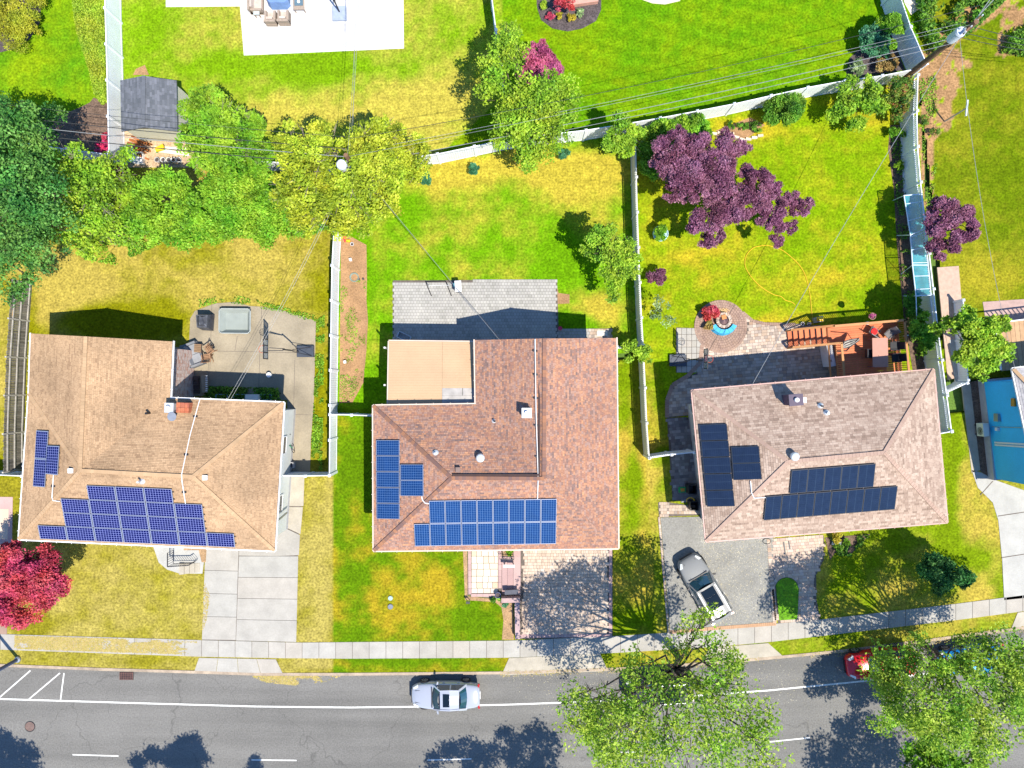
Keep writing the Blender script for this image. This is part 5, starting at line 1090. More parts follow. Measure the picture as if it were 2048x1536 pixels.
cover('bed_plants', 'low plants under the lattice fence', [(1780, 250), (1806, 250), (1802, 300), (1822, 440), (1836, 640), (1850, 700), (1832, 720), (1808, 640), (1793, 480), (1788, 380)], 2600, .07, lf_mid, .3, 47, (1.1, .5))
cover('bed_plants', 'shade plants along the patio under the tan roof eave', [(412, 772), (560, 776), (562, 800), (412, 798)], 2200, .08, lf_mid, .5, 48, (1.5, .3))
cover('bed_plants', 'low plants in the front flower bed at right', [(1660, 1075), (1740, 1068), (1700, 1110), (1675, 1110)], 900, .07, lf_mid, .25, 49, (1.5, .4))
cover('ground_cover', 'leafy dark undergrowth beyond the fence in the top right corner', [(1826, -60), (1990, -60), (2010, 0), (1930, 75), (1870, 110), (1862, 120), (1830, 50)], 9000, .1, lf_mid, .9, 50, (.7, .35))
cover('flowering_shrub', 'green hedge mass at the right edge under the wires', [(2010, 75), (2070, 50), (2070, 120), (2000, 108)], 2600, .08, lf_mid, .9, 51)
def bush(name, label, x, y, h, r, n, m, size=.06, group=None, rz=None): return tree(name, label, 'shrub' if 'flower' not in name else 'flowers', (x, y), [(x, y, h, r, rz or r*.8)], n, size, m, group, trunk=0, cl=16, spread=r*.22, hollow=.5)
bush('pink_flowers', 'vivid pink flowering bush against the tall white fence', 204, 296, .5, .42, 1600, leafmat('petal_pink', LG((.2, .01, .05), (.6, .01, .1), (.7, .03, .16), (.7, .1, .25)), .2)); bush('red_flowers', 'red flowers at the corner of the tall white fence', 213, 276, .5, .3, 500, lf_crimson)
bush('conifer_shrub', 'young blue-green conifer left on the dirt edge below the back fence', 853, 357, .5, .42, 1300, lf_blue); bush('conifer_shrub', 'young blue-green conifer right of its twin below the back fence', 945, 341, .5, .4, 1200, lf_blue)
bush('conifer_shrub', 'blue-green shrub right of the light green tree by the back fence', 1128, 307, .5, .42, 1200, lf_blue); bush('conifer_shrub', 'green shrub at the left of the small yellow-green tree', 1218, 290, .5, .42, 1100, lf_blue)
bush('bed_shrub', 'first of three low green plants in the sandy bed', 1462, 250, .3, .25, 400, lf_mid); bush('bed_shrub', 'middle one of three low green plants in the sandy bed', 1485, 255, .3, .32, 500, lf_mid); bush('bed_shrub', 'largest of three low green plants in the sandy bed', 1512, 254, .3, .36, 600, lf_mid)
bush('spiky_plant', 'spiky yellow-green plant in the bed by the lattice fence', 1797, 334, .3, .35, 500, lf_lime); bush('bed_shrub', 'leafy green plant in the bed below the corner shrub', 1790, 268, .5, .5, 900, lf_lime)
bush('bed_shrub', 'golden green shrub under the eave at right', 1672, 1070, .4, .45, 1000, lf_yellow); bush('bed_shrub', 'green tuft below the golden shrub at right', 1675, 1095, .3, .3, 500, lf_mid); bush('bed_shrub', 'small green shrub beside the white stone at right', 1692, 1083, .3, .25, 400, lf_lime)
bush('bed_shrub', 'lime shrub beside the front door rail', 1019, 1101, .4, .3, 700, lf_lime); bush('succulent', 'blue-green rosette plant at the tip of the gravel bed', 1009, 1209, .2, .25, 300, lf_blue); bush('bed_shrub', 'small green plant on gravel below the tiled path', 986, 1200, .2, .2, 250, lf_mid)
for (x, y, m_, lb) in ((1089, 10, lf_bushy, 'yellow-green'), (1101, 33, lf_crimson, 'orange red'), (1118, 34, lf_yellow, 'yellow spiky'), (1143, 36, lf_yellow, 'golden'), (1161, 25, lf_silver, 'pale green')): bush('island_flowers', lb+' plant in the grey mulch island bed', x, y, .25, .26, 400, m_)
tree('small_maple', 'little crimson maple at the top of the mulch island bed', 'tree', (1128, 25), [(1118, 12, 1.4, .4), (1135, 5, 1.5, .5), (1142, 18, 1.2, .25)], 1300, .06, lf_crimson, trunk=.03, cl=18, spread=.1)
for (x, y, lb) in ((1848, 240, 'weedy clump with orange blooms beyond the lattice fence'), (1868, 265, 'orange tipped clump on the bare soil')): bush('weed_clump', lb, x, y, .3, .3, 500, lf_mix)
straw_m = mat('dry_clippings', None, .95, .1, ramp=[(.3, .24, .07), (.42, .34, .14), (.36, .26, .08), (.26, .25, .04)])
def flat_cover(label, poly, n, z, size, seed, keep):
    rs = np.random.RandomState(seed); xs_ = [p[0] for p in poly]; ys_ = [p[1] for p in poly]
    px = rs.uniform(min(xs_), max(xs_), n*4); py = rs.uniform(min(ys_), max(ys_), n*4); ok = inpoly(px, py, poly) & (fbm((px-1024)/30, py/12, .8, seed, 4) > keep+rs.normal(size=n*4)*.05); px, py = px[ok][:n], py[ok][:n]
    k = CAM_H/FPX; p = np.stack([(px-1024)*k, (768-py)*k, np.full(len(px), z)+rs.rand(len(px))*.008], -1); a = rs.rand(len(px))*6.28; s = size*(.5+rs.rand(len(px)))
    u = np.stack([np.cos(a)*s, np.sin(a)*s, rs.normal(size=len(px))*.1*s], -1); v = np.stack([-np.sin(a)*s, np.cos(a)*s, 0*a], -1)*.45
    return tag(leaf_obj('grass_clippings', np.stack([p-u, p-v, p+u, p+v], 1), rs.rand(len(px)), straw_m), label, kind='stuff')
flat_cover('dry grass clippings spread over the pavement at left', [(30, 1271), (200, 1276), (395, 1283), (390, 1309), (200, 1303), (30, 1297)], 11000, .036, .045, 61, .42)
flat_cover('dry clippings blown on the road by the first driveway', [(500, 1353), (680, 1353), (650, 1365), (590, 1372), (530, 1366)], 1800, -.092, .045, 62, .4)
flat_cover('dry edging along the left side of the concrete driveway', [(408, 1160), (420, 1190), (414, 1240), (406, 1262)], 300, .04, .05, 63, .3)
flat_cover('leaf litter along the kerb at right', [(1000, 1341), (1240, 1333), (1536, 1313), (1720, 1294), (1990, 1258), (2048, 1252), (2048, 1266), (1720, 1308), (1536, 1326), (1240, 1346), (1000, 1354)], 3500, .04, .04, 64, .45)
print('leaves', LEAFCOUNT[0])
# ---------------------------------------------------------------- vehicles
def car_paint(name, c, metal=.3): return mat(name, c, .16, .02, 1, metal=metal, coat=.5)
tyre_m = mat('tyre', (.015, .015, .016), .85); rim_m = mat('rim', (.5, .5, .52), .35, 0, metal=.7)
car_glass = mat('car_glass', (.01, .05, .075), .05, 0, spec=1.0); lamp_m = mat('lamp_glass', (.6, .62, .6), .15, 0, coat=.5); tail_m = mat('tail_lamp', (.35, .01, .01), .2, 0); seat_m = mat('dash', (.25, .28, .27), .6)
def car(name, label, x, y, h, rz, pm, kind='sedan', L=4.6, W=1.8, group=None, sunroof=True):
    g = G(x, y, h); t = thing(name, label, 'car', (g.x, g.y, -.1 if y > 1250 else .03), group, True, rz)
    hl = L/2; hood, belt, roofh = (.86, .95, 1.42) if kind == 'sedan' else (1.02, 1.1, 1.66)
    # lower hull: stations x, half width, top z, nose lowering
    if kind == 'sedan': st = [(-hl, .6, .62, .8), (-hl+.06, .74, .35, .93), (-hl+.3, .86, .3, .99), (-hl+.9, .94, .22, 1.0), (-.6, 1, .2, belt), (.5, 1, .2, belt-.02), (hl-1.25, .98, .2, .9), (hl-.6, .92, .2, .8), (hl-.22, .8, .22, .7), (hl-.05, .64, .3, .6), (hl, .5, .4, .52)]
    else: st = [(-hl, .72, .5, .95), (-hl+.06, .84, .35, 1.05), (-hl+.3, .93, .3, 1.1), (-hl+.9, .98, .25, 1.1), (-.6, 1, .22, belt), (.6, 1, .22, belt-.02), (hl-1.2, .98, .22, 1.05), (hl-.55, .93, .25, .98), (hl-.2, .82, .28, .88), (hl-.04, .66, .35, .75), (hl, .52, .45, .65)]
    mb = MB(); rings = []
    for (sx, sw, zb, zt) in st:
        w_ = W/2*sw; rings.append([(sx, -w_*.86, zb), (sx, -w_*.98, zb+.12), (sx, -w_, zb+(zt-zb)*.55), (sx, -w_*.95, zt-.1), (sx, -w_*.86, zt-.02), (sx, -w_*.5, zt+.03), (sx, 0, zt+.045), (sx, w_*.5, zt+.03), (sx, w_*.86, zt-.02), (sx, w_*.95, zt-.1), (sx, w_, zb+(zt-zb)*.55), (sx, w_*.98, zb+.12), (sx, w_*.86, zb)])
    n = len(rings[0]); nv = 0; mb.v = [p for r in rings for p in r]
    for i in range(len(rings)-1):
        for k in range(n): k2 = (k+1) % n; mb.f.append((i*n+k, (i+1)*n+k, (i+1)*n+k2, i*n+k2)); mb.m.append(0); mb.r.append(.5)
    mb.f.append(tuple(range(n))); mb.m.append(0); mb.r.append(.5); mb.f.append(tuple((len(rings)-1)*n+k for k in range(n))[::-1]); mb.m.append(0); mb.r.append(.5)
    body = mb.build('body', pm, t, smooth=True); sm = body.modifiers.new('sub', 'SUBSURF'); sm.levels = 1; sm.render_levels = 2
    # greenhouse: base outline (belt) and roof outline
    if kind == 'sedan': bx = (-hl+.62, -.95, .62, hl-1.38); rxx = (-.92, .3); 
    else: bx = (-hl+.12, -1.3, .75, hl-1.32); rxx = (-hl+.55, .35)
    bw, tw_ = W/2*.9, W/2*.7; zb = belt-.03; mid = sum(rxx)/2
    def cz(x): return roofh-.05*abs((x-mid)/(rxx[1]-rxx[0]))**2
    R = [(rxx[0], tw_*.94, roofh-.05), (mid, tw_, roofh), (rxx[1], tw_*.95, roofh-.04)]
    mb = MB()
    for i in range(2):
        a, b = R[i], R[i+1]
        for s0, s1, z0, z1 in ((-1, -.5, 0, .03), (-.5, .5, .03, .03), (.5, 1, .03, 0)): mb.face([(a[0], a[1]*s0, a[2]+z0), (b[0], b[1]*s0, b[2]+z0), (b[0], b[1]*s1, b[2]+z1), (a[0], a[1]*s1, a[2]+z1)])
    # pillars
    BF, BR_ = bx[3], bx[0]
    for s in (-1, 1):
        mb.bar((BF-.12, bw*s*.96, zb), (rxx[1], tw_*.97*s, roofh-.03), .09, .06); mb.bar((BR_+.25, bw*s*.97, zb), (rxx[0], tw_*.96*s, roofh-.04), .14 if kind == 'sedan' else .2, .06); mb.bar((mid-.05, bw*s, zb), (mid-.05, tw_*s, roofh-.01), .09, .05)
        mb.bar((rxx[0], tw_*.96*s, roofh-.04), (mid, tw_*1.01*s, roofh), .08, .07); mb.bar((mid, tw_*1.01*s, roofh), (rxx[1], tw_*.97*s, roofh-.03), .08, .07)
    mb.build('roof', pm, t)
    def strip(name, x0, x1, z0, z1, w0, w1, bow, m, seg=6):
        mb = MB()
        for k in range(seg):
            a, b = -1+2*k/seg, -1+2*(k+1)/seg; f = lambda u, xx, ww, zz: (xx+bow*(1-u*u), ww*u, zz+.03*(1-u*u))
            mb.face([f(a, x0, w0, z0), f(b, x0, w0, z0), f(b, x1, w1, z1), f(a, x1, w1, z1)])
        return mb.build(name, m, t, smooth=True)
    strip('windshield', BF-.14, rxx[1]+.01, zb-.01, roofh-.035, bw*.93, tw_*.93, .14, car_glass)
    strip('rear_window', BR_+.24, rxx[0]-.01, zb, roofh-.045, bw*.86, tw_*.9, -.12, car_glass)
    for s in (-1, 1):
        for x0, x1, r0, r1 in ((mid, BF-.3, mid, rxx[1]-.05), (BR_+.4, mid-.1, rxx[0]+.06, mid-.1)):
            mb = MB(); mb.face([(x0, bw*s*.99, zb), (x1, bw*s*.99, zb), (r1, tw_*1.0*s, roofh-.05), (r0, tw_*1.0*s, roofh-.05)]); mb.build('side_window', car_glass, t)
        mb = MB(); mb.hexa([(BF-.42, (W/2-.04)*s, belt-.04), (BF-.3, (W/2-.04)*s, belt-.04), (BF-.36, (W/2+.15)*s, belt-.04), (BF-.44, (W/2+.15)*s, belt-.04), (BF-.42, (W/2-.04)*s, belt+.06), (BF-.3, (W/2-.04)*s, belt+.06), (BF-.36, (W/2+.15)*s, belt+.09), (BF-.44, (W/2+.15)*s, belt+.09)]); mb.build('mirror', pm if kind == 'sedan' else darkmetal, t)
        for wx in (hl-.85, -hl+.95):
            mb = MB(); r_ = .32 if kind == 'sedan' else .36
            mb.tube([(wx, (W/2-.19)*s, r_), (wx, (W/2+.01)*s, r_)], r_, 20); wh = mb.build('wheel', tyre_m, t)
            mb = MB(); mb.tube([(wx, (W/2-.05)*s, r_), (wx, (W/2+.022)*s, r_)], r_*.62, 12); mb.build('rim', rim_m, wh)
            mb = MB()
            for k in range(5): a = k*1.2566; mb.box((wx+math.cos(a)*r_*.32, (W/2+.026)*s, r_+math.sin(a)*r_*.32), (.06, .01, .12), 0, 0)
            mb.build('spoke', darkmetal, wh)
        mb = MB(); mb.hexa([(hl-.42, W/2*.86*s, .58), (hl-.1, W/2*.62*s, .55), (hl-.12, W/2*.5*s, .6), (hl-.4, W/2*.66*s, .66)][::(1 if s > 0 else -1)]+[(hl-.46, W/2*.86*s, hood-.1), (hl-.13, W/2*.62*s, hood-.17), (hl-.18, W/2*.5*s, hood-.13), (hl-.46, W/2*.64*s, hood-.06)][::(1 if s > 0 else -1)]); mb.build('headlight', lamp_m, t)
        mb = MB(); mb.box((-hl+.1, W/2*.7*s, belt-.16), (.12, .34, .14), .25*s); mb.build('taillight', tail_m, t)
        mb = MB(); [mb.box((xx, (W/2+.0)*s, belt-.15), (.16, .04, .03)) for xx in (.1, -.85)]; mb.build('door_handle', pm, t)
        mb = MB(); mb.bar((BF-.1, W/2*.55*s, hood+.075 if kind != 'sedan' else hood+.06), (hl-.25, W/2*.42*s, hood-.1), .018, .012); mb.build('bonnet_seam', darkmetal, t)
        if kind == 'suv': mb = MB(); mb.bar((rxx[0]+.1, tw_*.93*s, roofh+.04), (rxx[1]-.1, tw_*.93*s, roofh+.04), .04, .05); mb.build('roof_rail', galv, t)
    mb = MB(); mb.box((hl-.02, 0, .5), (.08, .9, .2)); mb.build('grille', darkmetal, t)
    mb = MB(); mb.bar((BF+.0, -W*.36, belt+.035), (BF+.0, W*.36, belt+.035), .07, .03); mb.bar((BF-.02, -.1, belt+.06), (BF-.22, -.62, belt+.12), .02, .02); mb.bar((BF-.02, .45, belt+.06), (BF-.2, -.05, belt+.13), .02, .02); mb.build('wipers', dark, t)
    mb = MB(); mb.bar((-hl+.36, -W*.36, (zb if kind == 'sedan' else roofh-.28)+.02), (-hl+.36, W*.36, (zb if kind == 'sedan' else roofh-.28)+.02), .018, .02); mb.build('boot_seam', dark, t)
    if sunroof:
        mb = MB()
        if kind == 'sedan': mb.box((rxx[1]-.4, 0, roofh+.03), (.42, .82, .03))
        else: mb.box((rxx[1]-.42, 0, roofh+.03), (.52, .9, .03)); mb.box((rxx[1]-1.12, 0, roofh+.032), (.82, .9, .03))
        mb.build('sunroof', mat('sunroof_glass', (.006, .012, .02), .04, 0, spec=.3), t)
    mb = MB(); mb.box((BF-.75, 0, belt-.02), (.5, W*.75, .06)); mb.build('dashboard', seat_m, t)
    mb = MB(); mb.box((-hl-.005, 0, .62), (.03, .5, .14)); mb.build('number_plate', trim_white, t)
    return t
car('sedan', 'silver sedan with a glass sunroof parked on the white line', 891, 1393, .7, math.pi+.012, car_paint('paint_silver', (.42, .44, .49), .3), L=4.5)
car('suv', 'champagne SUV with a panoramic roof parked askew on the asphalt driveway', 1409, 1176, .8, math.radians(120.5), mat('paint_champagne', (.2, .205, .205), .33, .02, 1, spec=.25, coat=.15), 'suv', 4.6, 1.86)
car('compact_car', 'shiny red car half hidden under the bottom right street tree', 1762, 1328, .8, math.pi+.13, car_paint('paint_red', (.5, .008, .02), .2), 'suv', 4.4, 1.8)
car('compact_car', 'bright blue car buried under leaves right of the red car', 1945, 1322, .8, math.pi+.15, car_paint('paint_blue', (.01, .2, .5), .2), 'sedan', 4.4, 1.8)
car('compact_car', 'black car hidden beneath the big airy street tree', 1318, 1380, .8, math.pi+.06, mat('paint_black', (.012, .015, .03), .5, .02, spec=.15), 'suv', 4.5, 1.8)
# ---------------------------------------------------------------- utility poles and wires
def upole(label, bx, by, h, r=.15, trans=True, arm=0.6):
    b = G(bx, by); t = thing('utility_pole', label, 'utility pole', (b.x, b.y, 0))
    mb = MB(); mb.tube([(b.x, b.y, -.2), (b.x, b.y, h)], [r*1.15, r*.85], 12); mb.build('pole', pole_wood, t)
    if trans:
        a = arm; c = Vector((b.x+math.cos(a)*.5, b.y+math.sin(a)*.5, h-1.6)); mb = MB(); mb.lathe(c, [(.25, 0), (.28, .08), (.28, .85), (.3, .88), (.26, 1.0), (.1, 1.04)], 18)
        tr = mb.build('transformer', mat('transformer_white', (.5, .54, .6), .5), t)
        mb = MB(); [mb.lathe(c+Vector((math.cos(q)*.14, math.sin(q)*.14, 1.0)), [(.05, 0), (.05, .06), (.03, .1), (.05, .12), (.02, .2)], 8) for q in (.5, 2.6)]; mb.build('bushing', trim_white, tr)
        mb = MB(); [mb.box(Vector((b.x+math.cos(a)*.22, b.y+math.sin(a)*.22, h-z)), (.25, .1, .05), a) for z in (.8, 1.4)]; mb.build('bracket', grey_metal, t)
    if 'yellow-green' in label: return Vector((b.x, b.y, h))
    mb = MB(); mb.bar((b.x-.5, b.y-.5, h-.35), (b.x+.5, b.y+.5, h-.35), .09, .11); ca = mb.build('crossarm', pole_wood, t)
    for s in (-1, -.3, .4, 1): mb = MB(); mb.lathe((b.x+.47*s, b.y+.47*s, h-.3), [(.04, 0), (.05, .06), (.03, .1), (.04, .13)], 8); mb.build('insulator', galv, ca)
    mb = MB(); [mb.box((b.x+.12*math.cos(k), b.y+.12*math.sin(k), h-1-.3*k), (.14, .1, .22), k) for k in range(1, 6)]; mb.build('clamp', darkmetal, t)
    return Vector((b.x, b.y, h))
tR = upole('tall wooden utility pole with a round white transformer at the top right', 1797, 165, 7.9, .17, True, 3.6)
tM = upole('wooden utility pole with a white transformer rising through the yellow-green tree', 748, 388, 8.0, .15, True, 3.8)
tL = upole('pole beyond the left edge', -330, 330, 8.0, .15, False) if False else G(-330, 330, 0)+Vector((0, 0, 8))
lp = G(37, 1318); t = thing('street_pole', 'slim dark blue-grey pole on the verge at the bottom left corner', 'pole', (lp.x, lp.y, 0))
mb = MB(); mb.tube([(lp.x, lp.y, 0), (lp.x, lp.y, 7.5)], [.12, .09], 10); mb.build('pole', mat('pole_blue_grey', (.05, .07, .14), .5), t)
mb = MB(); mb.lathe((lp.x, lp.y, 0), [(.2, 0), (.2, .15), (.13, .22)], 12); mb.build('pole_base', grey_metal, t)
wire_m = mat('wire_dark', (.03, .03, .035), .6, 0); wire_g = mat('wire_grey', (.25, .26, .27), .5, 0, metal=.2)
def wire(label, a, b, sag, r=.014, m=None, grp='overhead wires between the poles', name='overhead_wire'):
    pts = []
    for i in range(17): s = i/16; p = a.lerp(b, s); p = p-Vector((0, 0, sag*4*s*(1-s))); pts.append(p)
    mb = MB(); mb.tube(pts, r, 5); return single(name, mb, m or wire_g, label, 'wire', (a.x, a.y, a.z), grp)
for k, (da, z, r_, m_, lb) in enumerate(((.0, -.3, .008, wire_g, 'uppermost grey overhead wire of the bundle crossing the top lawns'), (.45, -.9, .01, wire_g, 'second pale wire of the bundle crossing the top lawns'), (-.1, -1.5, .017, wire_g, 'thick pale cable crossing the top lawns'), (-.3, -1.8, .014, wire_g, 'lowest thick cable of the bundle crossing the top lawns'), (.9, .0, .012, wire_dark if False else wire_m, 'thin dark wire highest over the top lawns'))):
    off = Vector((da*.2, da, z)); wire(lb, tM+off, tR+off, .5+.15*k, r_, m_)
for k, (da, z, lb) in enumerate(((0, -.3, 'upper wire running left from the hidden pole over the shed'), (.6, -.8, 'middle wire running left over the shed'), (-.1, -1.5, 'thick cable running left over the shed'), (1.0, 0, 'thin highest wire running left over the shed'))):
    off = Vector((0, da, z)); wire(lb, tM+off, G(-80, 235, 8)+Vector((0, da, z)), .35, [.018, .018, .026, .012][k], [wire_g, wire_m, wire_m, wire_m][k])
for (x, lb, z) in ((716, 'left of three thin wires running up across the pale patio', -.4), (722, 'middle thin wire running up across the pale patio', -.8), (708, 'right of three thin wires across the pale patio', -1.4)): wire(lb, tM+Vector((0, 0, z)), G(x, -160, 6.5+z), .5, .009)
for (x, y, z, lb) in ((2010, -40, -.3, 'heavy wire from the right pole to the top edge'), (2025, -40, -.9, 'second heavy wire from the right pole to the top edge')): wire(lb, tR+Vector((0, 0, z)), G(x, y, 7.6+z), .2, .025)
for (y, z, lb) in ((100, -.5, 'upper wire from the right pole to the right edge'), (108, -1.2, 'middle wire from the right pole to the right edge'), (118, -1.7, 'lower wire from the right pole to the right edge')): wire(lb, tR+Vector((0, 0, z)), G(2200, y, 7+z), .3, .016, wire_m)
wire('wire from the right pole toward the top left corner of the far yard', tR+Vector((0, 0, -1)), G(1600, -120, 5), .4, .009, wire_m)
wire('service cable from the hidden pole to the middle house', tM+Vector((0, 0, -1.6)), pl2[0].hit(1003, 681, .3), .7, .013, wire_m); wire('bright service cable twisted beside it to the middle house', tM+Vector((.1, 0, -1.5)), pl2[0].hit(1000, 681, .4), .5, .009, wire_g)
wire('left pale service wire from the hidden pole to the tan house', tM+Vector((0, 0, -1.4)), pl1[2].hit(455, 799, .2), .6, .008, wire_g); wire('right pale service wire to the tan house', tM+Vector((.1, .1, -1.6)), pl1[2].hit(461, 799, .2), .6, .008, wire_g)
wire('long service wire sweeping from the right pole to the rosy roof', tR+Vector((0, 0, -1.2)), pl3[0].hit(1503, 772, .3), .6, .014, wire_g)
wire('service wire from the right pole down past the clothesline post', tR+Vector((0, 0, -1.5)), G(2030, 738, 4.3), .5, .012, wire_g)
# clothesline post
b = G(1889, 243); t = thing('clothesline_post', 'leaning-looking grey T clothesline post on the bare soil at right', 'post', (b.x, b.y, 0))
mb = MB(); mb.tube([(b.x, b.y, 0), (b.x, b.y, 2.3)], .05, 8); mb.build('post', grey_metal, t); mb = MB(); mb.bar((b.x-.05, b.y-.5, 2.3), (b.x+.05, b.y+.5, 2.3), .09, .09); mb.build('crossbar', galv, t)
# ---------------------------------------------------------------- shed and its clutter
E = 2.3; s0, s1, s2, s3 = (241, 161, E), (353, 161, E), (355, 263, E), (243, 263, E); ra, rb = (288, 152, 2.95), (287, 255, 2.95)
sc = G(300, 230); sh = thing('garden_shed', 'pale garden shed with a slate grey gable roof beside the tall white fence', 'shed', (sc.x, sc.y, 0))
fp = [G(*q) for q in ((254, 172), (378, 184), (378, 279), (262, 283))]; shed_w = mat('shed_siding', (.47, .46, .37), .6, .06)
w0 = [G(247, 167, E), G(349, 167, E), G(351, 258, E), G(248, 258, E)]
mb = MB(); mb.prism([(p.x, p.y) for p in w0], 0, E-.02); 
mb.face([w0[3], w0[2], G(287, 257, 2.9)]); mb.face([w0[1], w0[0], G(288, 165, 2.9)]); mb.build('wall', shed_w, sh); siding(sh, [(p.x, p.y) for p in w0], .1, E-.05, shed_w, .18)
sp = [Plane([G(*q) for q in (s0, s3, rb, ra)]), Plane([G(*q) for q in (s2, s1, ra, rb)])]
mb = MB(); dn = Vector((0, 0, -.08))
for P_ in sp:
    up = P_.p; mb.face(up); mb.face([p+dn for p in up[::-1]])
    for i in range(4): a, b = up[i], up[(i+1) % 4]; mb.face([a+dn, b+dn, b, a])
ro = mb.build('roof', mat('slate_under', (.06, .065, .07), .9), sh)
shingles(ro, sp, mat('slate_shingle', None, .9, .05, ramp=[(.075, .085, .1), (.1, .11, .13), (.15, .16, .19)]), .3, .14, 12); ridgecaps(ro, [(G(*ra), G(*rb))], mat('slate_ridge', (.1, .11, .13), .9))
mb = MB(); a, b = G(248, 258, 1.05), G(287, 258, 1.05); mb.box(((a.x+b.x)/2+.9, a.y-.03, 1.0), (1.3, .05, 1.95)); mb.build('door', trim_white, sh)
def lumber(label, x, y, n, rz, m, ln=2.0, cat='lumber', name='lumber_pile', h=.0, w_=.1):
    g = G(x, y, h); t = thing(name, label, cat, (g.x, g.y, h), None, True, rz)
    for i in range(n): mb = MB(); mb.box((random.uniform(-.2, .2), (i-n/2)*(w_+.02), .05+.03*(i % 3)+.02), (ln*random.uniform(.7, 1), w_, .04), random.uniform(-.1, .1)); mb.build('plank', m, t)
    return t
rust = mat('rusty_wood', None, .9, .2, ramp=[(.3, .09, .02), (.4, .14, .03), (.24, .07, .03)])
lumber('pile of rusty orange planks leaning across the shed yard', 282, 290, 12, -.35, rust, 1.6); lumber('low row of brown boards left of the washtub', 243, 322, 5, math.pi/2, rust, 2.0, w_=.12)
lumber('pale long planks on the shed yard gravel', 248, 330, 3, math.pi/2-.06, mat('pale_plank', (.5, .42, .32)), 2.6, w_=.09); lumber('wide pale board across the shed yard', 345, 298, 2, -.06, mat('ivory_board', (.6, .57, .5)), 3.2, w_=.22)
def tub(label, x, y, sx, sy, h, m, rz=0, name='plastic_tub', cat='tub', wt=.04):
    g = G(x, y); t = thing(name, label, cat, (g.x, g.y, 0), None, True, rz); mb = MB()
    mb.box((0, 0, .02), (sx, sy, .04)); mb.build('base', m, t)
    for a, b, c_, d_ in ((sx/2, 0, wt, sy), (-sx/2, 0, wt, sy), (0, sy/2, sx, wt), (0, -sy/2, sx, wt)): mb = MB(); mb.box((a, b, h/2), (c_, d_, h)); mb.build('side', m, t)
    return t
tub('pale blue plastic bin in the shed yard', 262, 316, .75, .6, .4, mat('bin_blue', (.3, .45, .52), .5)); tub('small blue tub behind the pale bin', 262, 298, .4, .35, .3, mat('bin_blue_b', (.1, .3, .55), .5)); tub('white ribbed crate beside the pale blue bin', 281, 318, .6, .7, .35, trim_white)
def pot(label, x, y, r, h, m, soil=None, name='flower_pot', cat='pot', z=0):
    g = G(x, y, z); t = thing(name, label, cat, (g.x, g.y, z), None, True); mb = MB(); mb.lathe((0, 0, 0), [(r*.75, 0), (r, h), (r*.85, h), (r*.8, h*.75), (0.01, h*.75)], 16); mb.build('bowl', m, t)
    mb = MB(); mb.tube([(0, 0, h*.6), (0, 0, h*.8)], r*.8, 14); mb.build('soil', soil or mulch, t); return t
for x, m_, lb in ((318, found, 'grey bucket at the left end of the pot row'), (330, trim_white, 'white rimmed dark pot second in the row'), (341, beige_vinyl, 'beige pot third in the row behind the thicket'), (351, trim_white, 'white pot of greens fourth in the row'), (361, trim_white, 'white pot of lime greens at the right end of the row')): pot(lb, x, 322, .17, .3, m_, name='bucket' if 'bucket' in lb else 'flower_pot', cat='bucket' if 'bucket' in lb else 'pot')
def toy(label, x, y, m, m2, s=.35):
    g = G(x, y); t = thing('garden_toy', label, 'toy', (g.x, g.y, 0), None, True, .3); mb = MB(); mb.box((0, 0, .15), (s, s*.6, .25)); mb.build('body', m, t); mb = MB(); mb.box((s*.5, 0, .3), (s*.4, s*.5, .2)); mb.build('seat', m, t)
    mb = MB(); [mb.tube([(a*s*.5, -.15, .08), (a*s*.5, .15, .08)], .09, 10) for a in (-1, 1)]; mb.build('wheel', m2, t); return t
toy('yellow and green ride-on toy in the shed yard', 322, 299, mat('yellow_plastic', (.65, .45, .01)), mat('green_plastic', (.05, .35, .1)), .5); toy('blue and yellow toy by the tall white fence corner', 236, 296, blue_fabric, mat('yellow_plastic_b', (.6, .4, .02)), .35)
# ---------------------------------------------------------------- patio furniture, top
def seatbox(name, label, cat, x, y, rz, w_, d_, m, cm, seats=1, h=0, back=.75, arm=.14):
    g = G(x, y, h); t = thing(name, label, cat, (g.x, g.y, h), None, True, rz)
    mb = MB(); mb.box((0, 0, .17), (w_, d_, .26)); mb.build('base', m, t)
    mb = MB(); mb.box((0, -d_/2+.08, back/2+.06), (w_, .14, back-.1), 0, rx=.12); mb.build('backrest', m, t)
    for s in (-1, 1): mb = MB(); mb.box((s*(w_/2-arm/2), .04, .4), (arm, d_-.1, .42)); mb.build('armrest', m, t)
    for i in range(seats): mb = MB(); ww = (w_-2*arm)/seats; mb.box((-w_/2+arm+(i+.5)*ww, .06, .37), (ww-.03, d_-.2, .14)); mb.build('cushion', cm, t)
    for i in range(seats): mb = MB(); ww = (w_-2*arm)/seats; mb.box((-w_/2+arm+(i+.5)*ww, -d_/2+.24, .6), (ww-.04, .14, .4), 0, rx=.2); mb.build('back_cushion', cm, t)
    for sx in (-1, 1):
        for sy in (-1, 1): mb = MB(); mb.box((sx*(w_/2-.05), sy*(d_/2-.05), .03), (.05, .05, .08)); mb.build('leg', dark, t)
    return t
seatbox('wicker_armchair', 'left one of the twin beige wicker armchairs on the pale patio', 'armchair', 546, 42, 0, .72, .78, wicker, beige_fabric); seatbox('wicker_armchair', 'right one of the twin beige wicker armchairs on the pale patio', 'armchair', 571.5, 41, 0, .72, .78, wicker, beige_fabric)
seatbox('wicker_sofa', 'beige wicker sofa at the top left of the pale patio', 'sofa', 516, 6, -math.pi/2, 1.6, .85, wicker, beige_fabric, 2)
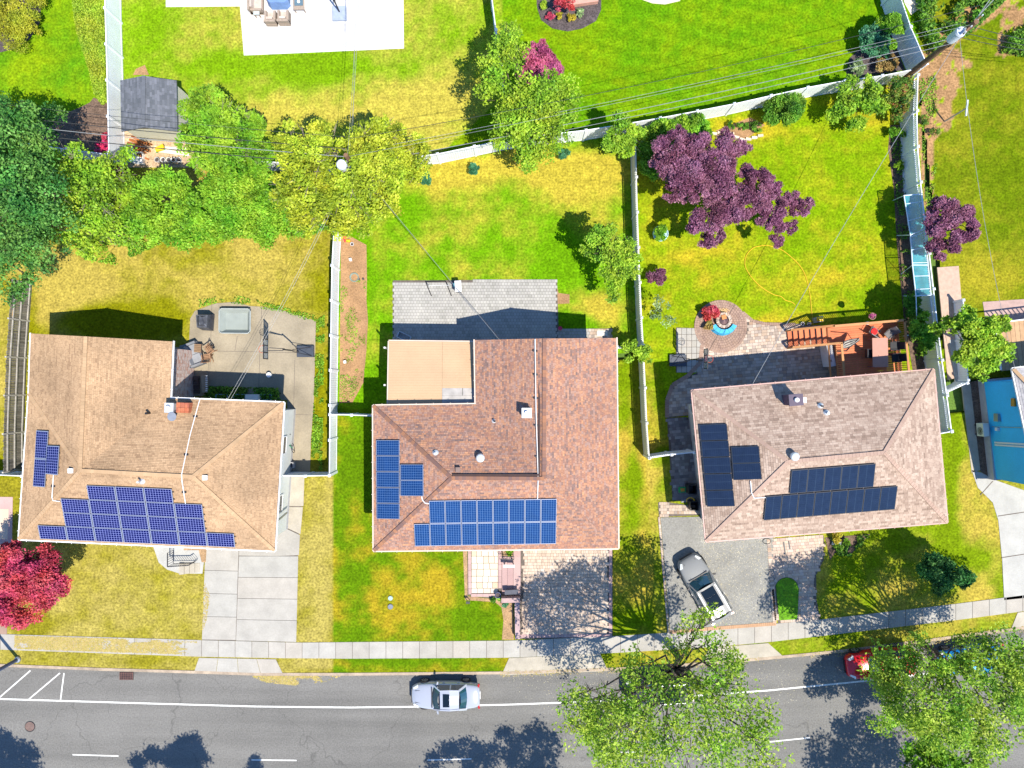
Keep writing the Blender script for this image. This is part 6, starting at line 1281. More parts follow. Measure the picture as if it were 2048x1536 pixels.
def table(name, label, x, y, h, rz, w_, d_, tm, lm, th=.74, cat='table'):
    g = G(x, y, h); t = thing(name, label, cat, (g.x, g.y, h), None, True, rz); mb = MB(); mb.box((0, 0, th-.02), (w_, d_, .04)); mb.build('tabletop', tm, t)
    for sx in (-1, 1):
        for sy in (-1, 1): mb = MB(); mb.box((sx*(w_/2-.05), sy*(d_/2-.05), (th-.04)/2), (.05, .05, th-.04)); mb.build('leg', lm, t)
    return t
table('side_table', 'small square side table at the corner of the beige sofa', 518, 31, 0, 0, .4, .4, mat('table_glass', (.42, .47, .46), .3), wicker, .5); t = table('wicker_end_table', 'wicker end table with a dark glass top on the pale patio', 602, 12, 0, .02, .72, 1.0, wicker, wicker, .5)
mb = MB(); mb.box((0, 0, .52), (.56, .5, .03)); mb.build('glass_inset', mat('inset', (.1, .16, .2), .2), t); mb = MB(); mb.lathe((0, 0, .535), [(.1, 0), (.09, .04)], 10); mb.build('dish', trim_white, t)
g = G(560, 5); t = thing('covered_fire_table', 'blue covered fire table at the top edge of the pale patio', 'table', (g.x, g.y, 0), None, True); cvr = mat('slate_blue_cover', (.13, .22, .42), .7)
mb = MB(); mb.hexa([(-.75, -.25, 0), (-.5, -.5, 0), (.5, -.5, 0), (.75, -.25, 0), (-.68, -.1, .6), (-.5, -.3, .6), (.5, -.3, .6), (.68, -.1, .6)]); mb.box((0, .35, .31), (1.4, .95, .62)); mb.build('cover', cvr, t)
mb = MB(); mb.box((0, .4, .635), (1.36, .7, .03)); mb.build('cover_top', mat('cover_top', (.42, .5, .72), .6), t)
g = G(680, 32); t = thing('cantilever_umbrella_base', 'grey square umbrella base with splayed dark poles on the pale patio', 'umbrella base', (g.x, g.y, 0), None, True, .03)
mb = MB(); mb.box((.0, .1, .1), (.92, .95, .18)); mb.build('weight_plate', mat('umbrella_grey', (.28, .33, .42), .6), t); mb = MB(); mb.tube([(0, .2, .15), (0, .25, 2.4)], .05, 8); mb.build('pole', darkmetal, t)
mb = MB(); mb.tube([(0, .22, .6), (-.6, 1.2, 2.3)], .03, 6); mb.tube([(0, .22, 1.2), (.15, 1.3, 2.4)], .025, 6); mb.build('arm', darkmetal, t)
mb = MB()
for k in range(8): a = k*math.pi/4; mb.bar((-.8+.1*math.cos(a), 2.4+.1*math.sin(a), 2.5), (-.8+1.3*math.cos(a), 2.4+1.3*math.sin(a), 2.2), .03, .03)
mb.build('ribs', darkmetal, t)
# ---------------------------------------------------------------- first house patio things
g = G(474.5, 643); t = thing('plastic_pool', 'empty translucent rectangular wading pool on the stained patio', 'pool', (g.x, g.y, 0), None, True, -.01)
tp = mat('pool_plastic', (.25, .28, .26), .4, .06, 2); mb = MB(); a_, b_, h_ = 1.02, .8, .45
for (x0, y0, x1, y1) in ((-a_, -b_, a_, -b_), (a_, -b_, a_, b_), (a_, b_, -a_, b_), (-a_, b_, -a_, -b_)):
    mb.face([(x0, y0, h_), (x1, y1, h_), (x1*.7, y1*.68, .06), (x0*.7, y0*.68, .06)])
mb.face([(-a_*.7, -b_*.68, .06), (a_*.7, -b_*.68, .06), (a_*.7, b_*.68, .06), (-a_*.7, b_*.68, .06)]); mb.build('liner', tp, t)
mb = MB(); mb.tube([(-a_+.15, -b_, h_), (a_-.15, -b_, h_), (a_, -b_+.15, h_), (a_, b_-.15, h_), (a_-.15, b_, h_), (-a_+.15, b_, h_), (-a_, b_-.15, h_), (-a_, -b_+.15, h_), (-a_+.15, -b_, h_)], .04, 6); mb.build('rim', mat('pool_rim', (.32, .35, .34), .4), t)
g = G(411, 643, .5); t = thing('covered_grill', 'barbecue grill under a black cover on the stained patio', 'grill', (g.x, g.y, .03), None, True, .05); mb = MB()
mb.hexa([(-.42, -.52, 0), (.3, -.6, 0), (.44, .5, 0), (-.4, .52, 0), (-.38, -.4, .95), (.28, -.45, .95), (.4, .36, 1.05), (-.36, .4, 1.05)]); mb.hexa([(-.33, -.35, .95), (.25, -.38, .95), (.34, .3, 1.05), (-.3, .34, 1.05), (-.1, -.25, 1.18), (.1, -.25, 1.2), (.12, .2, 1.22), (-.08, .25, 1.2)])
cvm = mat('grill_cover', (.055, .06, .075), .6, .4, 4); mb.build('cover', cvm, t); mb = MB(); mb.bar((-.05, -.3, 1.2), (-.2, .35, 1.1), .02, .02); mb.bar((-.05, .3, 1.2), (.25, -.35, 1.02), .02, .02); mb.build('fold', mat('fold_grey', (.2, .21, .24), .6), t)
seatbox('covered_loveseat', 'outdoor loveseat under grey covers by the brick corner of the patio', 'sofa', 392, 710, -1.2, 1.6, .95, mat('sofa_cover', (.16, .17, .19), .7), mat('sofa_cover_b', (.22, .23, .25), .7), 2, 0)
t = table('slat_side_table', 'small wooden slat side table by the covered loveseat', 402, 697, .03, -.05, .46, .55, mat('teak_dark', (.16, .1, .06), .8), mat('teak_leg', (.12, .07, .05), .8), .5)
for i in range(5): mb = MB(); mb.box((0, -.22+.11*i, .515), (.44, .08, .03)); mb.build('slat', mat('teak_slat', (.22, .14, .08), .8) if i == 0 else D.materials['teak_slat'], t)
def slatchair(label, x, y, rz, h=.03, m=None, name='folding_chair'):
    g = G(x, y, h); m = m or mat('chair_wood', (.26, .15, .085), .8, .2, 4); t = thing(name, label, 'chair', (g.x, g.y, h), None, True, rz)
    for i in range(5): mb = MB(); mb.box((0, -.2+.1*i, .43), (.46, .075, .02)); mb.build('seat_slat', m, t)
    for i in range(4): mb = MB(); mb.box((0, -.27-.02*i, .55+.11*i), (.46, .02, .08)); mb.build('back_slat', m, t)
    for s in (-1, 1):
        mb = MB(); mb.bar((s*.25, .25, 0), (s*.25, -.36, .95), .03, .05); mb.build('leg', m, t); mb = MB(); mb.bar((s*.22, -.3, 0), (s*.22, .24, .45), .03, .05); mb.build('leg', m, t)
        mb = MB(); mb.box((s*.27, -.05, .62), (.06, .5, .03)); mb.build('armrest', m, t)
    return t
slatchair('brown wooden folding armchair facing the grill patio', 424, 700, 2.2); slatchair('second folded brown wooden chair lying beside the first', 420, 716, .1)
def hoop(label, base, h0, rz, board='clear', reach=1.0, bl=1.2, group='portable basketball hoops'):
    g = G(*base); t = thing('basketball_hoop', label, 'basketball hoop', (g.x, g.y, .03), group, True, rz)
    mb = MB(); mb.box((-.55, 0, .12), (1.1, .75, .22)); mb.tube([(-.8, 0, .23), (-.8, 0, .26)], .22, 16); bs = mb.build('base', mat('base_black', (.045, .055, .075), .45), t)
    for s in (-1, 1): mb = MB(); mb.tube([(-1.0, s*.3, .2), (-.05, s*.06, 1.3)], .02, 6); mb.build('strut', darkmetal, t)
    mb = MB(); mb.tube([(-.1, 0, .2), (-.05, 0, 1.6), (.1, 0, 2.75)], .045, 8); mb.build('pole', darkmetal, t)
    mb = MB(); mb.bar((.1, .06, 2.7), (reach-.1, .1, 3.25), .04, .05); mb.bar((.1, -.06, 2.4), (reach-.1, -.1, 2.9), .04, .05); mb.build('arm', darkmetal, t)
    mb = MB(); y0, z0, z1 = bl/2, 2.9, 3.65
    mb.bar((reach, -y0, z0), (reach, y0, z0), .05, .05); mb.bar((reach, -y0, z1), (reach, y0, z1), .05, .05); [mb.bar((reach, y, z0), (reach, y, z1), .05, .05) for y in (-y0, y0, -.22, .22)]; bo = mb.build('backboard', dark, t)
    mb = MB(); mb.box((reach, 0, (z0+z1)/2), (.02, bl-.06, z1-z0-.06)); mb.build('board_panel', mat('board_acrylic', (.25, .3, .32), .15, 0, alpha=.55), bo)
    mb = MB(); mb.bar((reach+.02, -.22, z0+.1), (reach+.02, .22, z0+.1), .02, .04); mb.bar((reach+.02, -.22, z0+.45), (reach+.02, .22, z0+.45), .02, .04); [mb.bar((reach+.02, s*.22, z0+.1), (reach+.02, s*.22, z0+.45), .04, .02) for s in (-1, 1)]; mb.build('target_square', pink_plastic, bo)
    mb = MB(); mb.tube([(reach+.28+.225*math.cos(a*math.pi/8), .225*math.sin(a*math.pi/8), 3.05) for a in range(17)], .012, 6, caps=False); ri = mb.build('hoop_ring', mat('ring_orange', (.55, .08, .02), .5), bo)
    mb = MB()
    for a in range(10): c_, s_ = math.cos(a*.628), math.sin(a*.628); c2, s2 = math.cos(a*.628+.6), math.sin(a*.628+.6); mb.bar((reach+.28+.22*c_, .22*s_, 3.03), (reach+.28+.12*c2, .12*s2, 2.65), .008, .008); mb.bar((reach+.28+.22*c2, .22*s2, 3.03), (reach+.28+.12*c_, .12*s_, 2.65), .008, .008)
    mb.build('net', trim_white, bo); return t
hoop('portable basketball hoop with a black base on the stained patio', (596, 703), 0, math.pi, group=None)
hoop('portable basketball hoop with a red framed target on the white tile pad', (1371, 721), 0, 0, reach=.45, group=None)
pot('white round bucket on the stained patio', 541, 750, .17, .35, trim_white, trim_white, 'bucket', 'bucket')
condenser(512, 794, 0, -math.pi/2, 'shaded air conditioner unit nearest the tan roof corner'); 
g = G(364, 793)
t = thing('condenser_unit', 'shaded air conditioner with a louvred top in the brick corner', 'air conditioner', (g.x, g.y, .03), None, True); mb = MB(); mb.box((0, 0, .4), (.75, .7, .75)); mb.build('casing', mat('ac_blue_grey', (.22, .32, .4), .5), t)
for i in range(6): mb = MB(); mb.box((-.28+.11*i, 0, .79), (.06, .55, .02)); mb.build('louvre', dark, t)
for (x, lb) in ((448, 'left planter box under the tan eave'), (483, 'middle planter box under the tan eave'), (535, 'right planter box under the tan eave')): tub(lb, x, 794, .75, .35, .4, mat('planter_blue', (.2, .35, .45), .6), name='planter_box', cat='planter')
t = thing('basement_stairs', 'sunken dark steps beside the brick corner of the tan house', 'stairs', G(388, 765))
for i in range(4): mb = MB(); a, b = G(377, 752+i*9), G(400, 760+i*9); mb.prism([(a.x, a.y), (b.x, a.y), (b.x, b.y), (a.x, b.y)], -.0, .3-.06*i); mb.build('step', mat('step_dark', (.1, .07, .06), .9), t)
mb = MB(); a, b = G(409, 751, .5), G(411, 785, .5); mb.bar(a, b, .25, .5); mb.build('parapet', patio_con, t)
for i in range(8): mb = MB(); a = G(413, 752+i*4.2, .76); mb.box(a, (.12, .07, .03)); mb.build('cap_stone', trim_white, t)
def bike(label, x, y, rz, m):
    g = G(x, y); t = thing('bicycle', label, 'bicycle', (g.x, g.y, .03), None, True, rz)
    for s in (-.5, .5):
        mb = MB(); mb.tube([(s+.32*math.cos(a*math.pi/9), 0, .34+.32*math.sin(a*math.pi/9)) for a in range(19)], .02, 5, caps=False); mb.build('wheel', tyre_m, t)
    mb = MB(); pts = [(-.5, 0, .34), (-.15, 0, .3), (.32, 0, .78), (-.25, 0, .8), (-.15, 0, .3)]; [mb.tube([p, q], .02, 6) for p, q in zip(pts[:-1], pts[1:])]; mb.tube([(.5, 0, .34), (.3, 0, .95)], .02, 6); mb.tube([(-.5, 0, .34), (-.25, 0, .8)], .015, 6); mb.build('frame', m, t)
    mb = MB(); mb.tube([(.3, -.28, .98), (.3, .28, .98)], .018, 6); mb.build('handlebar', darkmetal, t); mb = MB(); mb.box((-.27, 0, .88), (.25, .13, .05)); mb.build('saddle', dark, t); return t
bike('green framed bicycle lying near the tan house side', 586, 880, -math.pi/2+.2, mat('bike_green', (.05, .4, .2), .4)); bike('white and red bicycle behind the green one', 583, 858, -math.pi/2, mat('bike_red', (.4, .05, .03), .4))
tub('grey bin in the shade of the gate fence', 585, 929, .35, .35, .5, found, name='storage_bin', cat='bin')
# front rail of first house
def railing(label, pts, zs, m=darkmetal, n=None, h=.9, cat='railing', sp=.14):
    P_ = [G(x, y, 0) for x, y in pts]; t = thing('railing', label, cat, (P_[0].x, P_[0].y, 0))
    for i in range(len(P_)-1):
        a = Vector((P_[i].x, P_[i].y, zs[i])); b = Vector((P_[i+1].x, P_[i+1].y, zs[i+1])); up = Vector((0, 0, h)); mb = MB(); mb.bar(a+up, b+up, .05, .04); mb.bar(a+up*.12, b+up*.12, .03, .03); mb.build('rail', m, t)
        k = max(2, int((b-a).length/sp)); mb = MB()
        for j in range(k+1): q = a.lerp(b, j/k); mb.tube([q+up*.1, q+up], .014, 5)
        mb.build('balusters', m, t)
    return t
railing('black wrought iron rail on the landing of the tan house', [(351, 1098), (351, 1125), (391, 1123), (397, 1118)], [.2, .2, .1, .05])
railing('dark rail beside the lime shrub at the middle house door', [(1000, 1110), (1028, 1111)], [.17, .17])
t = thing('path_lamp', 'dark low lamp frame at the gravel corner', 'lamp', G(937, 1200)); mb = MB(); g = G(937, 1200); [mb.box((g.x+s*.1, g.y, .3), (.03, .03, .5)) for s in (-1, 1)]; mb.box((g.x, g.y, .56), (.25, .15, .04)); mb.build('frame', darkmetal, t)
g = G(1018, 1129, .2); t = thing('white_chair', 'white garden bench frame by the middle house front door', 'bench', (g.x, g.y, .17), None, True); mb = MB(); mb.box((0, 0, .42), (.75, .16, .05)); mb.build('seat', trim_white, t)
for s in (-1, 1): mb = MB(); mb.bar((s*.3, .0, .0), (s*.2, .6, .75), .05, .05); mb.build('leg', darkmetal, t)
pot('dark blue glazed ball planter at the path corner', 996, 1187, .2, .4, mat('glaze_blue', (.04, .06, .16), .3)); pot('green planter bowl beside the dark blue planter', 999, 1194, .21, .3, mat('glaze_green', (.2, .3, .05), .4), lf_bushy)
t = thing('stone_bench', 'dark slab bench between wall and cream driveway', 'bench', G(1027, 1186)); mb = MB(); a = G(1023, 1184, .5); mb.box(a, (.9, .3, .12), .05); mb.build('seat', mat('slate', (.05, .055, .08), .6), t)
# small yard things of the middle house
for x, y, m_, lb, s in ((781, 1196, mat('cap_green', (.3, .42, .38)), 'pale green utility lid in the golden lawn', .16), (781, 1213, mat('cap_grey', (.17, .19, .22)), 'round dark utility lid in the golden lawn', .18)):
    mb = MB(); g = G(x, y); mb.lathe((g.x, g.y, 0), [(s, .0), (s, .06), (s*.9, .08)], 16); single('utility_cover', mb, m_, lb, 'cover', (g.x, g.y, 0))
g = G(709, 555, 0); t = thing('garden_hoop', 'coiled hose ring in the bare sandy bed', 'hose', (g.x, g.y, 0), None, True); mb = MB(); [mb.tube([((.24+.03*k)*math.cos(a*.42), (.24+.03*k)*math.sin(a*.42), .04+.03*k) for a in range(16)], .018, 5) for k in range(3)]; mb.build('coil', mat('hose_grey', (.2, .26, .22), .5), t)
pot('small white pot in the bare sandy bed', 705, 489, .12, .15, trim_white, mulch); pot('tiny clay pot left of the coil', 719, 559, .07, .1, wood_old, mulch); pot('tiny clay pot right of the coil', 727, 558, .08, .1, wood_old, mulch)
for x, y, lb in ((702, 520, 'white stone marker upper in the sandy bed'), (691, 724, 'white box marker lower in the sandy bed')): mb = MB(); g = G(x, y); mb.box((g.x, g.y, .12), (.16, .18, .24), .2); single('marker', mb, trim_white, lb, 'marker', (g.x, g.y, 0))
g = G(688, 475, .3); t = thing('toy_slide', 'small red and yellow slide toy at the top of the sandy bed', 'toy', (g.x, g.y, 0), None, True); mb = MB(); mb.bar((0, .35, .5), (.08, -.25, .1), .2, .05); mb.build('slide', red_plastic, t); mb = MB(); mb.box((.25, -.2, .15), (.25, .15, .2)); mb.build('step', mat('yellow_toy', (.7, .4, .01)), t)
g = G(866, 575); t = thing('soccer_goal', 'black tube soccer rebounder frame on the grey paver patio', 'goal', (g.x, g.y, .02)); bk = darkmetal
k0, k1, k2, k3 = G(851, 563), G(891, 562), G(863, 592), G(903, 592); z = Vector((0, 0, 1.0)); mb = MB(); mb.tube([k0+z*.05, k1+z*.05], .03, 6); mb.tube([k0+z*.05, k2+z*.06], .03, 6); mb.tube([k1+z*.05, k3+z*.06], .03, 6); mb.build('frame', bk, t)
mb = MB(); mb.tube([G(860, 575)+z*.05, G(861, 575)+z*.9], .02, 6); mb.tube([G(900, 575)+z*.05, G(900, 574)+z*.9], .02, 6); mb.tube([G(861, 575)+z*.9, G(900, 574)+z*.9], .012, 6); mb.build('net_bar', trim_white, t)
g = G(918, 576); t = thing('storage_cart', 'white topped cart on the grey paver patio under the wires', 'cart', (g.x, g.y, .03), None, True, .05); mb = MB(); mb.box((0, 0, .78), (.42, .72, .06)); mb.build('lid', trim_white, t); mb = MB(); mb.box((-.02, 0, .4), (.36, .62, .7)); mb.build('cabinet', darkmetal, t); mb = MB(); mb.box((-.24, .12, .6), (.1, .2, .2)); mb.build('side_bin', mat('teal_plastic', (.02, .35, .45)), t)
t = tub('shaded white laundry basket at the patio cover edge', 809, 674, .85, .4, .3, mat('basket', (.5, .55, .6), .5), -.45, 'laundry_basket', 'basket')
pot('pink bucket on the shaded paver patio', 1120, 657, .14, .25, pink_plastic, pink_plastic, 'bucket', 'bucket')
# ---------------------------------------------------------------- third house yard
mb = MB(); hp = [(1536, 491), (1560, 498), (1580, 512), (1600, 532), (1612, 555), (1620, 590), (1623, 620), (1626, 645), (1629, 658)]
def hose(pts): 
    P_ = [G(x, y, .03) for x, y in pts]; out = []
    for i in range(len(P_)-1):
        p0, p1, p2, p3 = P_[max(i-1, 0)], P_[i], P_[i+1], P_[min(i+2, len(P_)-1)]
        for k in range(6): s = k/6; out.append(.5*((2*p1)+(p2-p0)*s+(2*p0-5*p1+4*p2-p3)*s*s+(3*p1-p0-3*p2+p3)*s**3))
    return out+[P_[-1]]
ys_h = mat('hose_yellow', (.62, .38, .01), .5, .05)
mb.tube(hose([(1590, 609), (1583, 604), (1570, 600), (1562, 593), (1545, 588), (1520, 572), (1500, 550), (1490, 530), (1493, 510), (1506, 496), (1520, 492)]+hp), .024, 6); single('garden_hose', mb, ys_h, 'yellow garden hose looped on the lawn behind the fire pit', 'hose', G(1536, 491))
g = G(1318, 470); t = thing('barrel_planter', 'pale blue basin planter overflowing with green by the spindle fence', 'planter', (g.x, g.y, 0), None, True); mb = MB(); mb.lathe((0, 0, 0), [(.4, 0), (.52, .5), (.48, .5), (.44, .4), (.01, .4)], 20); mb.build('basin', mat('basin_blue', (.4, .58, .68), .5), t)
q, r = leaf_mesh('l', [(0.05, .0, .8, .5, .5, .45)], 2600, .06, lf_lime, 900, cl=20, spread=.12, hollow=.5); leaf_obj('plant', q, r, lf_lime, t)
g = G(1441, 640); t = thing('fire_pit', 'round stone fire pit with a bench ring on the circular paving', 'fire pit', (g.x, g.y, .05))
for k in range(16): a = k*math.pi/8; mb = MB(); mb.box((g.x+.12+.42*math.cos(a), g.y-.05+.42*math.sin(a), .2), (.16, .15, .32), a+math.pi/2 if False else a); mb.build('block', pv_brown, t)
for k in range(20): a = k*math.pi/10; mb = MB(); mb.box((g.x+.12+.42*math.cos(a), g.y-.05+.42*math.sin(a), .38), (.2, .12, .05), a); mb.build('cap_stone', pv_tan, t)
mb = MB(); mb.lathe((g.x+.12, g.y-.05, .2), [(.3, 0), (.32, .1), (.28, .16), (.05, .28)], 14); mb.build('spark_lid', mat('copper_dome', (.16, .1, .1), .4, .2, metal=.5), t); mb = MB(); mb.box((g.x+.1, g.y+.15, .42), (.3, .3, .1), .3); mb.build('log', mat('orange_log', (.5, .2, .07), .8), t)
t = thing('bench_cover', 'bright blue curved bench cover in front of the fire pit', 'bench', G(1455, 655)); c = Vector((g.x+.12, g.y-.05, 0))
for k in range(6):
    a0, a1 = math.radians(205+k*22), math.radians(205+(k+1)*22-1); f = lambda r_, a, z: c+Vector((r_*math.cos(a), r_*math.sin(a), z)); mb = MB()
    mb.hexa([f(.66, a0, .06), f(1.0, a0, .06), f(1.0, a1, .06), f(.66, a1, .06), f(.62, a0, .45), f(.9, a0, .45), f(.9, a1, .45), f(.62, a1, .45)]); mb.build('cushion', mat('bench_blue', (.04, .36, .62), .6) if k == 0 else D.materials['bench_blue'], t)
for k, (x, y, rz) in enumerate(((1441, 621, .1), (1452, 622, -.5))):
    lumber(['wicker log rack behind the fire pit', 'split logs right of the log rack'][k], x, y, 5, rz, mat('log_pale%d' % k, (.5, .33, .15), .8), .35, 'firewood', 'firewood', 0, .05)
bush('red_grass', 'crimson ornamental grass left of the fire pit', 1421, 628, .5, .5, 1500, lf_crimson, .12); bush('yellow_grass', 'yellow striped grass below the crimson grass', 1415, 648, .3, .35, 700, lf_tan, .1)
# deck with stairs
dm = mat('deck_orange', None, .7, .1, 1.5, fine=.08, ramp=[(.5, .14, .055), (.56, .16, .065), (.46, .125, .05), (.58, .18, .075)]); rail_w = mat('deck_rail', None, .7, .1, 1.5, fine=.08, ramp=[(.42, .2, .075), (.48, .24, .1), (.4, .18, .06)])
H_ = 1.3; t = thing('wooden_deck', 'orange stained wooden deck with side stairs behind the rosy roof', 'deck', G(1720, 690)); an = math.radians(4.9); u = Vector((math.cos(an), math.sin(an), 0)); v = Vector((math.sin(an), -math.cos(an), 0))
O = G(1655, 653, H_); Wd = (G(1793, 640, H_)-O).length; Dp = 3.7
nb = 26
for i in range(nb):
    y = (i+.5)*Dp/nb; x0 = 0 if i < 8 else .35; a, b = O+u*x0+v*y, O+u*Wd+v*y; mb = MB(); mb.bar(a-Vector((0, 0, .02)), b-Vector((0, 0, .02)), Dp/nb-.012, .035); mb.build('deck_board', dm, t)
for i in range(6): a = O+u*(Wd*i/5)+v*.1; b = O+u*(Wd*i/5)+v*Dp; mb = MB(); mb.bar(a-Vector((0, 0, .13)), b-Vector((0, 0, .13)), .05, .17); mb.build('joist', rail_w, t)
for x in (.1, Wd/2, Wd-.05):
    for y in (.08, Dp*.6): mb = MB(); q = O+u*x+v*y; mb.box((q.x, q.y, H_/2-.1), (.12, .12, H_-.1), an); mb.build('post', rail_w, t)
nst = 7; dx = (O-G(1583, 659, .2)).length/nst; dx = .31
for i in range(nst):
    z_ = H_-(i+1)*H_/(nst+1); a = O-u*(dx*(i+.5))+v*.03; mb = MB(); mb.bar(Vector((a.x, a.y, z_)), Vector((a.x, a.y, z_))+v*1.12, dx-.03, .04); mb.build('stair_tread', dm, t)
    mb = MB(); mb.bar(Vector((a.x, a.y, z_-.09))+u*(dx*.5-.02), Vector((a.x, a.y, z_-.09))+v*1.12+u*(dx*.5-.02), .02, .15); mb.build('stair_riser', rail_w, t)
def drail(A, B, za, zb, sp=.13):
    up = Vector((0, 0, .92)); a = Vector((A.x, A.y, za)); b = Vector((B.x, B.y, zb)); mb = MB(); mb.bar(a+up, b+up, .14, .04); mb.build('handrail', rail_w, t); mb = MB(); mb.bar(a+up*.9, b+up*.9, .04, .08); mb.bar(a+up*.1, b+up*.1, .04, .08); mb.build('rail', rail_w, t)
    n_ = int((b-a).length/sp)
    for j in range(1, n_): q_ = a.lerp(b, j/n_); mb = MB(); mb.box(q_+up*.5, (.035, .035, .76), an); mb.build('baluster', rail_w, t)
    for q_ in (a, b): mb = MB(); mb.box(q_+up*.5, (.1, .1, .96), an); mb.build('rail_post', rail_w, t)
drail(O+v*.05, O+u*Wd+v*.05, H_, H_); drail(O+u*Wd+v*.1, O+u*Wd+v*Dp, H_, H_); drail(O+u*.38+v*1.15, O+u*.38+v*Dp, H_, H_)
drail(O+v*.02, O-u*(dx*nst+.05)+v*.02, H_, .15); drail(O+v*1.15+u*.3, O+v*1.15-u*(dx*nst+.05), H_, .15)
for q_ in (O+u*.1+v*1.3,): mb = MB(); a = G(1651, 690, .6); b = G(1659, 733, .6); mb.bar(a, b, .36, 1.1); mb.build('stair_skirt', trim_white, t)
table('patio_table', 'rosy wooden dining table on the orange deck', 1760, 705, H_+.7, -.05+math.pi/2-math.radians(90-4), .98, 1.85, mat('table_rosy', (.4, .2, .15), .6, .05), mat('table_leg', (.2, .1, .09)), .74).location.z = H_
def mesh_chair(label, x, y, rz, m=None, h=H_):
    g = G(x, y, h+.4); m = m or mat('mesh_grey%d' % x, (.12, .11, .11), .6, .2, 5); t = thing('patio_chair', label, 'chair', (g.x, g.y, h), 'chairs round the deck table', True, rz)
    mb = MB(); mb.box((0, 0, .42), (.5, .5, .05)); mb.build('seat', m, t); mb = MB(); mb.box((0, -.3, .72), (.5, .05, .6), 0, rx=.25); mb.build('backrest', m, t)
    for s in (-1, 1):
        mb = MB(); mb.tube([(s*.27, .25, 0), (s*.27, .25, .62), (s*.27, -.25, .64), (s*.27, -.28, 0)], .018, 6); mb.build('leg_frame', darkmetal, t)
    return t
c1 = mesh_chair('mesh patio chair with a red cushion at the upper end of the deck table', 1747, 663, 2.6+math.pi); mb = MB(); mb.lathe((0, .0, .45), [(.2, 0), (.22, .03), (.2, .07)], 16); mb.build('cushion', mat('cushion_red', (.6, .01, .01), .8), c1)
mesh_chair('mesh patio chair turned aside at the upper right of the deck table', 1778, 668, 2.3); mesh_chair('dark patio chair at the middle right of the deck table', 1788, 692, math.pi/2, dark); mesh_chair('dark patio chair at the lower right of the deck table', 1791, 716, math.pi/2+.1, dark); mesh_chair('black patio chair tucked at the left of the deck table', 1738, 707, -math.pi/2, dark)
g = G(1700, 687, H_+.8); t = thing('hammock_chair', 'striped hammock chair on a curved black stand on the deck', 'hammock', (g.x, g.y, H_), None, True, .35)
mb = MB(); mb.tube([(-.6, -.25, .03), (0, -.45, .03), (.65, -.1, .05), (.6, .15, .9), (-.2, .1, 1.9)], .03, 8); mb.build('stand', darkmetal, t)
stm = mat('stripe_grey', None, .8, 0, ramp=[(.05, .05, .05), (.45, .42, .36), (.12, .11, .1), (.5, .47, .4)])
for i in range(7): mb = MB(); mb.tube([(-.55, -.1+.02*i, .9), (-.25, -.2+.07*i, .66), (.1, -.2+.07*i, .62), (.55, .02+.02*i, 1.0)], .035, 6, r=(i % 4)/3); mb.build('cloth_strip', stm, t)
pot('flower bowl of pink blooms on the deck handrail', 1742, 633, .22, .2, mat('clay', (.3, .15, .1)), mulch, z=H_+.95, cat='planter')
fb = [x for x in D.objects if x.get('label', '').startswith('flower bowl of pink')][0]; q, r = leaf_mesh('l', [(0, 0, .2, .17, .17, .1)], 160, .045, lf_magenta, 901, cl=8, spread=.06); leaf_obj('blooms', q, r, lf_magenta, fb)
t = thing('floor_lamp', 'small white solar lamp on the deck by the rail', 'lamp', G(1725, 648, H_)); g = G(1725, 648, H_); mb = MB(); mb.lathe(g+Vector((0, 0, 0)), [(.06, 0), (.03, .1), (.03, .5), (.1, .52), (.1, .68), (.02, .74)], 12); mb.build('lantern', trim_white, t)
t = thing('wall_hose_reel', 'grey hose reel cart in the shade below the deck rail', 'hose reel', G(1632, 640)); g = G(1632, 640); mb = MB(); mb.box((g.x, g.y, .3), (.5, .35, .5), .2); mb.build('cart', mat('reel_grey', (.3, .33, .35), .5), t); mb = MB(); mb.tube([(g.x-.2, g.y, .6), (g.x+.2, g.y, .6)], .14, 12); mb.build('drum', ys_h, t)
for x, y, lb in ((1603, 648, 'white pot at the foot of the deck stairs'), (1616, 648, 'grey pot second from the deck stairs')): pot(lb, x, y, .12, .22, trim_white if x < 1610 else found)
# garden netting frame on the lattice fence
t = thing('netting_frame', 'white pipe frame with pale blue netting against the lattice fence', 'trellis', G(1822, 470)); zt = 2.0; ps = [(1808, 392), (1817, 470), (1823, 535), (1832, 592)]
top1 = [G(x, y, zt) for x, y in ((1808, 391), (1821, 470), (1825, 530), (1832, 592))]; bot1 = [G(x, y, 0) for x, y in ((1785, 400), (1795, 470), (1803, 535), (1808, 545))]; top2 = [G(x, y, zt) for x, y in ((1843, 388), (1850, 458), (1856, 530), (1862, 590))]
pvc = mat('pvc_white', (.62, .72, .8), .4)
for i in range(4): mb = MB(); mb.tube([G(*[(1786, 401), (1794, 471), (1802, 548), (1806, 592)][i], 0), top1[i], top2[i]], .03, 6); mb.build('hoop_pipe', pvc, t)
for L_ in (top1, top2): mb = MB(); mb.tube(L_, .035, 6); mb.build('rail_pipe', pvc, t)
mb = MB(); mb.tube([top1[3], G(1834, 655, 1.5)], .03, 6); mb.tube([G(1806, 672, 1.4), G(1866, 664, 1.4)], .03, 6); mb.build('rail_pipe', pvc, t)
for k in range(7): s = (k+.5)/7*3; i = int(s); f_ = s-i; mb = MB(); mb.tube([top1[i].lerp(top1[i+1], f_), top2[i].lerp(top2[i+1], f_)], .022, 6); mb.build('cross_pipe', pvc, t)
net = mat('netting_blue', (.06, .38, .45), .5, .35, 1.6, alpha=.5); mb = MB()
for i in range(3): z = Vector((0, 0, -.04)); mb.face([top1[i]+z, top1[i+1]+z, top2[i+1]+z, top2[i]+z])
mb.build('netting', net, t)
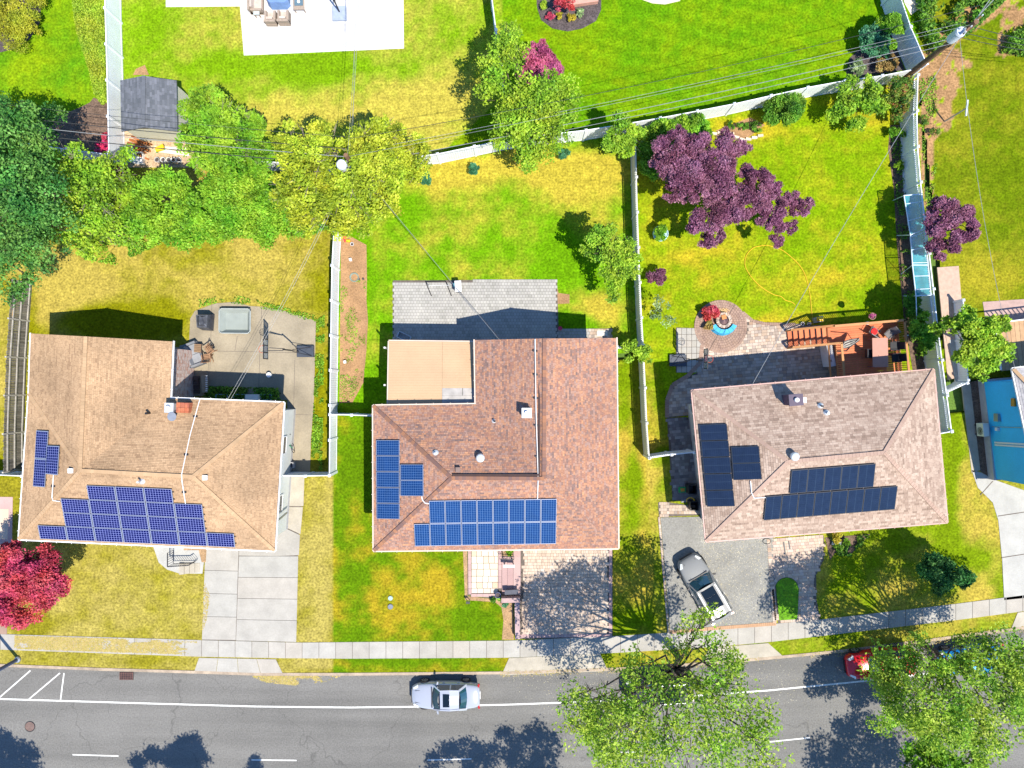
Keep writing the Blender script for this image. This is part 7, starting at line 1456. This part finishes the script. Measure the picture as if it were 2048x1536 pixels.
# front details of the third house
for x0, y0, x1, y1, lb in ((1567.5, 1084, 1570.5, 1106, 'left dark strip grate in the blond paver path'), (1577.5, 1083, 1580, 1098, 'right dark strip grate in the blond paver path')): mb = MB(); a, b = G(x0, y0, .06), G(x1, y1, .06); mb.bar(a, b, .07, .05); single('strip_drain', mb, darkmetal, lb, 'drain', (a.x, a.y, 0))
mb = MB(); mb.tube([(G(1533, 1082).x+.22*math.cos(a*.4)*1.2, G(1533, 1082).y+.18*math.sin(a*.4), .06) for a in range(17)], .018, 5); single('garden_hose', mb, dark, 'black hose loop at the eave corner of the asphalt driveway', 'hose', G(1533, 1082))
mb = MB(); g = G(1673, 1086); mb.hexa([(g.x-.35, g.y-.12, 0), (g.x+.3, g.y-.15, 0), (g.x+.35, g.y+.12, 0), (g.x-.3, g.y+.15, 0), (g.x-.2, g.y-.08, .22), (g.x+.2, g.y-.1, .2), (g.x+.2, g.y+.08, .22), (g.x-.2, g.y+.08, .25)]); single('garden_rock', mb, trim_white, 'white rock in the flower bed under the rosy eave', 'rock', (g.x, g.y, 0))
for i, (x, y) in enumerate(((1428, 268), (1440, 266), (1452, 263), (1462, 268), (1472, 275), (1484, 280), (1496, 279), (1508, 276), (1520, 272))): mb = MB(); g = G(x, y); mb.box((g.x, g.y, .06), (.36, .16, .14), -.1+.2*math.sin(i)); single('edging_stone', mb, pv_pale, 'pale edging stone in the curved row round the sandy bed', 'stone', (g.x, g.y, 0), 'edging stones round the sandy bed')
mb = MB(); g = G(1364, 979); mb.box((g.x, g.y, .1), (.5, .35, .14), .05); single('fertilizer_bag', mb, mat('bag_green', (.02, .3, .08), .5), 'green and orange garden bag on the dark side path', 'bag', (g.x, g.y, .03)); mb = MB(); mb.box((g.x, g.y, .175), (.26, .2, .012), .05); mb.build('label_patch', mat('bag_label', (.6, .25, .03)), D.objects['fertilizer_bag'])
for x, y, h_, m_, lb in ((1378, 975, 1.0, dark, 'black bin on the dark side path by the cream wall'), (1383, 1008, .8, dark, 'black mower bag against the cream wall')): tub(lb, x, y, .5, .55, h_, m_, name='trash_bin', cat='bin'); 
g = G(1374, 997); mb = MB(); mb.tube([(g.x+.25*math.cos(a*.3), g.y+.2*math.sin(a*.3), .9) for a in range(13)], .025, 6); single('yellow_hose', mb, ys_h, 'short yellow hose curl above the black bin', 'hose', (g.x, g.y, .8))
# right neighbour's deck
t = thing('neighbour_deck', 'tan boarded deck with a shaded stair at the far right edge', 'deck', G(2010, 700)); hb = 1.0; a, b, c_, d_ = G(1990, 645, hb), G(2200, 620, hb), G(2200, 720, hb), G(2003, 742, hb)
for i in range(22): s0, s1 = i/22, (i+.94)/22; q = [a.lerp(b, s0), a.lerp(b, s1), d_.lerp(c_, s1), d_.lerp(c_, s0)]; mb = MB(); z = Vector((0, 0, .04)); mb.hexa([q[3]-z, q[2]-z, q[1]-z, q[0]-z, q[3], q[2], q[1], q[0]]); mb.build('deck_board', mat('deck_tan', None, .8, .1, ramp=[(.36, .22, .12), (.42, .27, .15)]) if i == 0 else D.materials['deck_tan'], t)
mb = MB(); mb.prism([G(1992, 648)[:2], G(2200, 624)[:2], G(2200, 718)[:2], G(2003, 738)[:2]], 0, hb-.05); mb.build('skirt', trim_white, t)
mb = MB(); mb.bar(G(1990, 648, 1.9), G(2002, 740, 1.9), .08, .08); mb.bar(G(1990, 646, 1.9), G(2200, 621, 1.9), .08, .08); mb.build('handrail', trim_white, t)
for i in range(14): mb = MB(); q = G(1990, 646).lerp(G(2100, 632), i/13); mb.box((q.x, q.y, 1.45), (.05, .05, .9)); mb.build('baluster', trim_white, t)
pad('patio_pad', [(1965, 604), (2200, 588), (2200, 640), (1972, 650)], mat('pad_rosy', (.36, .25, .22), .85), .03, 'rosy paved pad beside the far right deck')
# drain and manhole
t = thing('storm_drain', 'rusty storm drain grate at the kerb, bottom left', 'drain', G(253, 1352, -.1)); a = G(253, 1352, -.08); mb = MB(); mb.box(a, (.92, .5, .03)); mb.build('pit', dark, t)
rg = mat('rusty_grate', (.12, .06, .05), .8, .3, 4)
for i in range(8): mb = MB(); mb.box(a+Vector((-.42+.12*i, 0, .02)), (.045, .5, .03)); mb.build('grate_bar', rg, t)
for i in range(4): mb = MB(); mb.box(a+Vector((0, -.2+.135*i, .018)), (.9, .035, .03)); mb.build('grate_bar', rg, t)
t = thing('manhole_cover', 'round brown manhole cover on the road, bottom left', 'manhole cover', G(60, 1453, -.1)); mb = MB(); mb.lathe(G(60, 1453, -.1), [(.33, 0), (.33, .012), (.3, .014)], 28); mb.build('lid', mat('lid_brown', (.15, .1, .085), .8, .2, 6), t); mb = MB(); mb.tube([G(60, 1453, -.095)+Vector((.33*math.cos(k*math.pi/14), .33*math.sin(k*math.pi/14), .01)) for k in range(29)], .022, 5, caps=False); mb.build('ring', dark, t)
g = G(1110, 2); mb = MB()
t = thing('garden_bench', 'salmon brick seat wall at the top edge of the mulch island bed', 'wall', G(1155, -2)); mb = MB(); a, b = G(1138, 4, .2), G(1195, -4, .2); mb.bar(a, b, .6, .35); mb.build('wall_block', mat('salmon', (.5, .26, .2), .8), t)
